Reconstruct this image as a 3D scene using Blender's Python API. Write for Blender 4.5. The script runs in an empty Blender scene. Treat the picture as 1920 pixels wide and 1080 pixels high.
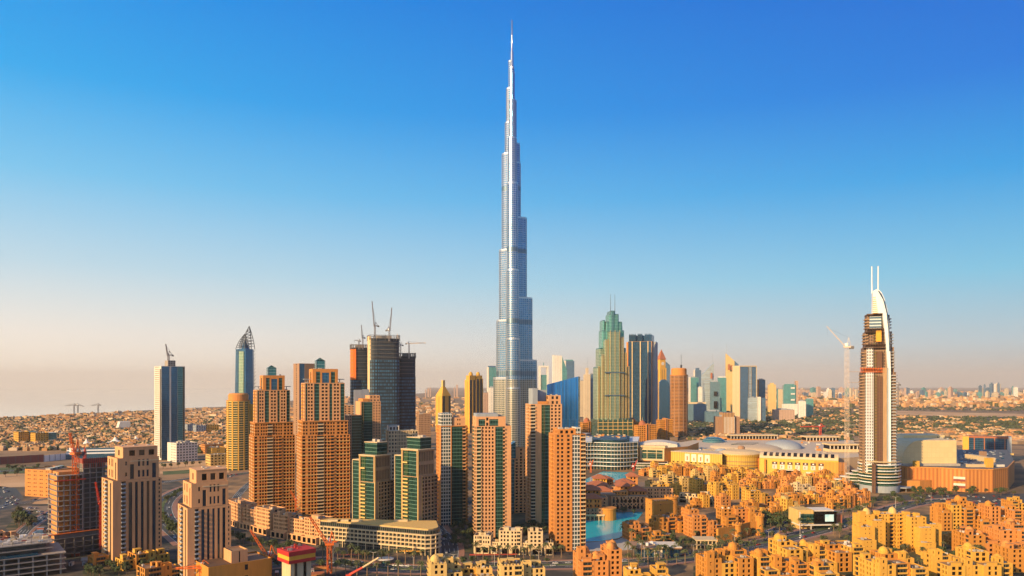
import bpy, math, random
from math import radians, sin, cos, pi, atan2, sqrt, hypot
from mathutils import Vector, Matrix
C = bpy.context.scene.collection
SC = bpy.context.scene
RN = random.Random(11)
# ------------------------------------------------------------------ camera, sky, sun, exposure
F, CX, HY, CH = 1400.0, 960.0, 722.0, 145.0          # focal length in photo pixels, principal column, horizon row, eye height (m)
cam = bpy.data.cameras.new('camera'); camo = bpy.data.objects.new('camera', cam); C.objects.link(camo)
camo.location = (0, 0, CH); camo.rotation_euler = (radians(90), 0, 0)
cam.sensor_width = 36; cam.lens = 36 * F / 1920; cam.shift_y = (HY - 540) / 1920
cam.clip_start = 1; cam.clip_end = 200000
SC.camera = camo
SUN_EL, SUN_DIR = radians(20), (-0.735, -0.678)        # towards the sun, seen from above
W = bpy.data.worlds.new('World'); SC.world = W; W.use_nodes = True
nt = W.node_tree; nt.nodes.clear()
def wn(t, **k):
    n = nt.nodes.new(t)
    for a, b in k.items(): setattr(n, a, b)
    return n
sky = wn('ShaderNodeTexSky', sky_type='NISHITA'); sky.sun_disc = False
sky.sun_elevation = SUN_EL; sky.sun_rotation = atan2(SUN_DIR[0], SUN_DIR[1]); sky.dust_density = 2.0; sky.air_density = 1.2; sky.ozone_density = 3.0
tc = wn('ShaderNodeTexCoord'); sep = wn('ShaderNodeSeparateXYZ'); nt.links.new(tc.outputs['Generated'], sep.inputs[0])
def ramp(stops):
    r = wn('ShaderNodeValToRGB'); e = r.color_ramp.elements
    while len(e) < len(stops): e.new(0.5)
    for q, (p, c) in zip(e, stops): q.position = p; q.color = (*c, 1)
    return r
# clear-sky colour by height above the horizon, on the sun's side and away from it
rl = ramp([(0.0, (1.0, .86, .68)), (.06, (.86, .80, .72)), (.14, (.48, .66, .76)), (.24, (.17, .52, .80)), (.34, (.02, .37, .79)), (.46, (.0, .26, .74)), (.62, (.06, .20, .46)), (1.0, (.14, .22, .36))])
rr = ramp([(0.0, (.54, .45, .37)), (.05, (.42, .54, .60)), (.13, (.17, .51, .72)), (.24, (.015, .32, .72)), (.34, (.0, .175, .66)), (.46, (.0, .115, .58)), (.62, (.03, .12, .40)), (1.0, (.12, .20, .34))])
for r in (rl, rr): nt.links.new(sep.outputs['Z'], r.inputs[0])
side = wn('ShaderNodeMapRange'); side.inputs[1].default_value = -.55; side.inputs[2].default_value = .55
nt.links.new(sep.outputs['X'], side.inputs[0])
mx = wn('ShaderNodeMix', data_type='RGBA'); nt.links.new(side.outputs[0], mx.inputs[0]); nt.links.new(rl.outputs[0], mx.inputs[6]); nt.links.new(rr.outputs[0], mx.inputs[7])
sc_ = wn('ShaderNodeVectorMath', operation='SCALE'); sc_.inputs[3].default_value = 7.0; nt.links.new(mx.outputs[2], sc_.inputs[0])
# the bright aureole round the sun (behind the viewer's left shoulder)
dt = wn('ShaderNodeVectorMath', operation='DOT_PRODUCT'); nt.links.new(tc.outputs['Generated'], dt.inputs[0]); dt.inputs[1].default_value = (SUN_DIR[0] * cos(SUN_EL), SUN_DIR[1] * cos(SUN_EL), sin(SUN_EL))
mxx = wn('ShaderNodeMath', operation='MAXIMUM'); nt.links.new(dt.outputs['Value'], mxx.inputs[0]); mxx.inputs[1].default_value = 0
pw_ = wn('ShaderNodeMath', operation='POWER'); nt.links.new(mxx.outputs[0], pw_.inputs[0]); pw_.inputs[1].default_value = 7
gl = wn('ShaderNodeVectorMath', operation='SCALE'); gl.inputs[0].default_value = (9.5, 8, 6); nt.links.new(pw_.outputs[0], gl.inputs[3])
ad = wn('ShaderNodeVectorMath', operation='ADD'); nt.links.new(sc_.outputs[0], ad.inputs[0]); nt.links.new(gl.outputs[0], ad.inputs[1]); sc_ = ad
m2 = wn('ShaderNodeMix', data_type='RGBA'); m2.inputs[0].default_value = .97; nt.links.new(sky.outputs[0], m2.inputs[6]); nt.links.new(sc_.outputs[0], m2.inputs[7])
bg = wn('ShaderNodeBackground'); bg.inputs[1].default_value = .11; nt.links.new(m2.outputs[2], bg.inputs[0])
wo = wn('ShaderNodeOutputWorld'); nt.links.new(bg.outputs[0], wo.inputs[0])
sl = bpy.data.lights.new('sun', 'SUN'); sl.energy = 5.0; sl.angle = radians(.5); sl.color = (1, .68, .33)
so = bpy.data.objects.new('sun', sl); C.objects.link(so)
so.rotation_euler = Vector((SUN_DIR[0] * cos(SUN_EL), SUN_DIR[1] * cos(SUN_EL), sin(SUN_EL))).to_track_quat('Z', 'Y').to_euler()
so.location = (-300, -200, 1200)
SC.view_settings.view_transform = 'Standard'; SC.view_settings.look = 'None'; SC.view_settings.exposure = 0.54; SC.view_settings.gamma = 1
cy = SC.cycles; cy.use_denoising = True; cy.max_bounces = 5; cy.diffuse_bounces = 2; cy.glossy_bounces = 3; cy.volume_bounces = 0; cy.caustics_reflective = False; cy.caustics_refractive = False
cy.sample_clamp_indirect = 4

# ------------------------------------------------------------------ where a photo point stands
def gd(py): return CH * F / (py - HY)
def wx(px, d): return (px - CX) * d / F
def wz(py, d): return CH + (HY - py) * d / F
def gp(px, py, z=0.0):
    d = gd(py); return (wx(px, d), d, z)

# ------------------------------------------------------------------ materials
MATS = {}
def newmat(name):
    m = bpy.data.materials.new(name); m.use_nodes = True
    n = m.node_tree.nodes; n.clear()
    o = n.new('ShaderNodeOutputMaterial'); b = n.new('ShaderNodeBsdfPrincipled')
    m.node_tree.links.new(b.outputs[0], o.inputs[0]); MATS[name] = m
    return m, n, m.node_tree.links, b
def mathn(n, l, op, a, b=None, c=None):
    q = n.new('ShaderNodeMath'); q.operation = op
    for i, v in enumerate((a, b, c)):
        if v is None: continue
        if isinstance(v, (int, float)): q.inputs[i].default_value = v
        else: l.new(v, q.inputs[i])
    return q.outputs[0]
def mixc(n, l, f, a, b):
    q = n.new('ShaderNodeMix'); q.data_type = 'RGBA'
    for i, v in ((0, f), (6, a), (7, b)):
        if isinstance(v, (int, float)): q.inputs[i].default_value = v
        elif isinstance(v, tuple): q.inputs[i].default_value = (*v, 1)
        else: l.new(v, q.inputs[i])
    return q.outputs[2]
def sc3(c, k): return tuple(min(1, x * k) for x in c)
def plain(name, rgb, rough=.85, metal=0.0, var=.18, scale=.12, streak=True):
    """painted or stone surface: broad mottling, fine grain and faint run-off streaks"""
    m, n, l, b = newmat(name)
    t = n.new('ShaderNodeTexCoord'); mp = n.new('ShaderNodeMapping'); l.new(t.outputs['Object'], mp.inputs[0])
    mp.inputs['Scale'].default_value = (scale * 4, scale * 4, scale * .7) if streak else (scale,) * 3
    no = n.new('ShaderNodeTexNoise'); no.inputs['Scale'].default_value = 1; no.inputs['Detail'].default_value = 5; l.new(mp.outputs[0], no.inputs[0])
    oi = n.new('ShaderNodeObjectInfo')
    f = mathn(n, l, 'ADD', mathn(n, l, 'MULTIPLY', no.outputs[0], 1.3), mathn(n, l, 'MULTIPLY', oi.outputs['Random'], .25))
    c = mixc(n, l, mathn(n, l, 'SUBTRACT', f, .25), sc3(rgb, 1 - var), sc3(rgb, 1 + var))
    l.new(c, b.inputs['Base Color']); b.inputs['Roughness'].default_value = rough; b.inputs['Metallic'].default_value = metal
    return m
def gridmat(name, wall, glass, pu=3.0, pz=3.5, fu=.6, fz=.6, metal=.35, rough=.25, rand=.5, roundr=0.0, wrough=.7, wmetal=0.0, blue=None):
    """curtain wall / punched facade: cells pu x pz metres, glass fills fu x fz of each, every pane its own tone"""
    m, n, l, b = newmat(name)
    t = n.new('ShaderNodeTexCoord')
    so_ = n.new('ShaderNodeSeparateXYZ'); l.new(t.outputs['Object'], so_.inputs[0])
    x, y, z = so_.outputs
    if roundr:
        u = mathn(n, l, 'MULTIPLY', mathn(n, l, 'ARCTAN2', y, x), roundr)
    else:
        sn = n.new('ShaderNodeSeparateXYZ'); l.new(t.outputs['Normal'], sn.inputs[0])
        u = mathn(n, l, 'SUBTRACT', mathn(n, l, 'MULTIPLY', y, sn.outputs[0]), mathn(n, l, 'MULTIPLY', x, sn.outputs[1]))
    us = mathn(n, l, 'DIVIDE', mathn(n, l, 'ADD', u, 500.03), pu); zs = mathn(n, l, 'DIVIDE', z, pz)
    gu = mathn(n, l, 'LESS_THAN', mathn(n, l, 'FRACT', us), fu); gz = mathn(n, l, 'LESS_THAN', mathn(n, l, 'FRACT', zs), fz)
    g = mathn(n, l, 'MULTIPLY', gu, gz)
    cv = n.new('ShaderNodeCombineXYZ'); l.new(mathn(n, l, 'FLOOR', us), cv.inputs[0]); l.new(mathn(n, l, 'FLOOR', zs), cv.inputs[1])
    wnz = n.new('ShaderNodeTexWhiteNoise'); wnz.noise_dimensions = '2D'; l.new(cv.outputs[0], wnz.inputs[0])
    no = n.new('ShaderNodeTexNoise'); no.inputs['Scale'].default_value = .03; no.inputs['Detail'].default_value = 3; l.new(t.outputs['Object'], no.inputs[0])
    r = mathn(n, l, 'ADD', mathn(n, l, 'MULTIPLY', wnz.outputs[0], .6), mathn(n, l, 'MULTIPLY', no.outputs[0], .5))
    gc = mixc(n, l, r, sc3(glass, 1 - rand), sc3(blue or glass, 1 + rand))
    wc = mixc(n, l, no.outputs[0], sc3(wall, .85), sc3(wall, 1.12))
    l.new(mixc(n, l, g, wc, gc), b.inputs['Base Color'])
    l.new(mathn(n, l, 'ADD', wmetal, mathn(n, l, 'MULTIPLY', g, metal - wmetal)), b.inputs['Metallic'])
    rg = mathn(n, l, 'ADD', rough * .7, mathn(n, l, 'MULTIPLY', r, rough * .6))
    l.new(mathn(n, l, 'ADD', wrough, mathn(n, l, 'MULTIPLY', g, mathn(n, l, 'SUBTRACT', rg, wrough))), b.inputs['Roughness'])
    return m
def panemat(name, rgb, rough=.12, metal=.3, rand=.6, lit=None):
    """window glass; each pane differs (blinds, curtains, dark rooms)"""
    m, n, l, b = newmat(name)
    g = n.new('ShaderNodeNewGeometry'); oi = n.new('ShaderNodeObjectInfo')
    r = mathn(n, l, 'FRACT', mathn(n, l, 'ADD', g.outputs['Random Per Island'], oi.outputs['Random']))
    c = mixc(n, l, r, sc3(rgb, 1 - rand), sc3(rgb, 1 + rand))
    c = mixc(n, l, mathn(n, l, 'GREATER_THAN', r, .9), c, lit or (.22, .17, .11))
    l.new(c, b.inputs['Base Color']); b.inputs['Roughness'].default_value = rough; b.inputs['Metallic'].default_value = metal
    return m
def islandmat(name, cols, rough=.9, scale=.05):
    """many separate small bodies in one mesh, each with its own colour"""
    m, n, l, b = newmat(name)
    g = n.new('ShaderNodeNewGeometry'); oi = n.new('ShaderNodeObjectInfo')
    r = mathn(n, l, 'FRACT', mathn(n, l, 'ADD', g.outputs['Random Per Island'], oi.outputs['Random']))
    rp = n.new('ShaderNodeValToRGB'); rp.color_ramp.interpolation = 'CONSTANT'; e = rp.color_ramp.elements
    while len(e) < len(cols): e.new(.5)
    for i, c in enumerate(cols): e[i].position = i / len(cols); e[i].color = (*c, 1)
    l.new(r, rp.inputs[0])
    t = n.new('ShaderNodeTexCoord'); no = n.new('ShaderNodeTexNoise'); no.inputs['Scale'].default_value = scale * 6; no.inputs['Detail'].default_value = 4; l.new(t.outputs['Object'], no.inputs[0])
    c = mixc(n, l, no.outputs[0], rp.outputs[0], (.12, .09, .06)); q = n.nodes if hasattr(n, 'nodes') else None
    mm = n.new('ShaderNodeMix'); mm.data_type = 'RGBA'; mm.inputs[0].default_value = .3; l.new(rp.outputs[0], mm.inputs[6]); l.new(c, mm.inputs[7])
    l.new(mm.outputs[2], b.inputs['Base Color']); b.inputs['Roughness'].default_value = rough
    return m

# ------------------------------------------------------------------ mesh collecting
class MB:
    def __init__(s): s.v = []; s.f = []; s.m = []
    def face(s, pts, mi=0):
        k = len(s.v); s.v += pts; s.f.append(tuple(range(k, k + len(pts)))); s.m.append(mi)
    def box(s, x0, x1, y0, y1, z0, z1, mi=0, top=None, bottom=False):
        k = len(s.v)
        s.v += [(x0, y0, z0), (x1, y0, z0), (x1, y1, z0), (x0, y1, z0), (x0, y0, z1), (x1, y0, z1), (x1, y1, z1), (x0, y1, z1)]
        s.f += [(k, k+1, k+5, k+4), (k+1, k+2, k+6, k+5), (k+2, k+3, k+7, k+6), (k+3, k, k+4, k+7), (k+4, k+5, k+6, k+7)]
        s.m += [mi] * 4 + [mi if top is None else top]
        if bottom: s.f.append((k+3, k+2, k+1, k)); s.m.append(mi)
    def obox(s, c, ang, w, d, z0, z1, mi=0):
        ca, sa = cos(ang), sin(ang)
        s.prism([(c[0] + ca*a - sa*b, c[1] + sa*a + ca*b) for a, b in ((-w/2, -d/2), (w/2, -d/2), (w/2, d/2), (-w/2, d/2))], z0, z1, mi)
    def prism(s, pts, z0, z1, mi=0, cap=None, top=None, bottom=False):
        """pts counter-clockwise; top: optional other outline (same count); z1 may be a list"""
        n = len(pts); k = len(s.v); t = top or pts; zz = z1 if isinstance(z1, (list, tuple)) else [z1] * n
        s.v += [(p[0], p[1], z0) for p in pts] + [(p[0], p[1], q) for p, q in zip(t, zz)]
        for i in range(n):
            j = (i + 1) % n; s.f.append((k+i, k+j, k+n+j, k+n+i)); s.m.append(mi)
        s.f.append(tuple(range(k+n, k+2*n))); s.m.append(mi if cap is None else cap)
        if bottom: s.f.append(tuple(range(k+n-1, k-1, -1))); s.m.append(mi)
    def plate(s, prof, y0, y1, mi=0, side=None):
        """outline in x,z (counter-clockwise seen from the front) extruded from y0 (front) to y1"""
        n = len(prof); k = len(s.v)
        s.v += [(p[0], y0, p[1]) for p in prof] + [(p[0], y1, p[1]) for p in prof]
        s.f.append(tuple(range(k, k+n))); s.m.append(mi)
        s.f.append(tuple(range(k+2*n-1, k+n-1, -1))); s.m.append(mi)
        for i in range(n):
            j = (i + 1) % n; s.f.append((k+j, k+i, k+n+i, k+n+j)); s.m.append(mi if side is None else side)
    def tube(s, p, q, r, n=4, r2=None, mi=0):
        p, q = Vector(p), Vector(q); d = (q - p)
        if d.length < 1e-6: return
        d.normalize(); a = d.orthogonal().normalized(); b = d.cross(a); k = len(s.v); r2 = r if r2 is None else r2
        for c, rr in ((p, r), (q, r2)):
            for i in range(n):
                t = 2*pi*(i + .5)/n; s.v.append(tuple(c + a*(cos(t)*rr) + b*(sin(t)*rr)))
        for i in range(n):
            j = (i+1) % n; s.f.append((k+i, k+j, k+n+j, k+n+i)); s.m.append(mi)
        s.f.append(tuple(range(k+n, k+2*n))); s.m.append(mi); s.f.append(tuple(range(k+n-1, k-1, -1))); s.m.append(mi)
    def lathe(s, prof, c=(0, 0), n=20, mi=0, a0=0.0, a1=2*pi):
        """prof: list of (r,z) from the bottom up"""
        k = len(s.v); full = abs(a1 - a0 - 2*pi) < 1e-6; cols = n if full else n + 1
        for r, z in prof:
            for i in range(cols):
                t = a0 + (a1 - a0)*i/n; s.v.append((c[0] + r*cos(t), c[1] + r*sin(t), z))
        for h in range(len(prof) - 1):
            for i in range(n):
                j = (i+1) % cols; s.f.append((k+h*cols+i, k+h*cols+j, k+(h+1)*cols+j, k+(h+1)*cols+i)); s.m.append(mi)
        if prof[-1][0] > .01: s.f.append(tuple(range(k+(len(prof)-1)*cols, k+len(prof)*cols))); s.m.append(mi)
    def build(s, name, mats, parent=None, smooth=False):
        me = bpy.data.meshes.new(name); me.from_pydata(s.v, [], s.f)
        for m in (mats if isinstance(mats, (list, tuple)) else [mats]): me.materials.append(MATS[m])
        if any(s.m): me.polygons.foreach_set('material_index', s.m)
        if smooth: me.polygons.foreach_set('use_smooth', [True] * len(s.f))
        o = bpy.data.objects.new(name, me); C.objects.link(o)
        if parent: o.parent = parent
        return o
def tag(o, label=None, cat=None, group=None, kind=None):
    for k, v in (('label', label), ('category', cat), ('group', group), ('kind', kind)):
        if v: o[k] = v
    return o
def empty(name, label, cat, loc, rot=0, group=None):
    o = bpy.data.objects.new(name, None); C.objects.link(o); o.location = loc; o.rotation_euler = (0, 0, rot); o.empty_display_size = 2
    return tag(o, label, cat, group)
KIDS = {}
def reg(parent, child): KIDS.setdefault(parent.name, []).append(child)
def copy_tree(o, loc=None, rot=None, label=None, group=None, scale=None, parent=None):
    c = o.copy(); C.objects.link(c)
    if parent: c.parent = parent
    if loc is not None: c.location = loc
    if rot is not None: c.rotation_euler = (0, 0, rot)
    if scale: c.scale = (scale,) * 3 if isinstance(scale, (int, float)) else scale
    if label: c['label'] = label
    if group: c['group'] = group
    for ch in KIDS.get(o.name, []): copy_tree(ch, parent=c)
    return c

# ------------------------------------------------------------------ a building and its parts
def pane_mesh(w, h, mat, cache={}):
    k = (round(w, 2), round(h, 2), mat)
    if k not in cache:
        me = bpy.data.meshes.new('window'); a, b = k[0]/2, k[1]/2
        me.from_pydata([(-a, 0, -b), (a, 0, -b), (a, 0, b), (-a, 0, b)], [], [(0, 1, 2, 3)]); me.materials.append(MATS[mat]); cache[k] = me
    return cache[k]
def balc_mesh(w, d, mat, rail, solid, cache={}):
    k = (round(w, 2), round(d, 2), mat, rail, solid)
    if k not in cache:
        m = MB(); a = w/2
        m.box(-a, a, -d, 0, 0, .28, 0, bottom=True)
        m.box(-a, a, -d, -d + .1, .28, 1.25, 1); m.box(-a, -a + .1, -d + .1, 0, .28, 1.25, 1); m.box(a - .1, a, -d + .1, 0, .28, 1.25, 1)
        me = bpy.data.meshes.new('balcony'); me.from_pydata(m.v, [], m.f); me.materials.append(MATS[mat]); me.materials.append(MATS[rail]); me.polygons.foreach_set('material_index', m.m); cache[k] = me
    return cache[k]
class Bld:
    def __init__(s, name, label, cat, px, py, D=30, phi=0, group=None, d=None, maxwin=100, loc=None, rot=None):
        """px: photo column of its middle; py: row of its near foot; phi: degrees it is turned to show its left side"""
        s.d = (d or gd(py)) + D/2 if loc is None else loc[1]
        x = wx(px, s.d) if loc is None else loc[0]
        s.rot = (-atan2(x, s.d) + radians(phi)) if rot is None else rot
        s.o = empty(name, label, cat, (x, s.d, 0), s.rot, group); s.x = x; s.k = s.d / F
        s.win = []; s.bal = []; s.maxwin = maxwin
    def z(s, py): return wz(py, s.d)
    def part(s, name, mb, mats, label=None, parent=None, smooth=False):
        o = mb.build(name, mats, parent or s.o, smooth)
        if label: o['label'] = label
        return o
    def face(s, mb, P, ang, Wf, z0, z1, bays, fl, glass, bmat):
        tot = sum(b[1] for b in bays); u = 0.0; nr = max(1, round((z1 - z0) / fl)); fh_ = (z1 - z0) / nr
        for b in bays:
            w = b[1] * Wf / tot; t = b[0]; o = dict(b[2]) if len(b) > 2 else {}; u1 = u + w
            if t == 'p': mb.face([P(u, z0, 0), P(u1, z0, 0), P(u1, z1, 0), P(u, z1, 0)])
            elif t in 'ws':
                nc = o.get('n', 1); fw = o.get('fw', .55); fh = o.get('fh', .55); dep = o.get('dep', .45)
                if t == 's': zs = [(z0 + o.get('lo', .02)*(z1-z0), z1 - o.get('hi', .03)*(z1-z0))]
                else: zs = [(z0 + fh_*(i + .5 - fh/2), z0 + fh_*(i + .5 + fh/2)) for i in range(nr)]
                us = [(u + w*(i + .5 - fw/2)/nc, u + w*(i + .5 + fw/2)/nc) for i in range(nc)]
                ul = [u] + [q for a in us for q in a] + [u1]; zl = [z0] + [q for a in zs for q in a] + [z1]
                k = len(mb.v); nu = len(ul)
                mb.v += [P(a, c, 0) for c in zl for a in ul]
                for j in range(len(zl) - 1):
                    for i in range(nu - 1):
                        if i % 2 and j % 2: continue
                        mb.f.append((k+j*nu+i, k+j*nu+i+1, k+(j+1)*nu+i+1, k+(j+1)*nu+i)); mb.m.append(0)
                g = o.get('g', glass)
                for a0, a1 in us:
                    for c0, c1 in zs:
                        A, B, Cc, Dd = (a0, c0), (a1, c0), (a1, c1), (a0, c1)
                        for p, q in ((A, B), (B, Cc), (Cc, Dd), (Dd, A)):
                            mb.face([P(*p, 0), P(*p, dep), P(*q, dep), P(*q, 0)])
                        s.win.append((P((a0+a1)/2, (c0+c1)/2, dep - .03), ang, a1 - a0 + .06, c1 - c0 + .06, g, 'window_strip' if t == 's' else 'window'))
            else:                                            # 'g' curtain glass, 'b' balconies on dark glass
                dep = o.get('dep', .5 if t == 'g' else 1.0); hi = z1 - o.get('top', .6)
                for (a0, c0, e0), (a1, c1, e1) in (((u, z0, 0), (u, hi, 0)), ((u1, hi, 0), (u1, z0, 0)), ((u, hi, 0), (u1, hi, 0))):
                    mb.face([P(a0, c0, 0), P(a0, c0, dep), P(a1, c1, dep), P(a1, c1, 0)][::-1])
                mb.face([P(u, hi, 0), P(u1, hi, 0), P(u1, z1, 0), P(u, z1, 0)])
                gm = MB(); gm.face([P(u - .05, z0, dep - .02), P(u1 + .05, z0, dep - .02), P(u1 + .05, hi + .05, dep - .02), P(u - .05, hi + .05, dep - .02)])
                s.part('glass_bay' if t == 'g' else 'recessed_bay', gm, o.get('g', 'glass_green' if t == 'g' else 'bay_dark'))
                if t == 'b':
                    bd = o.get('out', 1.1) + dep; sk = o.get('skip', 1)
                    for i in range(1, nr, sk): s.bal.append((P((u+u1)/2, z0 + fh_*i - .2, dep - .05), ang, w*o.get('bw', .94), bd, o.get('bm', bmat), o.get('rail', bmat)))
            u = u1
    def tier(s, x0, x1, y0, y1, z0, z1, mat, front=None, left=None, right=None, fl=3.6, glass='pane', roof='roof', par=1.0, bmat=None, name='wall', label=None, back=None):
        mb = MB(); pl = [('p', 1)]; bmat = bmat or mat
        s.face(mb, lambda u, z, e: (x0+u, y0+e, z), 0, x1-x0, z0, z1, front or pl, fl, glass, bmat)
        s.face(mb, lambda u, z, e: (x0+e, y1-u, z), -pi/2, y1-y0, z0, z1, left or pl, fl, glass, bmat)
        s.face(mb, lambda u, z, e: (x1-e, y0+u, z), pi/2, y1-y0, z0, z1, right or pl, fl, glass, bmat)
        s.face(mb, lambda u, z, e: (x1-u, y1-e, z), pi, x1-x0, z0, z1, back or pl, fl, glass, bmat)
        t = .4; zr = z1 - par
        o_ = [(x0, y0), (x1, y0), (x1, y1), (x0, y1)]; i_ = [(x0+t, y0+t), (x1-t, y0+t), (x1-t, y1-t), (x0+t, y1-t)]
        for a in range(4):
            b = (a+1) % 4
            mb.face([(*o_[a], z1), (*o_[b], z1), (*i_[b], z1), (*i_[a], z1)]); mb.face([(*i_[a], z1), (*i_[b], z1), (*i_[b], zr), (*i_[a], zr)])
        mb.face([(*p, zr) for p in i_], 1)
        return s.part(name, mb, [mat, roof], label)
    def clutter(s, x0, x1, y0, y1, z, n, mat='roof_unit', hmax=2.6, name='roof_unit', size=(1.5, 4)):
        for _ in range(n):
            w, d_ = RN.uniform(*size), RN.uniform(*size)
            if x1 - x0 < w + 1 or y1 - y0 < d_ + 1: continue
            x, y = RN.uniform(x0 + .5, x1 - w - .5), RN.uniform(y0 + .5, y1 - d_ - .5)
            m = MB(); m.box(x, x+w, y, y+d_, z + .003, z + RN.uniform(1, hmax)); s.part(name, m, mat)
    def finish(s):
        ca, sa = cos(s.rot), sin(s.rot); cw = Vector((-s.x, -s.d, CH))
        def score(p, ang, area):
            wp = Vector((ca*p[0] - sa*p[1], sa*p[0] + ca*p[1], p[2])); v = cw - wp; a = s.rot + ang
            return area * max(0, Vector((sin(a), -cos(a), 0)).dot(v.normalized())) / v.length_squared
        def put(me, p, ang, name):
            o = bpy.data.objects.new(name, me); C.objects.link(o); o.parent = s.o; o.location = p; o.rotation_euler = (0, 0, ang)
        for kind in ('window_strip', 'window'):
            L = [(score(w[0], w[1], w[2]*w[3]), w) for w in s.win if w[5] == kind]; L.sort(key=lambda q: -q[0])
            rest = {}
            for i, (sc, (p, ang, w, h, g, _)) in enumerate(L):
                if i < s.maxwin and sc > 0: put(pane_mesh(w, h, g), p, ang, kind)
                else: rest.setdefault('x', []).append((p, ang, w, h, g))
            if rest:
                L2 = rest['x']; mb = MB(); ms = sorted({q[4] for q in L2})
                for p, ang, w, h, g in L2:
                    e = (cos(ang)*w/2, sin(ang)*w/2)
                    mb.face([(p[0]-e[0], p[1]-e[1], p[2]-h/2), (p[0]+e[0], p[1]+e[1], p[2]-h/2), (p[0]+e[0], p[1]+e[1], p[2]+h/2), (p[0]-e[0], p[1]-e[1], p[2]+h/2)], ms.index(g))
                tag(s.part(kind, mb, ms), kind='stuff')
        L = [(score(b[0], b[1], 1), b) for b in s.bal]; L.sort(key=lambda q: -q[0]); mb = MB(); ms = []
        for i, (sc, (p, ang, w, d_, m1, m2)) in enumerate(L):
            me = balc_mesh(w, d_, m1, m2, 1)
            if i < 100: put(me, p, ang, 'balcony')
            else:
                for q in (m1, m2):
                    if q not in ms: ms.append(q)
                M = Matrix.Translation(p) @ Matrix.Rotation(ang, 4, 'Z'); k = len(mb.v)
                mb.v += [tuple(M @ v.co) for v in me.vertices]
                for pg in me.polygons: mb.f.append(tuple(k + q for q in pg.vertices)); mb.m.append(ms.index((m1, m2)[pg.material_index]))
        if mb.v: tag(s.part('balcony', mb, ms), kind='stuff')
        return s.o
def structure(name, mb, mat, kind='structure'):
    o = mb.build(name, mat); o['kind'] = kind; return o
# ------------------------------------------------------------------ palette
for nm, c in dict(sand_gold=(.64, .34, .05), sand_deep=(.54, .225, .035), sand_pale=(.64, .42, .14), stone_pink=(.64, .33, .15), stone_orange=(.58, .23, .055),
                  cream=(.62, .46, .26), tan=(.40, .25, .13), white_wall=(.66, .59, .50), brown_stone=(.33, .19, .11), terracotta=(.36, .12, .055), concrete=(.30, .26, .22), concrete_dark=(.14, .125, .115),
                  roof=(.27, .165, .09), roof_unit=(.42, .37, .31), roof_grey=(.36, .33, .29), roof_dark=(.09, .10, .115), asphalt=(.045, .052, .055), paving=(.30, .15, .10), kerb=(.45, .42, .37), plaza=(.22, .15, .095),
                  grey_panel=(.30, .33, .36), dark_metal=(.05, .055, .06), mall_yellow=(.66, .42, .07), mall_orange=(.58, .24, .05), vault_cream=(.70, .53, .27), hoarding=(.25, .06, .045), umber=(.10, .055, .035)).items():
    plain(nm, c)
for nm, c, r, mt in (('crane_orange', (.72, .15, .02), .5, 0), ('crane_red', (.55, .05, .02), .5, 0), ('crane_grey', (.25, .22, .22), .5, 0), ('crane_pale', (.72, .56, .42), .5, 0), ('white_paint', (.8, .79, .77), .45, 0),
                     ('steel', (.55, .56, .58), .3, .8), ('spire_steel', (.60, .66, .74), .25, .85), ('dark_steel', (.07, .08, .09), .4, .5), ('tent_white', (.8, .74, .68), .6, 0), ('line_white', (.75, .74, .7), .6, 0),
                     ('net_orange', (.62, .15, .02), .9, 0), ('formwork_yellow', (.75, .35, .03), .7, 0), ('formwork_red', (.45, .02, .015), .7, 0)):
    plain(nm, c, r, mt, var=.1)
panemat('pane', (.035, .045, .045)); panemat('pane_green', (.015, .06, .05)); panemat('pane_blue', (.03, .07, .11), metal=.5); panemat('pane_dark', (.014, .012, .011), rand=.5, lit=(.10, .075, .05))
gridmat('glass_green', (.10, .20, .16), (.008, .05, .042), 1.6, 3.6, .9, .86, .45, .12)
gridmat('glass_grid', (.62, .58, .50), (.05, .10, .12), 2.6, 3.6, .78, .72, .5, .12)
gridmat('glass_blue', (.04, .10, .16), (.03, .13, .24), 1.5, 3.7, .9, .86, .6, .12)
gridmat('glass_teal', (.16, .26, .28), (.03, .17, .19), 1.6, 3.8, .88, .84, .55, .15)
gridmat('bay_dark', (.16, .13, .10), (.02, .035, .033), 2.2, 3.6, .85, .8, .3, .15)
gridmat('bay_green', (.10, .12, .06), (.02, .075, .04), 2.2, 3.6, .85, .8, .3, .15)

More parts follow.
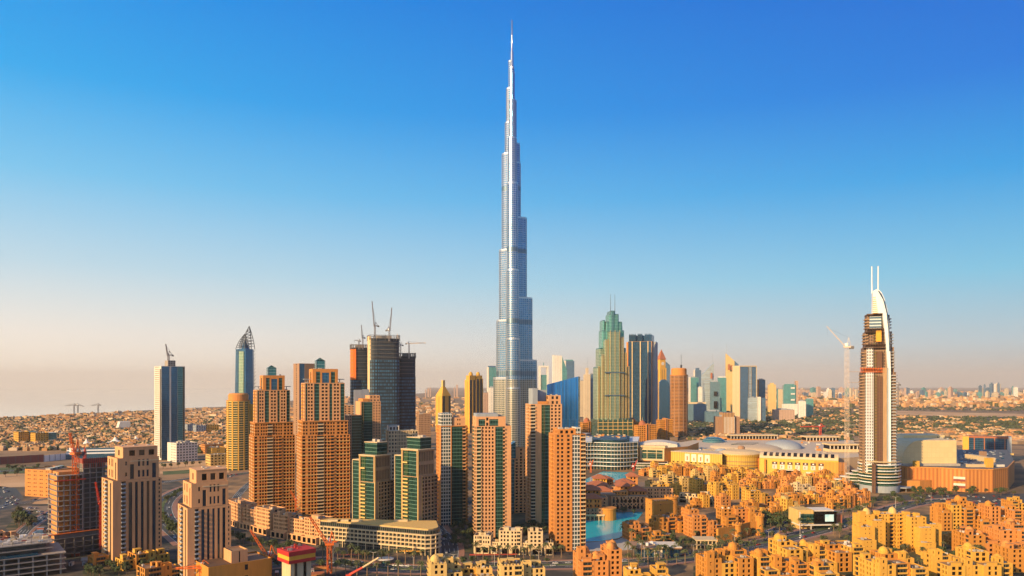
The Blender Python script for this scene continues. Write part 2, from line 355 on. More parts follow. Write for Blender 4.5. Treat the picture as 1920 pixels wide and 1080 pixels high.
# ------------------------------------------------------------------ the supertall tower in the middle
T_D = 1400.0
def burj():
    o = empty('skyscraper', 'tallest tower of all, silver blue glass with stepped lobes and needle spire in the middle', 'skyscraper', (wx(960, T_D), T_D, 0))
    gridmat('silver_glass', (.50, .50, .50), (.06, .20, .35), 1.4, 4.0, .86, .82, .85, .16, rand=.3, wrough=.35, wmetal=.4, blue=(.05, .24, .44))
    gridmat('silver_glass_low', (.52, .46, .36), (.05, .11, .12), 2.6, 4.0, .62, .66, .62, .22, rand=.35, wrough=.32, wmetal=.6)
    plain('band_steel', (.12, .19, .24), .35, .7)
    Z = lambda py: CH + (HY - py)
    def lobe(ang, ext, r, z0, z1):
        """outline of one wing bay: straight flanks and a rounded nose"""
        n = 10; ca, sa = cos(ang), sin(ang); L = ext - r
        pts = [(0, -r)] + [(L + r*cos(t), r*sin(t)) for t in [-pi/2 + pi*i/n for i in range(n+1)]] + [(0, r)]
        return [(ca*x - sa*y, sa*x + ca*y) for x, y in pts]
    wings = [(radians(146), [(40, 708, 12.4), (33, 600, 11.8), (27, 468, 11.2), (21, 288, 10.6), (14.2, 230, 8.2), (11.6, 166, 6.6), (7.4, 115, 4.6)]),
             (radians(24), [(50.5, 675, 12.2), (41, 558, 11.6), (29.5, 408, 11.0), (17, 306, 10.2), (15.4, 270, 8.6), (8.9, 190, 6.2), (5.6, 136, 4.0)]),
             (radians(274), [(52, 727, 12.0), (44, 637, 11.4), (34, 510, 10.8), (25, 348, 10.0), (17, 262, 7.8), (12, 190, 5.8), (7, 128, 3.8)])]
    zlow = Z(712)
    for ang, tiers in wings:
        for ext, py, r in tiers:
            z1 = Z(py)
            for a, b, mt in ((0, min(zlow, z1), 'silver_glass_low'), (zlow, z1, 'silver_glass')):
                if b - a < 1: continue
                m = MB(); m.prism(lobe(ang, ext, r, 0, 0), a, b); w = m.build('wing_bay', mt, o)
            # parapet cap, balcony lights and plant on the terrace the step leaves
            c = MB(); c.prism(lobe(ang, ext + .35, r + .35, 0, 0), z1 - 2.2, z1 + .9); c.build('terrace_parapet', 'steel', o)
            if ext > 12:
                q = MB(); e = ext - r*.9
                for i in range(3): q.obox((cos(ang)*(e + i*2.2 - 2), sin(ang)*(e + i*2.2 - 2)), ang, 1.3, 4 - i, z1 + .9, z1 + 3.0 - .5*i)
                q.build('terrace_plant', 'white_wall', o)
            for py_b, th in ((354, 8), (471, 8), (604, 9), (700, 9)):
                zb = Z(py_b)
                if zb + th < z1:
                    c = MB(); c.prism(lobe(ang, ext + .4, r + .4, 0, 0), zb - th/2, zb + th/2, bottom=True); c.build('plant_floor_band', 'band_steel', o)
            if ext > 9:
                c = MB()
                for s_ in (-1, 1):
                    for i in range(int(ext / 4.2)):
                        x, y = i*4.2 + 3, s_*(r + .18)
                        if x < ext - r: c.obox((cos(ang)*x - sin(ang)*y, sin(ang)*x + cos(ang)*y), ang, .35, .5, 1, z1 - 2.3)
                n = 9
                for i in range(n + 1):
                    t = -pi/2 + pi*i/n; x, y = ext - r + (r + .15)*cos(t), (r + .15)*sin(t)
                    c.obox((cos(ang)*x - sin(ang)*y, sin(ang)*x + cos(ang)*y), ang + t, .5, .35, 1, z1 - 2.3)
                c.build('fins', 'steel', o)
    sp = MB(); sp.lathe([(5.2, 0), (5.2, Z(135)), (3.0, Z(128)), (2.7, Z(98)), (1.8, Z(95)), (1.5, Z(68)), (1.9, Z(67)), (1.3, Z(66)), (.95, Z(38))], n=12)
    sp.build('spire', 'spire_steel', o, True)
    pd = MB(); pd.prism([(-62, -34), (0, -66), (64, -30), (70, 34), (0, 60), (-66, 40)], 0, 9); pd.build('podium', 'cream', o)
burj()

# ------------------------------------------------------------------ left foreground: two pink stone apartment towers
def pink_tower(px, py, W, D, phi, y1, y2, y3, label):
    b = Bld('apartment_tower', label, 'tower', px, py, D, phi)
    z1, z2, z3 = b.z(y1), b.z(y2), b.z(y3); h, q = W/2, D/2; S = {'g': 'pane_blue', 'fw': .85, 'dep': .8}
    b.tier(-h, h, -q, q, 0, z1, 'stone_pink', fl=3.4, bmat='grey_panel',
           front=[('p', 1.6), ('b', .9, {'bm': 'grey_panel'}), ('p', .45), ('s', .85, S), ('p', .45), ('s', .65, S), ('p', .5), ('s', .65, S), ('p', .5), ('s', .65, S), ('p', .45), ('s', .85, S), ('p', .35), ('w', .6, {'n': 1, 'fw': .5}), ('p', .2)],
           left=[('p', .4), ('w', .5, {'fw': .5}), ('p', .3), ('b', 1, {'bm': 'cream'}), ('p', .6), ('s', .5, S), ('p', .5)],
           right=[('w', 1, {'n': 2}), ('b', 1), ('w', 1, {'n': 2})])
    x0, x1 = -h + W*.1, h - W*.05
    b.tier(x0, x1, -q + 1.5, q - 3, z1 + .01, z2, 'stone_pink', fl=(z2 - z1)/2.02,
           front=[('p', 1.0), ('w', .5, {'fw': .6, 'fh': .35}), ('p', .25), ('s', .7, {**S, 'hi': .3}), ('p', .35), ('w', 1.9, {'n': 3, 'fw': .5, 'fh': .62, 'g': 'pane_blue'}), ('p', .3), ('s', .7, {**S, 'hi': .3}), ('p', .35)],
           left=[('p', .4), ('w', .6, {'fw': .5, 'fh': .6}), ('p', .3), ('w', .8, {'n': 2, 'fh': .7}), ('p', .6), ('s', .4, {**S, 'hi': .2}), ('p', .4)], right=[('w', 1, {'n': 4, 'fw': .5})])
    hm = MB(); hm.box(x0 + W*.25, x1 - .8, -q + 1.2, -q + 1.5, z1 + (z2-z1)*.82, z1 + (z2-z1)*.86); b.part('cornice', hm, 'cream')
    b.tier(x0 + W*.13, x1 - W*.01, -q + 4, q - 6, z2 - 1, z3, 'stone_pink', fl=z3 - z2 + 1,
           front=[('p', .5), ('w', 3.5, {'n': 3, 'fw': .6, 'fh': .5, 'dep': 1.2, 'g': 'pane_dark'}), ('p', .15)], left=[('p', .6), ('w', 1, {'fw': .4, 'fh': .5, 'g': 'pane_dark'}), ('p', .6)])
    b.clutter(x0 + W*.15, x1 - 1, -q + 5, q - 7, z3 - .99, 5)
    cp = MB(); cp.box(x0 + W*.12, x1, -q + 3.7, q - 5.7, z3, z3 + .5); b.part('cornice', cp, 'stone_pink')
    b.finish(); return b
pink_tower(247, 1058, 37, 34, 15, 895, 855, 837, 'taller pink stone tower with dark vertical window strips, left of its shorter twin')
pink_tower(383, 1090, 31, 30, 14, 945, 901, 879, 'shorter pink stone tower with dark vertical window strips, right of its taller twin')

# ------------------------------------------------------------------ golden pair with green glass corners
def golden_tower(px, py, W, D, phi, yA, yM, yC, yL, lx, label):
    b = Bld('apartment_tower', label, 'tower', px, py, D, phi)
    zA, zM, zC, zL = b.z(yA), b.z(yM), b.z(yC), b.z(yL); h, q = W/2, D/2
    wd = {'n': 2, 'fw': .68, 'fh': .6, 'dep': 1.0, 'g': 'pane_dark'}; w3 = {**wd, 'n': 3}; w1 = {**wd, 'n': 1}
    b.tier(-h, h, -q, q, 0, zA - 14, 'stone_orange', fl=3.5, bmat='cream',
           front=[('w', 1.0, w1), ('p', .3), ('w', 2.0, w3), ('b', 1.5, {'bm': 'stone_pink', 'rail': 'cream'}), ('w', 1.4, wd), ('b', .9, {'bm': 'stone_orange', 'rail': 'stone_orange'}), ('p', .3), ('w', 1.6, wd), ('w', 1.5, wd)],
           left=[('w', 1.3, wd), ('p', .3), ('b', .8), ('w', 1.4, wd), ('p', .3), ('b', .8), ('w', 1.4, wd)], right=[('w', 2, w3), ('g', 1), ('b', 1), ('w', 1, wd)])
    b.tier(-h + 1.2, h - 2, -q + 1, q - 1, zA - 14 + .01, zA, 'stone_orange', fl=3.5, bmat='cream', front=[('w', 1.2, wd), ('p', .3), ('w', 1.8, w3), ('b', 1.4, {'bm': 'stone_pink', 'rail': 'cream'}), ('w', 1.4, wd), ('w', 1.2, wd), ('p', .3), ('w', 2.6, w3)], left=[('w', 1.3, wd), ('b', .8), ('w', 1.4, wd), ('b', .8), ('w', 1.4, wd)], right=[('w', 2, w3), ('g', 1)])
    nf = round((zA - 14)/3.5)
    for i in range(1, nf):
        m = MB(); z = (zA - 14)*i/nf; m.box(-h - .4, h + .02, -q - .4, q + .02, z - .28, z + .28, bottom=True); b.part('floor_ledge', m, 'sand_pale' if i % 2 else 'stone_orange')
    cn = MB(); cn.box(-h + .6, h - 1.4, -q + .4, q - .4, zA, zA + .8); b.part('cornice', cn, 'stone_orange')
    b.tier(-h + 4, h - 5, -q + 3, q - 3, zA + .81, zM, 'stone_pink', fl=3.5, bmat='sand_gold',
           front=[('g', .5), ('w', 1.2, wd), ('p', .2), ('g', 1.1), ('p', .35), ('w', 1.5, {**wd, 'fw': .7}), ('p', .25), ('g', .6), ('p', .25), ('w', 1.3, {**wd, 'fw': .7}), ('p', .2), ('g', .9)],
           left=[('w', 1, wd), ('b', .7), ('w', 1, wd), ('g', .5)], right=[('g', 1.5), ('w', 1, wd), ('g', 1)])
    c0, c1 = -h + W*.24, h - W*.23
    b.tier(c0, c1, -q + 6, q - 6, zM - .9, zC, 'stone_orange', fl=(zC - zM), par=1.2,
           front=[('p', .5), ('g', .6, {'top': 3}), ('p', .25), ('g', 1.0, {'top': 4, 'g': 'glass_blue'}), ('p', .25), ('g', .6, {'top': 3}), ('p', .4)], left=[('p', .6), ('g', .6, {'top': 3}), ('p', .6)], right=[('p', .5), ('g', 1, {'top': 3}), ('p', .5)])
    xl = lx*b.k; r = 4.6; zt = zC + (zL - zC)*.72
    ln = MB(); ln.box(xl - r, xl + r, -4, 5, zC - 1.1, zt); L = b.part('lantern', ln, 'glass_teal')
    lp = MB(); lp.prism([(xl - r - .4, -4.4), (xl + r + .4, -4.4), (xl + r + .4, 5.4), (xl - r - .4, 5.4)], zt + .01, zL, top=[(xl - .3, .2), (xl + .3, .2), (xl + .3, .8), (xl - .3, .8)]); lp.build('lantern_roof', 'glass_green', L)
    lf = MB()
    for sx in (-1, 1):
        lf.box(xl + sx*r - .3, xl + sx*r + .3, -4.3, -3.8, zC - 1, zt - .02)
    lf.build('lantern_frame', 'grey_panel', L)
    for sx in (-1, 1):
        t = MB(); X = (c0 - 3.5) if sx < 0 else (c1 + 3.5)
        t.tube((X, -2, zM - 1), (X, -2, zM + 3.5), .5, 6); t.box(X - 4.5, X + 4.5, -5, 1, zM + 3.5, zM + 4.3, bottom=True); b.part('roof_canopy', t, 'grey_panel')
    b.clutter(c0, c1, -q + 7, q - 7, zC - 1.19, 5); b.clutter(-h + 4.5, c0 - .5, -q + 4, q - 4, zM - .99, 3); b.clutter(c1 + .5, h - 5.5, -q + 4, q - 4, zM - .99, 3)
    b.finish()
golden_tower(510, 964, 45, 34, 10, 792, 731, 704, 685, -1, 'golden brown balcony tower with a glass lantern top, next to the round yellow tower')
golden_tower(606, 982, 50, 34, 10, 789, 718, 692, 671, -6, 'golden brown balcony tower with a green glass lantern, right of its near twin')

# ------------------------------------------------------------------ green glass pair on the long podium
def green_tower(px, py, Wf, D, phi, y0, y1, y2, label):
    b = Bld('apartment_tower', label, 'tower', px, py, D, phi)
    zl, zm, zc = b.z(y0), b.z(y1), b.z(y2); h, q = Wf/2, D/2
    lat = {'n': 4, 'fw': .74, 'fh': .68, 'dep': .8, 'g': 'pane_dark'}
    zg = zm - 24
    b.tier(-h, h, -q, q, 0, zg, 'tan', fl=3.5, bmat='sand_gold', roof='roof_grey',
           front=[('p', .2), ('b', 1.0, {'g': 'bay_green', 'bm': 'sand_pale', 'rail': 'sand_pale'}), ('g', 1.5, {'dep': .3}), ('p', .16)],
           left=[('g', 3, {'dep': .3}), ('p', .12)],
           right=[('p', .9), ('w', 3.9, lat), ('b', 1, {'bm': 'brown_stone', 'rail': 'brown_stone'})])  # right face's shade is put into the tan wall and brown balcony colours
    b.tier(-h + .01, h - 1.2, -q + .01, q - 3, zg + .01, zm, 'tan', fl=11, bmat='sand_gold', roof='roof_grey',
           front=[('p', .2), ('b', 1.0, {'g': 'bay_green', 'bm': 'sand_pale', 'rail': 'sand_pale'}), ('g', 1.5, {'dep': .3}), ('p', .16)], left=[('g', 3, {'dep': .3}), ('p', .12)],
           right=[('p', .5), ('w', 5, {'n': 9, 'fw': .55, 'fh': .74, 'dep': .8, 'g': 'pane_dark'}), ('p', .3)])
    sl_ = MB(); sl_.box(-h - .6, h + .4, -q - .6, q - 2, zm, zm + .9, bottom=True); b.part('roof_slab', sl_, 'cream')
    gb = MB(); gb.box(-h + 2, h - 2.5, -q + 5, q - 6, zm + .91, zc); b.part('crown_box', gb, 'glass_green')
    tp = MB(); tp.box(-h + 1.5, h - 2, -q + 4.5, q - 5.5, zc, zc + .6, bottom=True); b.part('roof_slab', tp, 'cream')
    ed = MB()
    for X, Y in ((-h - .25, -q - .25), (h - .4, -q - .25), (h - .35, -q + D*.18)): ed.box(X, X + .6, Y, Y + .6, 0, zg if Y > -q else zm - .02)
    b.part('edge_frame', ed, 'sand_pale')
    lw = MB(); lw.box(-h - 11, -h - .02, -q + 2, q - 2, 0, zl); b.part('glass_wing', lw, 'glass_green')
    cr = MB(); cr.box(-h - 11.4, -h - .03, -q + 1.6, q - 1.6, zl, zl + .8, bottom=True); cr.box(-h - 11.5, -h - 10.8, -q + 1.4, -q + 1.98, 0, zl - .02); b.part('wing_frame', cr, 'cream')
    b.clutter(-h + 3, h - 3.5, -q + 6, q - 8, zc + .6, 4)
    b.finish()
green_tower(706, 1014, 21, 24, -46, 863, 853, 829, 'dark green glass tower with balcony column on the podium, left one of two')
green_tower(787, 1019, 22, 25, -46, 855, 842, 820, 'dark green glass tower with balcony column at the podium end, right one of two')

# ------------------------------------------------------------------ four slim towers right of centre
def slim(px, py, W, D, phi, ytop, label, mat, front, left, right, fl=3.5):
    b = Bld('apartment_tower', label, 'tower', px, py, D, phi); zt = b.z(ytop); h, q = W/2, D/2
    b.tier(-h, h, -q, q, 0, zt, mat, front=front, left=left, right=right, fl=fl); return b, zt, h, q
wn_ = {'fw': .55, 'fh': .6, 'dep': .6, 'g': 'pane_dark'}
b, zt, h, q = slim(847, 985, 28, 26, 12, 797, 'slim tower with pale glass grid beside dark green glass and orange side', 'stone_orange',
    [('g', 1.5, {'g': 'glass_grid'}), ('p', .12), ('g', 1.7), ('b', .5, {'bm': 'stone_pink', 'rail': 'stone_pink'}), ('p', .25)], [('w', 1, {**wn_, 'n': 3}), ('p', .6)], [('b', 1), ('w', 2, {**wn_, 'n': 4})])
b.tier(-h + 12.5, h - 2, -q + 2, q - 2, zt - .9, b.z(782), 'stone_pink', front=[('p', 1), ('w', 1, {'n': 2, 'fh': .4}), ('p', 1)], fl=4)
m = MB(); m.box(-h + .6, -h + 11.5, -q + .5, q - 6, zt - .95, b.z(774)); b.part('glass_cap', m, 'glass_grid')
b.clutter(-h + 13, h - 3, -q + 3, q - 3, b.z(782) - .99, 4); b.finish()
b, zt, h, q = slim(921, 1008, 34, 28, 9, 797, 'slim tower with pink window columns between green glass strips, in front of the tallest tower', 'stone_pink',
    [('b', .9, {'g': 'glass_green', 'bm': 'cream', 'rail': 'cream'}), ('w', 2.2, {**wn_, 'n': 4}), ('p', .15), ('g', 1.3), ('b', .35, {'bm': 'stone_pink'}), ('p', 1.0)], [('g', 1), ('b', 1, {'bm': 'cream'})], [('p', 1), ('w', 1, {**wn_, 'n': 2})])
b.tier(-h + .6, h - 5, -q + 1.5, q - 2, zt - .9, b.z(780), 'stone_pink', front=[('p', .3), ('g', .8, {'top': 2.5}), ('w', .5, wn_), ('g', 1.1, {'top': 2.5}), ('p', .9)], left=[('p', 1), ('w', 1, wn_), ('p', 1)], fl=4)
m = MB(); m.box(-h + 1, h - 12, -q + 3, q - 5, b.z(780) - .95, b.z(774.5)); b.part('plant_screen', m, 'grey_panel')
b.clutter(h - 11, h - 5.5, -q + 3, q - 3, b.z(780) - .99, 3); b.clutter(h - 4.8, h - 1, -q + 3, q - 3, zt - .99, 2); b.finish()
b, zt, h, q = slim(1019, 985, 33, 26, 14, 757, 'tall slim tower with orange pier, yellow green glass and pale screen on its roof', 'stone_pink',
    [('b', .7, {'bm': 'white_wall', 'rail': 'cream'}), ('p', .15), ('p', .75), ('g', .5, {'g': 'bay_green'}), ('g', .85), ('w', 1.7, {**wn_, 'n': 3}), ('p', .1)], [('w', 1, {**wn_, 'n': 2}), ('b', .6, {'bm': 'white_wall'}), ('w', 1, wn_)], [('w', 2, {**wn_, 'n': 4})])
b.tier(h - 14, h - .8, -q + 1.5, q - 3, zt - .9, b.z(741), 'stone_pink', front=[('p', .4), ('w', 1.6, {**wn_, 'n': 2}), ('p', .3)], left=[('w', 1, {**wn_, 'n': 2})], fl=4.2)
b.tier(-h + 8, h - 14.2, -q + 1, q - 4, zt - .9, b.z(752), 'stone_orange', front=[('p', 1)], fl=4)
m = MB(); m.box(-h + 2.5, -h + 7.8, -q + 3, q - 4, zt - .95, b.z(728)); m.box(-h + 7.9, h - 13.5, 0, q - 4.2, zt - .95, b.z(731)); b.part('roof_screen', m, 'grey_panel')
b.clutter(h - 13, h - 2, -q + 3, q - 4, b.z(741) - .99, 4); b.finish()
b, zt, h, q = slim(1063, 1034, 28, 22, 14, 812, 'nearest slim orange tower with pale glass grid column at the lake edge', 'stone_orange',
    [('p', .3), ('w', 1.4, {**wn_, 'n': 2}), ('p', .3), ('w', .8, {**wn_, 'n': 1}), ('p', .25), ('g', 1.35, {'g': 'glass_grid'}), ('p', .12), ('b', .8, {'bm': 'stone_orange', 'rail': 'cream'})], [('w', 1.6, {**wn_, 'n': 3}), ('b', .8, {'bm': 'sand_gold'}), ('w', .6, wn_)], [('w', 2, {**wn_, 'n': 3}), ('b', 1)])
b.tier(-h + 3, h - 8.6, -q + 1, q - 3, zt - .9, b.z(803), 'stone_orange', front=[('p', .3), ('w', 3, {**wn_, 'n': 3, 'fh': .5}), ('p', .2)], left=[('w', 2, {**wn_, 'n': 3, 'fh': .5})], fl=5)
m = MB(); m.box(h - 8.4, h - 4.2, -q + .6, q - 6, zt - .95, b.z(800)); b.part('glass_cap', m, 'glass_grid')
b.clutter(-h + 4, h - 9.5, -q + 2, q - 4, b.z(803) - .99, 5); b.finish()
b, zt, h, q = slim(970, 962, 20, 18, 10, 858, 'small pink tower with teal glass edge glimpsed between two slim towers', 'stone_pink', [('g', .7, {'g': 'glass_teal'}), ('w', 2, {**wn_, 'n': 3})], [('g', 1, {'g': 'glass_teal'})], [('w', 2, {**wn_, 'n': 3})])
b.tier(-h + 7, h - 1, -q + 2, q - 2, zt - .9, b.z(839), 'stone_pink', front=[('p', 1), ('w', 1, wn_), ('p', 1)], fl=5)
m = MB(); m.prism([(-h + .5, -q + .5), (-h + 6.5, -q + .5), (-h + 6.5, q - 3), (-h + .5, q - 3)], zt - .95, [b.z(833), b.z(827), b.z(827), b.z(833)]); b.part('glass_cap', m, 'glass_teal'); b.finish()
gridmat('green_rib', (.34, .38, .26), (.03, .16, .13), 3.4, 3.9, .66, .74, .55, .2, rand=.45, wrough=.5, wmetal=.2)
gridmat('green_clear', (.20, .36, .32), (.04, .24, .22), 2.2, 3.9, .86, .82, .6, .14, rand=.35)
# ------------------------------------------------------------------ middle distance towers on the left
# pale and blue tower with a crane
b = Bld('office_tower', 'lone blue glass tower with white side under construction at far left', 'tower', 318, 862, 44, 17)
zt = b.z(687); h, q = 22, 22; K = b.k
b.tier(-h, h, -q, q, 0, zt, 'white_wall', fl=4, roof='roof_grey', front=[('g', 1.4, {'g': 'glass_blue'}), ('p', .25), ('g', 1.1, {'g': 'glass_blue'}), ('g', .9, {'g': 'glass_teal'}), ('g', .35, {'g': 'bay_dark'})], left=[('p', .3), ('w', 2.2, {'n': 4, 'fw': .5, 'fh': .5, 'g': 'pane_dark'}), ('s', .8, {'g': 'pane_dark', 'fw': .7})], right=[('g', 1, {'g': 'glass_blue'})])
b.tier(-6, 8, -10, 10, zt - .9, b.z(676), 'concrete', front=[('w', 1, {'n': 3})], fl=4); b.finish()
b = Bld('office_building', 'cream low office block with square windows at the foot of the lone blue tower', 'building', 342, 866, 40, 24)
b.tier(-20, 20, -20, 20, 0, b.z(829), 'white_wall', fl=5.2, roof='roof_unit', front=[('w', 3, {'n': 7, 'fw': .55, 'fh': .5})], left=[('p', 1), ('w', 1.5, {'n': 4, 'fw': .4, 'fh': .4})], right=[('w', 1, {'n': 5})]); b.clutter(-18, 18, -18, 18, b.z(829) - .9, 8, size=(3, 8), hmax=4); b.finish()

# round yellow tower with an orange drum top
def round_tower(name, label, px, py, wpx, ytop, ydrum, wall, slab, drum, n=26, D=None, glass='bay_dark'):
    d = gd(py); r = wpx*d/F/2; b = Bld(name, label, 'tower', px, py, 2*r, 0)
    r = wpx*b.k/2; zt, zd = b.z(ytop), b.z(ydrum)
    gm = MB(); gm.lathe([(r*.93, 0), (r*.93, zd)], n=n); b.part('glass_shaft', gm, glass)
    fl = 3.9; nf = int(zd/fl); me = None
    for i in range(1, nf + 1):
        if me is None:
            m = MB(); m.lathe([(r*.93, 0), (r, .05), (r, 1.5), (r*.93, 1.55)], n=n); o = b.part('balcony_ring', m, slab); me = o.data
        else:
            o = bpy.data.objects.new('balcony_ring', me); C.objects.link(o); o.parent = b.o
        o.location = (0, 0, i*fl - 1)
    for a in range(0, 360, 30):
        m = MB(); x, y = r*.98*cos(radians(a)), r*.98*sin(radians(a)); m.obox((x, y), radians(a), 1.4, 2.2, 0, zd + .5); b.part('pier', m, wall)
    dm = MB(); dm.lathe([(r*1.02, zd + .51), (r*1.02, zd + 2), (r*.86, zd + 2.01), (r*.86, zt - 3), (r*.75, zt - .5), (r*.5, zt), (0, zt)], n=n); b.part('drum_crown', dm, drum, smooth=False)
    return b
b = round_tower('apartment_tower', 'round yellow balcony tower with an orange drum on top at left', 447, 882, 42, 737, 752, 'sand_gold', 'sand_pale', 'stone_orange', glass='bay_green'); K = b.k
m = MB(); m.box(15, 25, -2, 20, 0, b.z(758)); b.part('side_shaft', m, 'sand_gold'); b.finish()
# dark blue pointed tower
b = Bld('office_tower', 'dark blue pointed tower with a curved open lattice crown', 'tower', 460, 815, 50, 25, d=1950); K = b.k
zt = b.z(655); hw = 17*K
m = MB(); oct_ = [(-hw, -hw*.3), (-hw*.45, -hw), (hw*.5, -hw), (hw, -hw*.3), (hw, hw*.6), (hw*.5, hw), (-hw*.5, hw), (-hw, hw*.6)]
m.prism(oct_, 0, zt, top=[(x*.86, y*.86) for x, y in oct_]); b.part('glass_shaft', m, 'glass_blue')
m = MB(); m.prism([(-hw*1.02, -hw*.42), (-hw*.66, -hw*.9), (-hw*.55, -hw*.9), (-hw*.8, -hw*.2)], 0, zt - 6, top=[(-hw*.9, -hw*.36), (-hw*.58, -hw*.78), (-hw*.48, -hw*.78), (-hw*.7, -hw*.2)]); b.part('pale_pier', m, 'green_rib')
for s_, top, x0, x1 in ((0, 611, -.35, .86), (1, 626, -.9, .25)):
    zp = b.z(top); m = MB(); A = x0*hw; B = x1*hw; tip = (hw*.45 if s_ == 0 else -hw*.05)
    def arc(t, side, y):
        e = A if side < 0 else B
        return (e + (tip - e)*t**1.7, y, zt + (zp - zt)*t)
    for y in (-hw*.5, hw*.4):
        for side in (-1, 1):
            for i in range(8): m.tube(arc(i/8, side, y*(1-i/8)), arc((i+1)/8, side, y*(1-(i+1)/8)), 1.1 if side > 0 else .8)
        for i in range(1, 7): m.tube(arc(i/8, -1, y*(1-i/8)), arc(i/8, 1, y*(1-i/8)), .5); m.tube(arc(i/8, -1, y*(1-i/8)), arc((i+1)/8, 1, y*(1-(i+1)/8)), .4)
    b.part('crown_lattice', m, 'dark_steel')
m = MB(); m.lathe([(hw*.42, zt), (hw*.3, zt + 10), (hw*.12, zt + 18), (0, zt + 22)], n=12); b.part('crown_core', m, 'glass_blue')
for sx in (-1, 1):
    m = MB()
    for i in range(14):
        z = zt*.45 + i*zt*.04; f = 1 - .14*z/zt; m.tube((sx*hw*f, -hw*.2, z), (sx*(hw*f + 4), -hw*.35, z + 7), .6, r2=.25)
    b.part('side_blades', m, 'dark_steel')
b.finish()
# slab behind the golden pair
b = Bld('office_tower', 'plain slab tower with dark glass corner standing behind the golden pair', 'tower', 577, 850, 34, 22); zt = b.z(682); K = b.k
b.tier(-22*K, 22*K, -17, 17, 0, zt, 'brown_stone', front=[('g', .6, {'g': 'glass_blue'}), ('p', 2)], left=[('p', 1), ('w', .8, {'n': 1}), ('p', 1)], fl=4, roof='roof_grey'); b.finish()
for px, py, w, top, mt, fr, lab in ((652, 940, 44, 778, 'brown_stone', [('w', 3, {'n': 6, 'fw': .4, 'fh': .5}), ('g', 2.2)], 'brown block with a green glass bay, behind the gap right of the golden pair'),
                                (628, 905, 70, 760, 'stone_pink', [('w', 3, {'n': 9, 'fw': .5, 'fh': .5})], 'pink block mostly hidden between and behind the golden pair'),
                                (794, 860, 22, 776, 'brown_stone', [('w', 3, {'n': 8, 'fw': .4, 'fh': .5, 'g': 'pane_dark'})], 'small brown block beside the right foot of the three unfinished towers')):
    b = Bld('apartment_block', lab, 'building', px, py, 26, 12); K = b.k
    b.tier(-w*K/2, w*K/2, -13, 13, 0, b.z(top), mt, front=fr, left=[('w', 1, {'n': 4})], right=[('w', 1, {'n': 4})]); b.clutter(-w*K/2, w*K/2, -12, 12, b.z(top) - .99, 4); b.finish()
b = Bld('apartment_tower', 'orange tower with dark green glass front and pale blue roof screen', 'tower', 690, 930, 28, 14); K = b.k; zt = b.z(752)
b.tier(-19*K, 19*K, -14, 14, 0, zt, 'stone_pink', front=[('p', .12), ('g', .18, {'g': 'bay_green'}), ('g', .9), ('w', .8, {'n': 3, 'fw': .45, 'fh': .5})], left=[('p', 1)], right=[('w', 1, {'n': 4})])
b.tier(-1*K, 18*K, -12, 12, zt - .9, b.z(741), 'stone_pink', front=[('w', 1, {'n': 3, 'fh': .4})], fl=5)
b.tier(-14*K, -3*K, -12, 12, zt - .9, b.z(747), 'stone_orange', front=[('p', 1)], fl=5)
m = MB(); m.box(-22*K, -6*K, 13, 15, 0, b.z(731)); m.box(-5.9*K, 7*K, 13.2, 14.6, 0, b.z(730)); b.part('roof_screen', m, 'grey_panel'); b.finish()
b = Bld('apartment_block', 'cream block with a row of tall windows behind the right green glass tower', 'building', 756, 925, 30, 8); K = b.k
b.tier(-30*K, 24*K, -15, 15, 0, b.z(806), 'cream', front=[('w', 1.1, {'n': 3}), ('w', 1.6, {'n': 8, 'fw': .5, 'fh': .75}), ('w', 1, {'n': 3})], left=[('w', 1, {'n': 4})], right=[('w', 1, {'n': 4})], fl=5)
b.tier(-28*K, -10*K, -12, 12, b.z(806) - .9, b.z(808) + 8, 'white_wall', front=[('w', 1, {'n': 3})], fl=5); b.clutter(-8*K, 22*K, -13, 13, b.z(806) - .99, 5); b.finish()

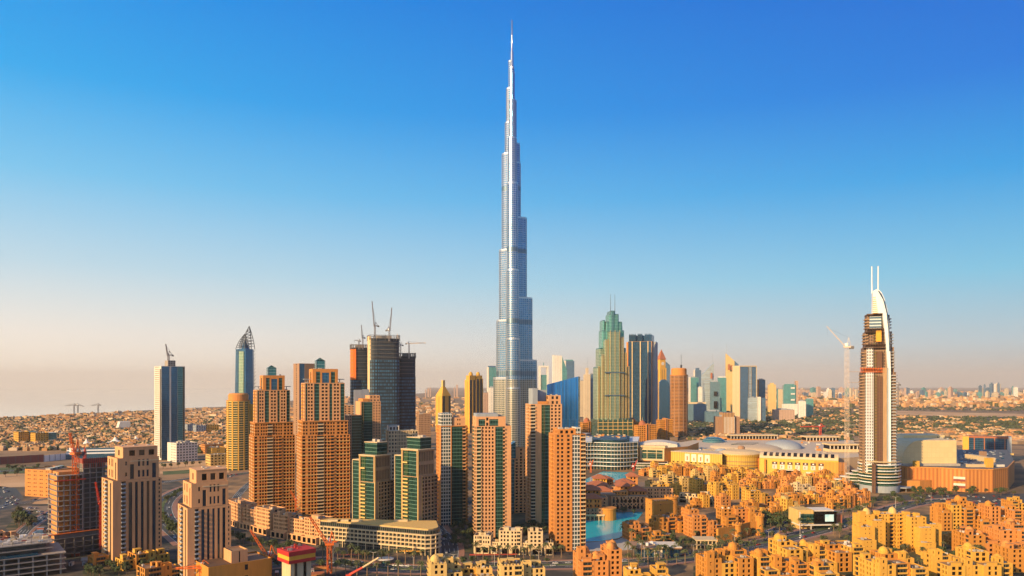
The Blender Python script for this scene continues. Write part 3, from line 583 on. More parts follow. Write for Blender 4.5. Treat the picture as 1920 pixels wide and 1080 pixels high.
# three unfinished towers with a woven facade
gridmat('woven', (.008, .017, .028), (.014, .055, .095), 4.6, 7.2, .62, .55, .12, .35, rand=.8, roundr=30.0, blue=(.03, .10, .17))
gridmat('open_floors', (.028, .045, .065), (.012, .018, .028), 3.4, 4.0, .8, .66, .1, .6, rand=.6, roundr=22.0)
def ellipse(a, b_, n=28, p=5.0): return [(a*math.copysign(abs(cos(t))**(2/p), cos(t)), b_*math.copysign(abs(sin(t))**(2/p), sin(t))) for t in [2*pi*i/n for i in range(n)]]
def unfinished(px, wpx, top, ymid, label, d, wrap):
    b = Bld('unfinished_tower', label, 'tower', px, 850, 50, 8, d=d); K = b.k; a = wpx*K/2; zt = b.z(top); zm = b.z(ymid)
    m = MB(); m.prism(ellipse(a, a*.8), 0, zm); b.part('woven_facade', m, 'woven')
    m = MB(); m.prism(ellipse(a*.97, a*.77), zm + .01, zt - 8); b.part('open_floors', m, 'open_floors')
    for i in range(int((zt - 8 - zm)/8)):
        m = MB(); m.prism(ellipse(a*1.01, a*.81), zm + 6 + i*8, zm + 7 + i*8, bottom=True); b.part('floor_slab', m, 'concrete_dark')
    m = MB(); e = ellipse(a*1.02, a*.82)
    for i in range(0, 28, 1):
        m.tube((*e[i], zt - 12), (*e[i], zt), .45)
    for i in range(28): m.tube((*e[i], zt - 1), (*e[(i+1) % 28], zt - 1), .45); m.tube((*e[i], zt - 8), (*e[(i+1) % 28], zt - 8), .35)
    b.part('edge_scaffold', m, 'concrete_dark')
    m = MB(); m.box(-a*.45, a*.5, -a*.3, a*.4, zt - 8, zt - 1); b.part('core', m, 'concrete')
    if wrap:
        m = MB(); m.prism([(-a*1.04, -a*.42), (-a*.93, -a*.62), (-a*.88, -a*.62), (-a*.88, 0), (-a*1.04, 0)] if wrap[2] != 'net_orange' else [(-a*1.04, -a*.42), (-a*.80, -a*.75), (-a*.5, -a*.86), (-a*.5, 0), (-a*1.04, 0)], b.z(wrap[1]), b.z(wrap[0])); b.part('safety_net' if wrap[2] == 'net_orange' else 'corner_pier', m, wrap[2])
    return b
b1 = unfinished(674, 33, 646, 712, 'unfinished tower wrapped in orange netting, left of the three', 1660, (655, 712, 'net_orange'))
b2 = unfinished(719, 57, 629, 676, 'tallest of the three unfinished towers, dark woven facade', 1590, (632, 735, 'cream'))
b3 = unfinished(762, 33, 662, 706, 'unfinished tower, right and lowest of the three woven ones', 1640, (715, 770, 'terracotta'))
for b in (b1, b2, b3): b.finish()

# small far towers between the unfinished towers and the tallest one
b = Bld('hotel_tower', 'slim golden tower with a stepped pointed top, alone on the plain', 'tower', 831, 800, 34, 38, d=2300); K = b.k
w = 10*K; b.tier(-w, w, -w, w, 0, b.z(742), 'sand_gold', front=[('g', .8, {'g': 'bay_dark'}), ('p', 1), ('g', .6, {'g': 'bay_dark'})], left=[('p', 1), ('s', .2), ('p', 1)], fl=4)
m = MB()
for i in range(5): f = 1 - i*.18; m.prism([(-w*f, -w*f), (w*f, -w*f), (w*f, w*f), (-w*f, w*f)], b.z(742) + i*b.k*4 + .02, b.z(742) + (i+1)*b.k*4, top=[(x*(f-.12)/f, y*(f-.12)/f) for x, y in [(-w*f, -w*f), (w*f, -w*f), (w*f, w*f), (-w*f, w*f)]])
b.part('stepped_crown', m, 'sand_gold'); m = MB(); m.box(-w*.25, w*.25, -w*.25, w*.25, b.z(724), b.z(713)); b.part('finial', m, 'sand_pale'); b.finish()
b = Bld('hotel_tower', 'paired golden and grey towers with small round caps, far left of the tallest tower', 'tower', 889, 800, 44, 36, d=2250); K = b.k
for i, (x, w) in enumerate(((-8*K, 8*K), (9*K, 7.4*K))):
    b.tier(x - w, x + w, -w + i*2, w + i*2, 0, b.z(712 if i == 0 else 710), 'sand_gold', front=[('g', .8, {'g': 'bay_dark'}), ('p', .3), ('g', .8, {'g': 'bay_dark'}), ('p', .2)], left=[('p', 1), ('s', .2), ('p', 1)], fl=4)
    m = MB(); m.box(x - w*.8, x + w*.8, -w*.7, w*.7, b.z(712) - .9, b.z(704)); m.lathe([(w*.5, b.z(704)), (w*.5, b.z(701)), (w*.3, b.z(698)), (0, b.z(697))], (x, 0), 12); b.part('round_cap', m, 'sand_gold')
b.finish()

# ------------------------------------------------------------------ right of the tallest tower
gridmat('deep_blue_glass', (.02, .10, .26), (.006, .07, .26), 3.2, 80, .88, .995, .7, .1, rand=.5, blue=(.012, .17, .52))
b = Bld('office_building', 'deep blue glass block with a sloping sharp top', 'building', 1057, 822, 46, -6, d=1420); K = b.k
m = MB(); A, B = -29*K, 29*K; m.plate([(A, 0), (B, 0), (B, b.z(706)), (A, b.z(721))], -20, 20); b.part('glass_body', m, 'deep_blue_glass')
m = MB()
for i in range(13): x = A + (B-A)*i/12; m.box(x - .3, x + .3, -20.6, -20.02, 0, b.z(721 - 15*i/12) - .5)
b.part('glass_fins', m, 'glass_blue'); b.finish()
# green stepped tower with two masts
b = Bld('hotel_tower', 'pale green glass tower stepping up to two thin masts', 'tower', 1146, 826, 60, 14, d=1950); K = b.k
for x0, x1, y0, top, mt in ((-30, 30, -24, 700, 'green_rib'), (-31.5, -25, -27, 690, 'green_rib'), (24, 30, -27, 690, 'green_rib'), (-25.4, -18, -30, 668, 'green_rib'), (17.5, 24.5, -30, 664, 'green_rib'), (-18.3, -10, -33, 640, 'green_rib'), (10, 17.8, -33, 636, 'green_rib'), (-10.3, 10.3, -36, 624, 'green_rib'),
                            (-26, 25, -18, 655, 'green_rib'), (-20, 22, -15, 622, 'green_clear'), (-13, 18, -17, 606, 'green_clear'), (-7, 11, -19, 592, 'green_clear'), (-4.5, 3.5, -20, 586, 'glass_teal'), (13, 19.5, -12, 612, 'green_clear'), (-18, -13.2, -12, 603, 'green_clear')):
    z1 = b.z(top); m = MB(); m.prism([(x0*K, y0*K*.8 + 3), (x0*K + 3, y0*K*.8), (x1*K - 3, y0*K*.8), (x1*K, y0*K*.8 + 3), (x1*K, 20*K + y0*.3), (x0*K, 20*K + y0*.3)], 0, z1); b.part('glass_bay', m, mt)
    m = MB(); m.box(x0*K + .5, x1*K - .5, y0*K*.8 + 3, 19*K + y0*.3, z1 + .02, z1 + 3); b.part('bay_top', m, 'glass_teal')
    if y0 < -22:
        for x in (x0 + 1.6, (x0 + x1)/2, x1 - 1.6): m = MB(); m.box(x*K - .3, x*K + .3, y0*K*.8 - .9, y0*K*.8 - .02, b.z(783), z1 + 4); b.part('rib', m, 'sand_pale')
for y in (700, 742): m = MB(); m.box(-19*K, 18.5*K, -29.6*K, -26.5*K, b.z(y), b.z(y - 2), bottom=True); b.part('band', m, 'band_steel')
m = MB(); m.box(-33*K, 33*K, -30*K, 22*K, 0, b.z(786)); b.part('base_block', m, 'glass_green')
for i in range(8): m = MB(); x = (-32.5 + i*9.3)*K; m.box(x, x + 1.2, -30.6*K, -30.02*K, 0, b.z(786) + 1); b.part('base_rib', m, 'sand_pale')
for i in range(4): m = MB(); z = 20 + i*9; m.box(-33.4*K, 33.4*K, -30.4*K, -30.01*K, z, z + 1.4, bottom=True); b.part('base_band', m, 'sand_pale')
for x in (-4.2, 4):
    m = MB(); m.tube((x*K, -12*K, b.z(592)), (x*K, -12*K, b.z(553)), .9, 6, r2=.4); b.part('mast', m, 'dark_steel')
m = MB(); m.box(-34*K, 36*K, -34*K*.9, -30*K, 0, b.z(806)); b.part('podium', m, 'glass_green'); b.finish()
# dark blue twin-shouldered block with pale vertical piers
gridmat('navy_glass', (.03, .08, .15), (.015, .085, .17), 2.6, 3.9, .86, .82, .6, .13, rand=.55)
b = Bld('office_tower', 'broad dark blue glass tower with three pale vertical piers', 'tower', 1203, 812, 60, -8, d=2150); K = b.k
b.tier(-22*K, 22*K, -20*K, 20*K, 0, b.z(641), 'brown_stone', front=[('g', 1, {'g': 'navy_glass', 'dep': 1, 'top': .1})], left=[('p', 1)], right=[('p', 1), ('g', 1, {'g': 'navy_glass'}), ('p', .5)], fl=4)
m = MB(); m.box(-26*K, -22.05*K, -16*K, 16*K, 0, b.z(642)); b.part('side_pier', m, 'stone_orange')
m = MB(); m.box(22.05*K, 28*K, -16*K, 16*K, 0, b.z(642)); b.part('side_pier', m, 'grey_panel')
for x in (-14.5, .5, 14.5, 21.2):
    m = MB(); m.box(x*K - 1.3, x*K + 1.3, -20.7*K, -20.02*K, 0, b.z(641)); b.part('pier', m, 'cream' if x < 20 else 'brown_stone')
for x0, x1 in ((-21, -8), (-5, 4), (8, 21)):
    m = MB()
    m.box(x0*K, x1*K, -18*K, 18*K, b.z(641) - .8, b.z(629))
    for i in range(5): xx = x0 + (x1 - x0)*(i + .5)/5; m.box(xx*K - 1, xx*K + 1, -18.6*K, -18.02*K, b.z(641), b.z(627))
    b.part('crown_block', m, 'navy_glass')
m = MB(); m.box(-8*K, 8*K, -14*K, 14*K, b.z(641) - .8, b.z(630.5)); b.part('crown_link', m, 'glass_blue'); b.finish()
# round bronze tower
b = round_tower('office_tower', 'round bronze tower with banded floors, right of the dark blue tower', 1273, 821, 33, 690, 704, 'brown_stone', 'stone_orange', 'stone_orange')
m = MB(); m.tube((6, 0, b.z(690)), (6, 0, b.z(684)), 2.5); m.tube((6, 0, b.z(684)), (6, 0, b.z(665)), .5); b.part('mast', m, 'dark_steel'); b.finish()
# clock tower hotel
b = Bld('clock_tower', 'yellow clock tower with a pointed dark red roof, beside the dark blue tower', 'tower', 1240, 790, 40, 30, d=3100); K = b.k
w = 7*K; b.tier(-w, w, -w, w, 0, b.z(690), 'sand_gold', front=[('p', 1), ('s', .5), ('p', .6), ('s', .5), ('p', 1)], left=[('p', 1), ('s', .5), ('p', 1)], fl=5)
m = MB(); m.box(-w*.8, w*.8, -w*.8, w*.8, b.z(690) - .8, b.z(674)); b.part('belfry', m, 'sand_gold')
m = MB(); m.plate([(w*.45*cos(t), b.z(682) + w*.45*sin(t)) for t in [2*pi*i/16 for i in range(16)]], -w*.8 - .6, -w*.8 - .02); b.part('clock_face', m, 'white_wall')
m = MB(); m.prism([(-w*.95, -w*.95), (w*.95, -w*.95), (w*.95, w*.95), (-w*.95, w*.95)], b.z(674) + .02, b.z(655), top=[(-.5, -.5), (.5, -.5), (.5, .5), (-.5, .5)]); b.part('roof', m, 'terracotta'); b.finish()
# ------------------------------------------------------------------ ground, sea, water, roads
HAZE = 2.9e-5
def ground_mat():
    m, n, l, b = newmat('ground')
    t = n.new('ShaderNodeTexCoord')
    def noi(s, d=6, r=.6):
        q = n.new('ShaderNodeTexNoise'); q.inputs['Scale'].default_value = s; q.inputs['Detail'].default_value = d; q.inputs['Roughness'].default_value = r; l.new(t.outputs['Object'], q.inputs[0]); return q.outputs[0]
    a, c, e = noi(.0016), noi(.012), noi(.11)
    r = n.new('ShaderNodeValToRGB'); l.new(mathn(n, l, 'ADD', mathn(n, l, 'MULTIPLY', a, .5), mathn(n, l, 'MULTIPLY', c, .5)), r.inputs[0]); el = r.color_ramp.elements
    for x in range(2): el.new(.5)
    for q, (p, cc) in zip(el, ((.38, (.05, .055, .026)), (.46, (.17, .10, .05)), (.54, (.33, .19, .085)), (.66, (.44, .27, .13)))): q.position = p; q.color = (*cc, 1)
    l.new(mixc(n, l, mathn(n, l, 'MULTIPLY', e, .45), r.outputs[0], (.13, .09, .055)), b.inputs['Base Color']); b.inputs['Roughness'].default_value = 1
ground_mat()
g = MB(); g.face([(-45000, -1500, 0), (45000, -1500, 0), (45000, 42000, 0), (-45000, 42000, 0)]); structure('ground', g, 'ground')
m, n, l, b_ = newmat('sea'); b_.inputs['Base Color'].default_value = (.52, .55, .43, 1); b_.inputs['Roughness'].default_value = .03
def wavebump(n, l, b_, s, st):
    t = n.new('ShaderNodeTexCoord'); q = n.new('ShaderNodeTexNoise'); q.inputs['Scale'].default_value = s; q.inputs['Detail'].default_value = 4; l.new(t.outputs['Object'], q.inputs[0])
    bp = n.new('ShaderNodeBump'); bp.inputs['Strength'].default_value = st; bp.inputs['Distance'].default_value = .4; l.new(q.outputs[0], bp.inputs['Height']); l.new(bp.outputs[0], b_.inputs['Normal'])
wavebump(n, l, b_, .02, .02)
s_ = MB(); s_.face([(-44900, 2200, .3), (wx(-60, gd(784)), gd(784), .3), (wx(60, gd(781)), gd(781), .3), (wx(130, gd(776)), gd(776), .3), (wx(230, gd(772)), gd(772), .3), (wx(330, gd(766)), gd(766), .3), (wx(440, gd(762)), gd(762), .3), (wx(560, gd(750)), gd(750), .3), (wx(800, gd(737)), gd(737), .3), (wx(800, 41900), 41900, .3), (-44900, 41900, .3)]); structure('sea', s_, 'sea')
def sheet(name, pts, z, mat, px=True):
    m = MB(); p = [gp(*q)[:2] if px else q for q in pts]
    ar = sum(p[i][0]*p[(i+1) % len(p)][1] - p[(i+1) % len(p)][0]*p[i][1] for i in range(len(p)))
    if ar < 0: p = p[::-1]
    m.face([(*q, z) for q in p]); return structure(name, m, mat)
def ribbon(pts, w, smooth=4):
    """left and right edges of a road w metres wide through photo ground points"""
    P = [Vector(gp(*q)[:2]) for q in pts]; Q = []
    for i in range(len(P) - 1):
        a, b, c, d = P[max(0, i-1)], P[i], P[i+1], P[min(len(P)-1, i+2)]
        for k in range(smooth):
            t = k/smooth; Q.append(.5*((2*b) + (c-a)*t + (2*a - 5*b + 4*c - d)*t*t + (3*b - a - 3*c + d)*t**3))
    Q.append(P[-1]); L, R_ = [], []
    for i, p in enumerate(Q):
        t = (Q[min(i+1, len(Q)-1)] - Q[max(i-1, 0)]).normalized(); n = Vector((-t.y, t.x)); L.append(p + n*w/2); R_.append(p - n*w/2)
    return Q, L, R_
ROADS = {}
def road(key, pts, w, z=.10, median=False, name='road', lines=True, walk=5):
    Q, L, R_ = ribbon(pts, w); ROADS[key] = (Q, w); m = MB()
    for i in range(len(Q) - 1): m.face([(*R_[i], z), (*R_[i+1], z), (*L[i+1], z), (*L[i], z)])
    structure(name, m, 'asphalt')
    if walk:
        for s in (1, -1):
            Q2, L2, R2 = ribbon(pts, w + 2*walk); m = MB(); k = MB()
            for i in range(len(Q) - 1):
                a, c = (L, L2) if s > 0 else (R_, R2)
                f = [(*a[i], z + .14), (*a[i+1], z + .14), (*c[i+1], z + .14), (*c[i], z + .14)]
                m.face(f if s < 0 else f[::-1]); g = [(*a[i], z - .02), (*a[i+1], z - .02), (*a[i+1], z + .14), (*a[i], z + .14)]; k.face(g if s > 0 else g[::-1])
            structure('pavement', m, 'paving'); structure('kerb', k, 'kerb')
    if lines:
        m = MB()
        for off, dash in ((0, 1 if not median else 0), (w*.25, 1), (-w*.25, 1), (w/2 - .5, 0), (-w/2 + .5, 0)):
            if off == 0 and median: continue
            acc = 0
            for i in range(len(Q) - 1):
                if dash and i % 2: continue
                t = (Q[i+1] - Q[i]).normalized(); n = Vector((-t.y, t.x)); a, c = Q[i] + n*off, Q[i+1] + n*off
                m.face([(*(a - n*.14), z + .012), (*(c - n*.14), z + .012), (*(c + n*.14), z + .012), (*(a + n*.14), z + .012)])
        structure('road_marking', m, 'line_white')
    if median:
        m = MB(); k = MB()
        for i in range(len(Q) - 1):
            t = (Q[i+1] - Q[i]).normalized(); n = Vector((-t.y, t.x))*2.2
            m.face([(*(Q[i] - n), z + .15), (*(Q[i+1] - n), z + .15), (*(Q[i+1] + n), z + .15), (*(Q[i] + n), z + .15)])
            for s in (1, -1): f = [(*(Q[i] + n*s), z - .02), (*(Q[i+1] + n*s), z - .02), (*(Q[i+1] + n*s), z + .15), (*(Q[i] + n*s), z + .15)]; k.face(f if s < 0 else f[::-1])
        structure('median_strip', m, 'lawn'); structure('kerb', k, 'kerb')
def noisy(name, a, c, e, s=.05, rough=1):
    m, n, l, b = newmat(name); t = n.new('ShaderNodeTexCoord'); q = n.new('ShaderNodeTexNoise'); q.inputs['Scale'].default_value = s; q.inputs['Detail'].default_value = 7; l.new(t.outputs['Object'], q.inputs[0])
    r = n.new('ShaderNodeValToRGB'); el = r.color_ramp.elements; el.new(.5)
    for k, (p, cc) in zip(el, ((.35, a), (.5, c), (.65, e))): k.position = p; k.color = (*cc, 1)
    l.new(q.outputs[0], r.inputs[0]); l.new(r.outputs[0], b.inputs['Base Color']); b.inputs['Roughness'].default_value = rough
noisy('lawn', (.035, .06, .015), (.06, .10, .025), (.11, .12, .05)); noisy('dark_lot', (.02, .026, .02), (.06, .052, .044), (.17, .115, .07), .045); noisy('yard', (.10, .07, .04), (.22, .13, .06), (.36, .21, .09), .04); noisy('sand_field', (.40, .22, .10), (.52, .31, .15), (.60, .38, .20), .006); noisy('scrub', (.015, .022, .008), (.045, .05, .02), (.26, .15, .06), .012); noisy('garden', (.018, .030, .012), (.04, .048, .02), (.15, .10, .05), .07)
sheet('yard', [(-120, 1200), (900, 1200), (1100, 1150), (1110, 1000), (960, 940), (640, 930), (420, 960), (330, 900), (120, 905), (-120, 980)], .02, 'dark_lot')
sheet('yard', [(1090, 1180), (2050, 1180), (2050, 935), (1700, 925), (1560, 900), (1200, 884), (1090, 905)], .024, 'yard')
sheet('car_park', [(-60, 905), (30, 915), (46, 935), (20, 955), (-60, 965)], .05, 'asphalt'); sheet('car_park', [(30, 950), (104, 948), (104, 965), (70, 985), (30, 975)], .05, 'plaza')
sheet('sand_lot', [(-80, 888), (70, 888), (62, 912), (-80, 918)], .05, 'sand_field'); sheet('sand_lot', [(295, 866), (430, 862), (430, 886), (300, 888)], .05, 'sand_field')
sheet('lawn', [(-60, 878), (120, 874), (118, 884), (-60, 892)], .07, 'lawn'); sheet('lawn', [(300, 960), (332, 955), (333, 1005), (305, 995)], .06, 'lawn')
sheet('car_park', [(1690, 928), (1960, 925), (1960, 960), (1800, 948), (1700, 940)], .05, 'asphalt'); sheet('car_park', [(1425, 978), (1490, 972), (1500, 1000), (1430, 1006)], .05, 'asphalt')
sheet('garden', [(820, 1035), (890, 1035), (890, 960), (1000, 960), (1032, 990), (1035, 1000), (830, 1000)], .045, 'garden'); sheet('garden', [(1800, 1010), (1840, 1008), (1835, 985), (1790, 985)], .045, 'garden'); sheet('garden', [(1640, 940), (1720, 938), (1720, 925), (1650, 925)], .045, 'garden')
sheet('dirt_plot', [(120, 895), (300, 893), (302, 930), (200, 945), (60, 945)], .052, 'sand_field'); sheet('dirt_plot', [(430, 905), (470, 895), (470, 965), (425, 970), (400, 945)], .052, 'yard'); sheet('lawn', [(305, 884), (430, 876), (430, 882), (306, 891)], .06, 'lawn')
sheet('garden', [(40, 958), (70, 956), (80, 985), (30, 1005), (10, 990)], .056, 'garden'); sheet('garden', [(155, 1056), (335, 1048), (335, 1095), (155, 1095)], .056, 'garden'); sheet('garden', [(430, 1012), (600, 1044), (600, 1050), (430, 1022)], .056, 'garden')
sheet('garden', [(1180, 1012), (1300, 1008), (1345, 1018), (1345, 1024), (1180, 1030)], .056, 'garden'); sheet('garden', [(1415, 985), (1490, 962), (1500, 990), (1440, 1004)], .06, 'garden')
sheet('garden', [(1300, 1062), (1420, 1044), (1560, 1012), (1640, 985), (1720, 965), (1960, 965), (1960, 1140), (1300, 1140)], .058, 'garden')  # dark sheet for greenery and asphalt, shade between the blocks put into its colour
sheet('desert_strip', [(1670, 770), (1900, 776), (1960, 779), (1960, 782), (1800, 781), (1670, 778)], .4, 'sand_field'); sheet('sand_lot', [(1300, 822), (1360, 812), (1500, 806), (1560, 812), (1560, 822), (1460, 826)], .3, 'sand_field')
sheet('scrub', [(1220, 765), (1500, 778), (1660, 775), (1960, 784), (1960, 812), (1700, 815), (1560, 805), (1400, 806), (1260, 812)], .2, 'scrub')
# lake
m, n, l, b_ = newmat('lake'); b_.inputs['Base Color'].default_value = (.018, .50, .64, 1); b_.inputs['Roughness'].default_value = .12; wavebump(n, l, b_, .35, .15)
sheet('lake_water', [(1050, 1018), (1130, 1014), (1160, 1009), (1180, 996), (1192, 978), (1205, 962), (1190, 925), (1182, 900), (1180, 886), (1130, 884), (1110, 893), (1085, 905), (1050, 930)], .08, 'lake')
sheet('quay', [(1142, 961), (1205, 961), (1215, 945), (1215, 905), (1160, 903), (1120, 909), (1108, 925), (1085, 935), (1085, 955), (1120, 958)], .6, 'plaza')
sheet('promenade', [(1085, 1019), (1130, 1015), (1158, 1012), (1178, 1002), (1200, 1010), (1215, 1030), (1165, 1032), (1085, 1034)], .13, 'kerb')
road('boulevard', [(500, 1060), (600, 1052), (700, 1064), (800, 1068), (900, 1062), (1010, 1060), (1100, 1058), (1180, 1056), (1300, 1044), (1400, 1024), (1480, 1008), (1560, 988), (1640, 965), (1720, 943), (1820, 936)], 24, median=True)
road('side_street', [(836, 1062), (843, 1035), (838, 1012), (822, 996), (815, 985)], 16, z=.13)
road('left_street', [(88, 1034), (62, 1042), (30, 1030), (42, 1000), (72, 975), (108, 955)], 12, z=.12, walk=3)
road('curved_road', [(360, 1020), (322, 988), (306, 968), (306, 945), (330, 924), (380, 905), (432, 892), (480, 885)], 22, z=.12, median=True)
road('highway', [(-150, 892), (0, 884), (120, 876), (300, 868), (420, 858)], 26, z=.14, walk=0)
road('back_street', [(1430, 1010), (1470, 985), (1500, 972), (1560, 962), (1620, 952)], 10, z=.12, walk=2)
road('parallel_road', [(-60, 958), (60, 940), (150, 925), (300, 905), (420, 888)], 14, z=.16, walk=0)
road('link_road', [(430, 960), (445, 930), (470, 905), (500, 890)], 10, z=.16, walk=0)
# ------------------------------------------------------------------ towers of the financial district and the far skyline
gridmat('pale_stripe', (.55, .58, .58), (.10, .20, .26), 40, 4.2, .99, .55, .4, .25)
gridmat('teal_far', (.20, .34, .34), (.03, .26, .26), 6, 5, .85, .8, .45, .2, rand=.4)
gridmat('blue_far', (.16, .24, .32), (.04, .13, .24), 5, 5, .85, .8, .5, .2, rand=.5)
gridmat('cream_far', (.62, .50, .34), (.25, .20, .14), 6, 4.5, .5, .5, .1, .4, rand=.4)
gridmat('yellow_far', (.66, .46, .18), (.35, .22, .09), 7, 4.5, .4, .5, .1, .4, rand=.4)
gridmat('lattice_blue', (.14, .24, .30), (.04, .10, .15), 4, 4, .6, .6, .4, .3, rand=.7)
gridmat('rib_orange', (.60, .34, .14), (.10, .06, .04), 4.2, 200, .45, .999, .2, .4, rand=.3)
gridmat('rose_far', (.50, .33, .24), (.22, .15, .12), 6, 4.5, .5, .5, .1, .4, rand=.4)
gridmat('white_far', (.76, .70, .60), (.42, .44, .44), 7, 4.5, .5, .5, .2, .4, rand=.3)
def far(label, x0, x1, top, d, mat, D=None, phi=8, crown=None, cat='tower', name='office_tower', side=None, finish=True, mast=None, slope=None):
    wpx = x1 - x0; D = D or max(18, wpx*d/F*.7); b = Bld(name, label, cat, (x0+x1)/2, 0, D, phi, d=d); k = b.k; w = wpx*k/2; zt = b.z(top)
    m = MB()
    if slope: m.plate([(-w, 0), (w, 0), (w, zt + slope[1]*k), (-w, zt + slope[0]*k)], -D/2, D/2)
    else: m.box(-w, w, -D/2, D/2, 0, zt, 0)
    b.part('body', m, mat)
    if side:
        m = MB(); m.box(-w - .6, -w - .02 + w*.25, -D/2 - .6, D/2 + .4, 0, zt + 1.5); b.part('side_pier', m, side)
    if crown:
        m = MB(); m.box(-w*crown[0], w*crown[0], -D*.3, D*.3, zt + .02 - 1, zt + crown[1]*k); b.part('crown', m, crown[2] if len(crown) > 2 else mat)
    elif not slope:
        m = MB(); m.box(-w*.6, w*.3, -D*.25, D*.25, zt + .02, zt + 5); m.box(w*.4, w*.7, -D*.2, D*.1, zt + .02, zt + 3); b.part('roof_plant', m, 'grey_panel')
    if mast:
        m = MB(); m.tube((mast[0]*k, 0, zt), (mast[0]*k, 0, b.z(mast[1])), 1.2*k/2, 5, r2=.35*k); b.part('mast', m, 'steel')
    return b
far('pale teal tower half hidden at the left side of the tallest tower', 914, 930, 689, 3300, 'teal_far', side='white_wall', crown=(.9, 3, 'blue_far'))
far('small white block at the left foot of the tallest tower', 917, 927, 727, 2700, 'white_far')
far('small brown tower between the paired golden towers and the tallest tower', 906, 915, 736, 2600, 'rose_far')
# frame shaped tower
b = Bld('office_tower', 'white frame shaped tower with a square hole near the top', 'tower', 1019, 0, 40, 5, d=3600); k = b.k
for x0, x1, z0, z1 in ((-9, -5.5, 0, b.z(686)), (5.5, 9, 0, b.z(686)), (-5.48, 5.48, b.z(689), b.z(686))):
    m = MB(); m.box(x0*k, x1*k, -18, 18, z0, z1, bottom=True); b.part('frame', m, 'white_far')
m = MB(); m.box(-5.46*k, 5.46*k, -14, 14, 0, b.z(703)); m.tube((0, 0, b.z(686)), (0, 0, b.z(680)), 1.5); b.part('body', m, 'teal_far')
b = far('white slab tower with a sloping teal flank, right of the frame shaped tower', 1036, 1053, 667, 3200, 'white_far', slope=(1, 0)); k = b.k
m = MB(); w = 8.5*k; m.plate([(w + .02, 0), (w + 9*k, 0), (w + 9*k, b.z(694)), (w + .02, b.z(669))], -18, 16); b.part('sloping_flank', m, 'teal_far')
far('teal tower with a lighter stepped top behind the white slab tower', 1058, 1076, 677, 3500, 'blue_far', side='white_wall', crown=(.8, 2.5, 'teal_far'))
far('yellow green block left of the cream spire tower', 1087, 1096, 714, 3400, 'cream_far')
b = far('cream tower with a pointed spire, left of the pale green glass tower', 1095, 1106, 702, 3000, 'cream_far', crown=(.4, 12), mast=(1, 669), D=34)
far('blue green block against the right flank of the cream spire tower', 1105.5, 1114, 702, 3060, 'blue_far')
b = Bld('office_tower', 'dark blue block with a rounded shoulder between the clock tower and bronze tower', 'tower', 1246, 0, 50, 4, d=2700); k = b.k
m = MB(); m.plate([(-10*k, 0), (10*k, 0), (10*k, b.z(725)), (6*k, b.z(716)), (0, b.z(711)), (-6*k, b.z(712)), (-10*k, b.z(717))], -22, 22); b.part('body', m, 'navy_glass')
m = MB(); m.box(-10.3*k, 10.3*k, -22.5, -18, 0, 14); b.part('podium', m, 'white_wall')
far('slim pale blue tower behind the clock tower', 1247, 1256, 681, 3500, 'blue_far', slope=(4, -4))
far('grey tower with a teal front, leftmost of the financial district', 1292, 1309, 708, 3700, 'teal_far', side='white_wall')
far('blue and white tower with a notched top behind the teal front', 1301, 1314, 694, 4300, 'blue_far', side='white_wall', crown=(.5, 4))
far('small white block between the teal front and the triangular tower', 1309, 1316, 726, 3600, 'white_far')
b = far('left triangular topped twin tower, pale grey green with mast', 1316, 1337, 690, 4000, 'pale_stripe', slope=(-12, 10), mast=(9.5, 664))
k = b.k; m = MB(); m.box(4*k, 7.5*k, -b_ if False else -30, -29, b.z(710), b.z(699)); b.part('slot', m, 'terracotta')
far('banded grey block in front of the left triangular tower', 1320, 1333, 713, 3300, 'pale_stripe')
b = far('patterned grey green block with dark slots in the financial district', 1332, 1349, 716, 3250, 'lattice_blue'); k = b.k
for y0, y1 in ((742, 734), (765, 752)):
    m = MB(); m.box(-3*k, 3*k, -b.k*8 - 2, -b.k*6 - 1, b.z(y0), b.z(y1)); b.part('slot', m, 'pane_dark')
far('mint green glass tower behind the patterned block', 1346, 1361, 708, 3800, 'teal_far', crown=(.9, 2, 'white_far'))
far('low blue lattice block left of the patterned block', 1289, 1322, 757, 2900, 'lattice_blue', D=60, cat='building', name='office_block', crown=(1.0, 3, 'cream'))
far('low dark blue lattice annex under the patterned block', 1322.5, 1352, 771, 2800, 'lattice_blue', D=50, cat='building', name='office_block')
b = far('right triangular topped twin tower, cream with a blue slope and tall mast', 1361, 1376, 673, 4000, 'yellow_far', slope=(10, -4), mast=(-6.5, 645)); k = b.k
m = MB(); m.plate([(7.52*k, 0), (15*k, 0), (15*k, b.z(684)), (7.52*k, b.z(677))], -24, 24); b.part('side_wing', m, 'blue_far')
m = MB(); m.box(-5*k, -1*k, -32, -30.5, b.z(694), b.z(683)); m.box(.5*k, 3*k, -32, -30.5, b.z(694), b.z(685)); b.part('slot', m, 'terracotta')
b = Bld('office_tower', 'square framed blue glass tower with a bright cream side wall', 'tower', 1396, 0, 60, 26, d=3100); k = b.k
b.tier(-17*k, 17*k, -15*k, 15*k, 0, b.z(686), 'cream', front=[('p', .12), ('g', 1.8, {'g': 'blue_far', 'dep': 2, 'top': 4}), ('g', .6, {'g': 'pale_stripe', 'dep': 2, 'top': 4}), ('g', 1, {'g': 'blue_far', 'dep': 2, 'top': 4}), ('p', .1)], left=[('p', 1), ('s', .08), ('p', 1)], fl=6); b.finish()
far('dark tower with an orange edge, right of the square framed tower', 1421, 1434, 712, 3150, 'navy_glass', side='stone_orange')
b = far('grey banded lower block with a white pier, in front of the square framed tower', 1403, 1419, 746, 2950, 'pale_stripe'); k = b.k
m = MB(); m.box(8.1*k, 13*k, -30, 20, 0, b.z(744)); b.part('pier', m, 'white_wall'); m = MB(); m.box(13.1*k, 22*k, -22, 20, 0, b.z(746)); b.part('body', m, 'blue_far')
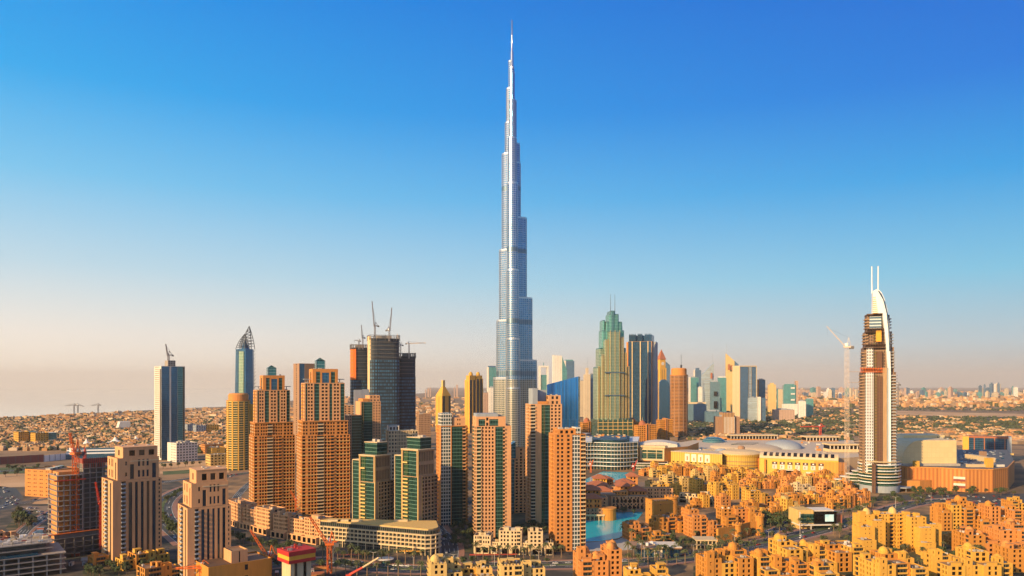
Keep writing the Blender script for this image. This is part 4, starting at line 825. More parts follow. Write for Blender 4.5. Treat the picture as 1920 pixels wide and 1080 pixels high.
far('yellow tower standing alone right of the dark tower', 1440, 1454, 721, 3900, 'yellow_far', crown=(.5, 3), mast=(0, 712))
far('pale green and cream slab next to the teal office block', 1457, 1469, 730, 3700, 'cream_far', side='teal_far')
b = far('teal office block with grey panels and a pink stair tower', 1469, 1490, 722, 3600, 'teal_far', crown=(.8, 2)); k = b.k
m = MB(); m.box(10.6*k, 15.5*k, -14, 16, 0, b.z(714)); b.part('stair_tower', m, 'rose_far')
for y in (726, 737, 748):
    m = MB(); m.box(2*k, 9*k, -22.6, -20, b.z(y + 3), b.z(y)); b.part('panel', m, 'white_far')
m = MB(); m.box(-14*k, 17*k, -34, -23, 0, b.z(757)); b.part('podium', m, 'white_far')
far('small white box building with a dark gap, right of the teal block podium', 1497, 1510, 752, 3300, 'white_far', cat='building', name='office_block')
far('small blue green block beside the white box building', 1511, 1524, 748, 3350, 'teal_far', cat='building', name='office_block')
b = far('brown and orange mid rise with vertical white ribs behind the mall', 1342, 1383, 781, 2130, 'brown_stone', D=40, phi=18, cat='building', name='office_block'); k = b.k
m = MB(); m.box(-11*k, 9*k, -26, 16, 0, b.z(773)); b.part('central_block', m, 'rib_orange')
for i in range(8):
    m = MB(); x = (-10 + 18.6*i/7)*k; m.box(x - .7, x + .7, -27, -26.02, 8, b.z(781)); b.part('rib', m, 'white_wall')
b = far('low orange block with a glowing glass entrance among the trees', 1450, 1487, 768, 3000, 'rose_far', D=50, cat='building', name='low_block')
# domed resort blocks
def resort(label, px, w, ytop, d, domes):
    b = Bld('resort_block', label, 'building', px, 0, 36, 20, d=d); k = b.k; h = w*k/2
    wl = {'n': 4, 'fw': .5, 'fh': .6, 'g': 'pane_dark'}
    b.tier(-h, -h*.2, -14, 18, 0, b.z(ytop + 9), 'sand_deep', front=[('w', 1, wl)], left=[('w', 1, wl)], fl=5)
    b.tier(h*.2, h, -16, 14, 0, b.z(ytop + 8), 'sand_deep', front=[('w', 1, wl)], left=[('w', 1, wl)], fl=5)
    b.tier(-h*.18, h*.18, -18, 10, 0, b.z(ytop + 6), 'stone_orange', front=[('p', .3), ('s', 1, {'fw': .8}), ('p', .3)], left=[('w', 1, {'n': 3})], fl=5)
    for x, r, yt in domes:
        m = MB(); z = b.z(yt + 6); R_ = r*k; m.lathe([(R_, z - 6), (R_*.98, z), (R_*.8, z + R_*.5), (R_*.4, z + R_*.85), (0, z + R_*1.05)], (x*k, 0), 14); b.part('dome', m, 'terracotta', smooth=True)
        m = MB(); m.tube((x*k, 0, z + R_), (x*k, 0, z + R_*1.9), .6, 5, r2=.15); b.part('finial', m, 'sand_pale')
    b.finish()
resort('orange domed resort block at the left foot of the pale green glass tower', 1101, 24, 783, 2050, [(-1, 6, 783)])
resort('orange domed resort block at the left foot of the dark blue tower', 1186, 22, 783, 2000, [(0, 7, 784)])
resort('wider orange resort block with a dark red dome before the dark blue tower', 1210, 36, 788, 1900, [(-6, 7, 789), (10, 4, 793)])
resort('tall yellow resort wing at the left foot of the round bronze tower', 1246, 24, 778, 1950, [])
# hazy skyline: repeats nobody can tell apart
rs = random.Random(5)
for i in range(150):
    px = rs.uniform(1500, 1925) if i < 110 else rs.uniform(1440, 1700)
    d = rs.uniform(7500, 12500); hb = 10 + 13*max(0, (px - 1780)/140) + (8 if 1525 < px < 1545 else 0)
    wpx = rs.uniform(2.5, 8); top = 737 - rs.uniform(0, 1)**1.6*hb
    w = wpx*d/F/2; x = wx(px, d); z = wz(top, d)
    o = empty('far_tower', 'small faded tower on the hazy skyline at the right horizon', 'tower', (x, d, 0), rs.uniform(-.4, .4), 'faded towers on the right horizon')
    m = MB(); m.box(-w, w, -w, w, 0, z); m.box(-w*.4, w*.5, -w*.5, w*.5, z + .1, z + rs.uniform(3, 16)); m.build('body', rs.choice(['rose_far', 'cream_far', 'white_far', 'blue_far', 'teal_far', 'rose_far']), o)
for i, (px, wpx, top) in enumerate(((803, 3, 729), (807, 2, 727), (857, 3, 722), (798, 2, 731), (852, 2, 727))):
    d = 9000; w = wpx*d/F/2; o = empty('far_tower', 'small faded tower on the left horizon beside the slim golden tower', 'tower', (wx(px, d), d, 0), 0, 'faded towers on the left horizon')
    m = MB(); m.box(-w, w, -w, w, 0, wz(top, d)); m.box(-w*.3, w*.3, -w*.3, w*.3, wz(top, d) + .1, wz(top - 2, d)); m.build('body', 'rose_far', o)

# ------------------------------------------------------------------ the white hotel under repair on the right
def sail_hotel():
    b = Bld('hotel_tower', 'white sail topped hotel tower under repair with twin spires at right', 'tower', 1646, 924, 44, 8); K = b.k; Z = b.z
    X = lambda p: (p - 1646)*K
    gridmat('punched_white', (.62, .59, .57), (.03, .026, .026), 2.9, 4.1, .46, .58, .1, .3, wrough=.6)
    gridmat('scaffold_brown', (.15, .065, .03), (.06, .035, .025), 2.4, 2.0, .6, .6, 0, .8, rand=.6)
    gridmat('fire_stained', (.25, .15, .09), (.05, .035, .03), 3.1, 4.1, .5, .6, .1, .6, rand=.5)
    secs = [(884, 698, 0), (690, 652, 3), (646, 623, 6), (617, 592, 9.5)]
    for i, (yb, yt, ins) in enumerate(secs):
        z0, z1 = Z(yb), Z(yt); L = 1616 + ins*.9; Rr = 1675 - ins*1.0; q = 19 - ins*.6
        m = MB(); m.box(X(L + 1), X(Rr - 2), -q + 2, q, z0 if i == 0 else z0 - 8, z1); b.part('core', m, 'fire_stained')
        if i < 2:
            m = MB(); m.box(X(L + 5), X(L + 19 - ins), -q - 1.2, -q + 1.98, z0, z1); b.part('white_panel', m, 'punched_white')
            m = MB(); m.box(X(L + 25 - ins), X(L + 34 - ins), -q - 2.2, -q + 1.97, z0 - 4, z1 - 6); b.part('scaffold_bay', m, 'scaffold_brown')
        if i == 0:
            m = MB(); m.box(X(1650), X(1657), -q - 1.6, -q + 1.96, z0, z1 + 6); b.part('cream_panel', m, 'tan')
        nf = int((z1 - z0)/4.1)
        for f in range(nf):
            z = z0 + f*4.1
            b.bal.append(((X(L + 2.6)), 0, 0) and ((X(L + 2.2), -q + 1.9, z), 0, 5*K, 3.0, 'cream', 'brown_stone'))
            b.bal.append(((X(L + 1), -q*.1, z), -pi/2, 18, 2.2, 'cream', 'brown_stone'))
            if i < 3: b.bal.append(((X(L + 22.2 - ins), -q + 1.9, z), 0, 5.2*K, 2.6, 'sand_gold', 'bay_green'))
            b.bal.append(((X(Rr - 6.5), -q + 1.9, z), 0, 9*K, 3.4 - .4*(f % 2), 'white_wall', 'grey_panel'))
            b.bal.append(((X(Rr - 2), 0, z), pi/2, 24, 2.4, 'white_wall', 'grey_panel'))
    for yt, L, Rr in ((694, 1613, 1652), (649, 1617, 1655), (620, 1620, 1652)):
        m = MB()
        z = Z(yt); m.box(X(L), X(Rr), -21, -14, z - 3.2, z - 2.6, bottom=True); m.box(X(L), X(Rr), -21, -14, z + 1.4, z + 2.0, bottom=True)
        x = X(L)
        while x < X(Rr): m.tube((x, -20.8, z - 3), (x, -20.8, z + 4), .22); m.tube((x, -20.8, z - 3), (x + 3.2, -20.8, z + 2), .16); x += 3.2
        b.part('work_scaffold', m, 'crane_orange' if yt == 694 else 'umber')
    m = MB(); m.box(X(1639), X(1648), -21, -18.5, Z(642), Z(622)); b.part('orange_sheet', m, 'formwork_yellow')
    m = MB(); m.box(X(1629), X(1649), -15.5, -9, Z(617), Z(595)); b.part('louvre_block', m, 'pale_stripe')
    m = MB(); m.box(X(1625), X(1651), -18, 12, Z(592.5), Z(590), bottom=True); b.part('terrace_slab', m, 'umber')
    # sail
    sail = [(1633, 590), (1650, 590), (1655, 640), (1658.8, 700), (1659.4, 884), (1663.5, 884), (1663.2, 700), (1662, 640), (1660.5, 610), (1657.5, 583), (1653, 564), (1648, 552), (1643, 546), (1639, 546), (1634, 549)]
    m = MB(); m.plate([(X(a), Z(c)) for a, c in sail], -22, -9); b.part('white_sail', m, 'white_paint')
    rec = [(1642, 549), (1650.5, 566), (1656, 590), (1659, 622), (1660.5, 660), (1662, 660), (1660.6, 622), (1658.6, 594), (1654, 570), (1648, 555), (1643.5, 548.5)]
    m = MB(); m.plate([(X(a), Z(c)) for a, c in rec[::-1]][::-1], -22.6, -22.02); b.part('sail_recess', m, 'navy_glass')
    for i in range(9):
        y = 560 + i*3.6; m = MB(); m.box(X(1633.2), X(1638 + i*.5), -22.5, -22.02, Z(y + 1.2), Z(y)); b.part('louvre', m, 'sand_gold' if i > 1 else 'cream')
    m = MB(); m.box(X(1657), X(1659.2), -22.4, -17, Z(884), Z(690)); b.part('sail_groove', m, 'grey_panel')
    for x in (1633, 1643.6):
        m = MB(); m.tube((X(x), -15, Z(552)), (X(x), -15, Z(502)), .9, 8, r2=.7); b.part('spire', m, 'white_paint')
    # curved podium with bands
    R0 = 36*K
    m = MB(); m.lathe([(R0*.95, 0), (R0*.95, 12), (R0*.99, 12.1), (R0*.99, Z(871)), (R0*.6, Z(869))], (X(1648), 0), 40); b.part('podium_drum', m, 'glass_green')
    for i in range(8):
        z = 13 + i*4.0; m = MB(); m.lathe([(R0*.99, z), (R0*1.03, z + .05), (R0*1.03, z + 1.1), (R0*.99, z + 1.15)], (X(1648), 0), 40); b.part('podium_band', m, 'white_paint' if i % 2 == 0 else 'cream')
    m = MB(); m.lathe([(R0*.96, 0), (R0*.96, 9)], (X(1648), -.6), 40); b.part('podium_base', m, 'grey_panel')
    for i in range(6):
        z = 8 + i*4.2; w = 66 - i*6.0; m = MB(); e = ellipse(w*.5, 15 - i, 24, 2.2); m.prism([(x + X(1606) + i*4.5, y + 10) for x, y in e], z, z + 1.0, bottom=True); b.part('podium_band', m, 'white_wall')
        m = MB(); e = ellipse(w*.47, 14 - i, 24, 2.2); m.prism([(x + X(1606) + i*4.5, y + 10) for x, y in e], z - 3.2 if i else 0, z - .02); b.part('podium_wing', m, 'bay_green')
    m = MB(); m.box(X(1631), X(1637), -31, -25.5, 0, Z(866))
    b.part('hoist', m, 'scaffold_brown')
    b.finish()
sail_hotel()

# ------------------------------------------------------------------ the mall
gridmat('mall_rib', (.66, .42, .07), (.42, .25, .04), 3.2, 200, .45, .999, 0, .7, rand=.15)
gridmat('orange_rib', (.58, .23, .05), (.40, .14, .03), 5.0, 200, .5, .999, 0, .7, rand=.15)
gridmat('roof_sheet', (.56, .42, .25), (.62, .47, .29), 2.5, 400, .8, .999, 0, .6, rand=.06)
gridmat('shop_glass', (.40, .36, .22), (.04, .16, .12), 3.0, 3.2, .8, .8, .4, .15, rand=.6)
def mall():
    d0 = 1230; b = Bld('shopping_mall', 'long golden shopping mall with drum front and pale ribbed roofs behind the old quarter', 'mall', 0, 0, loc=(wx(1380, d0), d0, 0), rot=0); K = d0/F
    def L(px, d): return (wx(px, d) - b.x, d - d0)
    def prism(name, pts, z0, z1, mat, **k):
        m = MB(); m.prism([L(*p) for p in pts], z0, z1, **k); return b.part(name, m, mat)
    prism('roof_plateau', [(1262, 1300), (1352, 1265), (1430, 1262), (1572, 1235), (1612, 1260), (1600, 1640), (1300, 1640), (1240, 1500)], 2, 24, 'roof_sheet')
    # left wing with posters
    prism('left_wing', [(1258, 1292), (1354, 1235), (1354, 1290), (1262, 1330)], 0, 30, 'mall_rib')
    prism('terrace', [(1247, 1262), (1346, 1205), (1350, 1234), (1256, 1291)], 0, 12, 'mall_yellow')
    prism('left_wing_cap', [(1257.5, 1291), (1354.3, 1234), (1354.5, 1294), (1262, 1332)], 30.02, 31, 'roof_sheet', bottom=True)
    p0, p1 = Vector((*L(1258, 1292), 0)), Vector((*L(1354, 1235), 0)); dv = (p1 - p0).normalized(); nv = Vector((dv.y, -dv.x, 0))
    def slab_on(p0, dv, nv, s0, s1, z0, z1, mat, name, t=.5):
        m = MB(); a = p0 + dv*s0 + nv*.02; c = p0 + dv*s1 + nv*.02; e = nv*t
        m.prism([tuple((a+e)[:2]), tuple((c+e)[:2]), tuple(c[:2]), tuple(a[:2])], z0, z1, bottom=True); return b.part(name, m, mat)
    for i in range(4): 
        slab_on(p0, dv, nv, 26 + i*12, 35 + i*12, 15, 28, 'white_wall', 'poster')
        slab_on(p0, dv, nv, 29.5 + i*12, 31.8 + i*12, 17, 24 - (i % 2)*2, 'brown_stone', 'poster_figure', .7)
    for i in range(12): slab_on(p0, dv, nv, 3 + i*8.2, 6.5 + i*8.2, 12.5, 14.2, 'pane_dark', 'low_window', .3)
    # drum
    cx, cyy = L(1388, 1262); r = 33
    m = MB(); m.lathe([(r, 9), (r, 27), (r + 1.5, 27.1), (r + 1.5, 29.5)], (cx, cyy), 48); b.part('drum_wall', m, 'mall_rib')
    m = MB(); m.lathe([(r + 2, 29.52), (r + 2.2, 31), (r*.8, 34.5), (r*.3, 36), (0, 36.3)], (cx, cyy), 48); b.part('drum_roof', m, 'cream')
    m = MB(); m.lathe([(r*.97, 0), (r*.97, 8.98)], (cx, cyy), 48); b.part('entrance_glass', m, 'shop_glass')
    for z in (12, 18): m = MB(); m.lathe([(r, z), (r + .8, z + .02), (r + .8, z + .9), (r, z + .95)], (cx, cyy), 48); b.part('drum_band', m, 'brown_stone')
    m = MB(); m.lathe([(6, 35), (6, 39), (4, 41), (0, 42)], (cx + 6, cyy + 14), 12); b.part('roof_cupola', m, 'brown_stone')
    # right wing, ribbed vault edge with skylights, emblem windows
    q0, q1 = (1424, 1222), (1572, 1172)
    prism('right_wing', [q0, q1, (1574, 1234), (1428, 1261)], 0, 26, 'mall_yellow')
    prism('link', [(1420, 1240), (1436, 1214), (1440, 1232), (1426, 1262)], 0, 24, 'orange_rib')
    a, c = Vector((*L(*q0), 0)), Vector((*L(*q1), 0)); dv = (c - a).normalized(); nv = Vector((dv.y, -dv.x, 0)); ln = (c - a).length
    m = MB(); N = 8; prof = [(-1 + 18*(1 - cos(pi/2*i/N)), 26.02 + 9.5*sin(pi/2*i/N)) for i in range(N + 1)]
    for i in range(N):
        for s0, s1 in ((0, ln),):
            pa, pb = a + dv*s0, a + dv*s1
            f = lambda p, t, z: (*(p - nv*t)[:2], z)
            m.face([f(pa, *prof[i]), f(pb, *prof[i]), f(pb, *prof[i+1]), f(pa, *prof[i+1])])
    m.face([(*(a - nv*17)[:2], 26.02)] + [(*(a - nv*t)[:2], z) for t, z in prof]); m.face(([(*(c - nv*17)[:2], 26.02)] + [(*(c - nv*t)[:2], z) for t, z in prof])[::-1])
    b.part('vault_edge', m, 'roof_sheet')
    for i in range(12):
        m = MB(); s0 = 6 + i*(ln - 8)/12; w = 5.2; t1, z1_ = prof[3]; t2, z2_ = prof[6]
        P = lambda s, t, z: (*(a + dv*s - nv*(t - .35))[:2], z + .35)
        m.face([P(s0, prof[2][0], prof[2][1]), P(s0 + w, prof[2][0], prof[2][1]), P(s0 + w, t1, z1_), P(s0, t1, z1_)]); m.face([P(s0, t1, z1_), P(s0 + w, t1, z1_), P(s0 + w, t2, z2_), P(s0, t2, z2_)])
        b.part('skylight', m, 'pane_dark')
    for i in range(7):
        s0 = ln*.17 + i*11.6
        slab_on(a, dv, nv, s0, s0 + 7, 9.5, 16.5, 'white_wall', 'emblem_panel'); slab_on(a, dv, nv, s0 - .5, s0 + 7.5, 16.8, 20.8, 'umber', 'emblem_window'); slab_on(a, dv, nv, s0 + 2.5, s0 + 4.8, 18, 19.8, 'white_paint', 'emblem', .8)
        slab_on(a, dv, nv, s0 + 2.2, s0 + 3.4, 11, 14.5, 'brown_stone', 'emblem_mark', .7)
    slab_on(a, dv, nv, ln*.22, ln*.52, 3.5, 7.5, 'pane_dark', 'terrace_opening'); slab_on(a, dv, nv, ln*.215, ln*.525, 7.6, 8.8, 'white_wall', 'canopy', 3)
    for i in range(24): slab_on(a, dv, nv, ln*.70 + i*2.0, ln*.70 + 1 + i*2.0, 2, 24, 'mall_orange', 'rib', .4)
    for i in range(3): slab_on(a, dv, nv, ln*.6 + i*14, ln*.6 + 8 + i*14, 3, 6.5, 'white_wall', 'shop_sign')
    # roofs
    def disc(name, px, d, rx, ry, z0, h, mat, n=40):
        x, y = L(px, d); m = MB(); k = len(m.v)
        for i in range(6):
            f = cos(pi/2*i/5.6); z = z0 + h*sin(pi/2*i/5.6); m.v += [(x + rx*f*cos(2*pi*j/n), y + ry*f*sin(2*pi*j/n), z) for j in range(n)]
        for i in range(5):
            for j in range(n): m.f.append((i*n + j, i*n + (j+1) % n, (i+1)*n + (j+1) % n, (i+1)*n + j)); m.m.append(0)
        m.f.append(tuple(5*n + j for j in range(n))); m.m.append(0)
        return b.part(name, m, mat, smooth=True)
    disc('central_roof', 1398, 1440, 66, 75, 24.02, 9, 'roof_sheet')
    for dx, dd in ((-26, -14), (-12, 10), (8, -16), (18, 12)):
        m = MB(); x, y = L(1398 + dx*.6, 1435 + dd); m.prism([(x - 12, y - 2), (x + 6, y - 5), (x + 14, y), (x - 4, y + 3)], 31, 33.3); b.part('roof_slot', m, 'roof_dark')
    disc('grey_vault', 1468, 1450, 34, 50, 24.02, 15, 'grey_panel'); disc('glass_dome', 1338, 1590, 24, 26, 24.02, 11, 'glass_teal')
    for i in range(11):
        m = MB(); x, y = L(1318 + i*5.6, 1335 + abs(i - 3)*2); m.prism([(x - 1.6, y - 14), (x + 1.6, y - 14), (x + 1.6 + 4, y + 12), (x - 1.6 + 4, y + 12)], 24.03, 30); b.part('roof_fin', m, 'cream')
    m = MB(); x0, y0 = L(1352, 1300); m.lathe([(13, 24.03), (11, 31), (6, 34), (0, 35)], (x0, y0), 20); b.part('side_dome', m, 'grey_panel')
    for px0, px1, d, z, nm in ((1370, 1457, 1690, 30, 'colonnade'), (1512, 1572, 1610, 32, 'colonnade'), (1556, 1612, 1350, 36, 'box_hall')):
        x0, y0 = L(px0, d); x1, _ = L(px1, d); m = MB(); m.box(x0, x1, y0, y0 + 30, 24.02 if d < 1640 else 0, z - 7); b.part(nm, m, 'mall_orange' if nm == 'colonnade' else 'cream')
        m = MB(); m.box(x0 - 1, x1 + 1, y0 - 3, y0 + 32, z, z + 2.5, bottom=True); b.part(nm + '_roof', m, 'cream')
        m = MB(); m.box(x0 + .5, x1 - .5, y0 + .5, y0 + 28, z - 6.98, z - .02); b.part('dark_gap', m, 'pane_dark')
        i = 0
        while x0 + i*7 < x1: m = MB(); m.box(x0 + i*7, x0 + i*7 + 1.4, y0 - .6, y0 + .45, z - 6.98, z - .02); b.part('column', m, 'white_wall'); i += 1
    for i in range(70):
        px = RN.uniform(1300, 1590); d = RN.uniform(1300, 1600)
        if abs(px - 1398) < 62 or abs(px - 1468) < 34: continue
        x, y = L(px, d); m = MB(); w = RN.uniform(2, 7); m.box(x, x + w, y, y + RN.uniform(2, 8), 24.02, 24 + RN.uniform(1, 4)); b.part('roof_unit', m, RN.choice(['roof_unit', 'white_wall', 'roof_grey', 'stone_orange']))
    b.finish()
mall()
def brown_hall():
    d0 = 1330; b = Bld('shopping_hall', 'orange brown hall with one big framed window beside the wavy terraces', 'building', 0, 0, loc=(wx(1232, d0), d0, 0), rot=0)
    L = lambda px, d: (wx(px, d) - b.x, d - d0)
    m = MB(); m.prism([L(1198, 1305), L(1246, 1290), L(1290, 1330), L(1310, 1420), L(1200, 1440)], 0, 36, cap=1); b.part('body', m, ['mall_orange', 'roof_sheet'])
    m = MB(); m.prism([L(1197, 1303), L(1247, 1287), L(1252, 1292), L(1250, 1300), L(1199, 1312)], 36.02, 40); b.part('fascia', m, 'cream')
    a, c = Vector((*L(1198, 1305), 0)), Vector((*L(1246, 1290), 0)); dv = (c - a).normalized(); nv = Vector((dv.y, -dv.x, 0))
    for s0, s1, z0, z1, t, mt, nm in ((2, 44, 14, 36, .8, 'cream', 'window_frame'), (5, 41, 17, 32, 1.1, 'glass_green', 'window'), (5, 41, 27, 28, 1.6, 'cream', 'mullion'), (14, 14.8, 17, 32, 1.5, 'cream', 'mullion'), (30, 30.8, 17, 32, 1.5, 'cream', 'mullion')):
        m = MB(); p, q = a + dv*s0 + nv*.02, a + dv*s1 + nv*.02; e = nv*t; m.prism([tuple((p+e)[:2]), tuple((q+e)[:2]), tuple(q[:2]), tuple(p[:2])], z0, z1, bottom=True); b.part(nm, m, mt)
    n = 10; m = MB()
    for i in range(n):
        t0, t1 = i/n, (i+1)/n; x0, x1 = 1200 + 70*t0, 1200 + 70*t1; h0, h1 = 40 + 5*sin(pi*t0), 40 + 5*sin(pi*t1)
        m.face([(*L(x0, 1312), h0), (*L(x1, 1312), h1), (*L(x1, 1400), h1 - 2), (*L(x0, 1400), h0 - 2)]); m.face([(*L(x0, 1312), 36.01), (*L(x1, 1312), 36.01), (*L(x1, 1312), h1), (*L(x0, 1312), h0)])
    b.part('curved_roof', m, 'white_wall')
    for i in range(3): m = MB(); m.prism([L(1192, 1268 - i), L(1252, 1262 - i), L(1252, 1296), L(1196, 1300)], 3 + i*4.5, 4 + i*4.5, bottom=True); b.part('terrace_slab', m, 'white_wall')
    m = MB(); m.prism([L(1194, 1271), L(1251, 1265), L(1251, 1288), L(1197, 1299)], 0, 13); b.part('terrace_glass', m, 'shop_glass')
    b.finish()
brown_hall()
def wave_terraces():
    d0 = 1275; b = Bld('terrace_building', 'teal glass building of wavy white terraces beside the lake', 'building', 0, 0, loc=(wx(1145, d0), d0, 0), rot=0)
    def wave(off, x0=1090, x1=1196, n=36):
        pts = []
        for i in range(n + 1):
            t = i/n; px = x0 + (x1 - x0)*t; d = 1272 + off + 9*sin(t*2*pi*1.05 + .4) + 14*t
            pts.append((wx(px, d) - b.x, d - d0))
        return pts
    back = [(wx(1200, 1420) - b.x, 150), (wx(1088, 1420) - b.x, 150)]
    gridmat('terrace_glass', (.05, .10, .11), (.012, .07, .09), 2.6, 7.2, .88, .8, .5, .15, rand=.6)
    m = MB(); m.prism(wave(5) + back, 0, 46); b.part('glass_body', m, 'terrace_glass')
    for i in range(7):
        z = 6 + i*6.6; m = MB(); m.prism(wave(-2 + i*.6) + back, z, z + 1.0, bottom=True); b.part('terrace_slab', m, 'white_paint')
        m = MB(); m.prism(wave(-1.6 + i*.6) + [(x, y + .4) for x, y in wave(-1.6 + i*.6)][::-1], z + 1.02, z + 1.9); b.part('glass_rail', m, 'glass_teal')
    for i in range(18):
        t = i/17; x, y = wave(-.5)[int(t*36)]; m = MB(); m.tube((x, y + .6, 0), (x, y + .6, 46), .3); b.part('mast', m, 'cream')
    m = MB(); m.prism(wave(6, 1110, 1180) + [(wx(1180, 1400) - b.x, 120), (wx(1110, 1400) - b.x, 120)], 46.02, 50); b.part('roof_lounge', m, 'terrace_glass')
    m = MB(); m.prism(wave(4, 1112, 1176) + [(wx(1176, 1396) - b.x, 118), (wx(1114, 1396) - b.x, 118)], 50.02, 51.5, bottom=True); b.part('blue_roof', m, 'glass_blue')
    for i in range(26):
        x, y = RN.uniform(-50, 40), RN.uniform(40, 130); m = MB(); m.box(x, x + RN.uniform(2, 6), y, y + RN.uniform(2, 6), 46.05 if not -34 < x < 34 else 51.55, 52 + RN.uniform(0, 2)); b.part('roof_unit', m, RN.choice(['cream', 'stone_orange', 'roof_unit']))
    b.finish()
wave_terraces()
b = Bld('office_building', 'grey low building with stacked curved roof ribs behind the nearest slim orange tower', 'building', 1094, 838, 60, -20); K = b.k
for i in range(6):
    m = MB(); m.box(-14*K, 20*K - i*3, -20 + i*2, 20, i*5 + .05, i*5 + 3.8); b.part('dark_floor', m, 'navy_glass')
    m = MB(); m.box(-14.5*K, 21*K - i*3, -21 + i*2, 20.5, i*5 + 3.82, i*5 + 5.02, bottom=True); b.part('roof_rib', m, 'grey_panel')
b.finish()
# right hall with the barrel vault on an orange podium
def vault_hall():
    d0 = 1100; b = Bld('exhibition_hall', 'hall with a big cream barrel roof rising from a ribbed orange podium at right', 'building', 0, 0, loc=(wx(1780, d0), d0, 0), rot=0)
    L = lambda px, d: (wx(px, d) - b.x, d - d0)
    gridmat('vault_sheet', (.68, .50, .24), (.70, .53, .27), 6, 7, .94, .94, 0, .5, rand=.06)
    m = MB(); m.prism([L(1676, 1062), L(1700, 1040), L(1762, 1030), L(1812, 1012), L(1862, 1010), L(1890, 1030), L(1902, 1120), L(1890, 1330), L(1700, 1330), L(1672, 1140)], 0, 30, cap=1); b.part('podium', m, ['orange_rib', 'roof_dark'])
    m = MB(); pts = [L(1676, 1062), L(1700, 1040), L(1762, 1030), L(1812, 1012), L(1862, 1010), L(1890, 1030), L(1902, 1120)]
    for i in range(6):
        p, q = Vector(pts[i]), Vector(pts[i+1]); t = (q - p).normalized(); nn = Vector((t.y, -t.x)); m.prism([tuple(p + nn*.4), tuple(q + nn*.4), tuple(q - nn*1), tuple(p - nn*1)], 30.02, 31.6)
    b.part('parapet', m, 'mall_orange')
    # vault: quarter-round at the left, flat to the right, cream sheeted front
    zb, zt = 30.02, 66; x0, _ = L(1687, 1075); x1, _ = L(1788, 1075); y0, y1 = -32, 60
    prof = [(x0, zb)] + [(x1, zb), (x1, zt)] + [(x0 + 26 - 26*sin(a), zt - 30 + 30*cos(a)) for a in [pi/2*i/8 for i in range(9)]]
    m = MB(); m.plate(prof, y0, y0 + 50); b.part('barrel_hall', m, 'vault_sheet')
    m = MB(); m.plate([(x0 + 20, zt - 8), (x1 + 12, zt - 8), (x1 + 12, zt + 4), (x0 + 30, zt + 4)], y0 + 50.02, y0 + 90); b.part('rear_vault', m, 'vault_sheet')
    for i in range(6):
        m = MB(); y = y0 + 4 + i*8; m.plate([(x1 + .02, zb), (x1 + 5, zb), (x1 + 2.5, zt - 2), (x1 + .02, zt + 2)], y, y + 4.5); b.part('buttress', m, 'roof_dark' if i % 2 else 'grey_panel')
    m = MB(); m.box(x0 - 2, x1 + 2, y0 - 6, y0 - .02, zb, zb + 3); b.part('walkway', m, 'roof_unit')
    for px, d, w, dd, h, mt in ((1715, 1052, 7, 5, 8, 'sand_gold'), (1855, 1110, 9, 60, 7, 'cream'), (1852, 1040, 8, 8, 13, 'sand_gold'), (1843, 1180, 6, 10, 10, 'brown_stone'), (1815, 1045, 26, 5, 4, 'cream'), (1868, 1050, 12, 4, 3, 'white_wall')):
        x, y = L(px, d); m = MB(); m.box(x, x + w, y, y + dd, zb, zb + h); b.part('roof_house', m, mt)
    for i in range(60):
        px = RN.uniform(1800, 1880); d = RN.uniform(1060, 1300); x, y = L(px, d); m = MB(); m.box(x, x + RN.uniform(1, 4), y, y + RN.uniform(1, 5), zb, zb + RN.uniform(.6, 2)); b.part('roof_unit', m, RN.choice(['grey_panel', 'steel', 'glass_blue']))
    for z in (8, 17):
        a, c = Vector((*L(1788, 1021), 0)), Vector((*L(1810, 1013), 0)); m = MB(); dv = (c - a).normalized(); nv = Vector((dv.y, -dv.x, 0))*1.3
        p, q = a + nv*.1, c + nv*.1; m.prism([tuple((p+nv)[:2]), tuple((q+nv)[:2]), tuple(q[:2]), tuple(p[:2])], z, z + 3.2, bottom=True); b.part('sign_band', m, 'white_wall')
        m = MB(); p, q = a + nv*.05, c + nv*.05; m.prism([tuple((p+nv*.6)[:2]), tuple((q+nv*.6)[:2]), tuple(q[:2]), tuple(p[:2])], z - 3, z - .02, bottom=True); b.part('slot', m, 'hoarding')
    m = MB(); pts = [L(1690, 1032), L(1700, 1024), L(1725, 1022), L(1745, 1030), L(1748, 1036), L(1700, 1041)]; m.prism(pts, 0, 14); b.part('curved_annex', m, 'mall_orange')
    m = MB(); m.prism([L(1676, 1015), L(1700, 1008), L(1716, 1016), L(1710, 1030), L(1680, 1035)], 5, 6.2, bottom=True); b.part('canopy', m, 'grey_panel'); m = MB()
    for p in ((1680, 1018), (1699, 1011), (1712, 1018)): m.tube((*L(*p), 0), (*L(*p), 5), .4)
    b.part('canopy_post', m, 'steel')
    b.finish()
vault_hall()
b = Bld('glass_hall', 'orange framed dark glass box behind the barrel roofed hall', 'building', 1852, 0, 30, 0, d=1420); K = b.k
m = MB(); m.box(-38*K, 30*K, -15, 15, 0, 44); b.part('body', m, 'navy_glass')
for x in (-40, -22, -6, 10, 26): m = MB(); m.box(x*K, (x + (10 if x == -40 else 1.5))*K, -16.5, -15.02, 0, 46); b.part('pier', m, 'sand_gold' if x == -40 else 'terracotta')
m = MB(); m.box(-30*K, 32*K, -17, 15.5, 44.02, 47, bottom=True); b.part('roof', m, 'terracotta'); m = MB(); m.box(-30*K, 40*K, -19, -16.6, 14, 17, bottom=True); b.part('deck', m, 'sand_pale'); m = MB(); m.box(30.1*K, 37*K, -15, 15, 0, 47); b.part('end_wall', m, 'grey_panel'); b.finish()
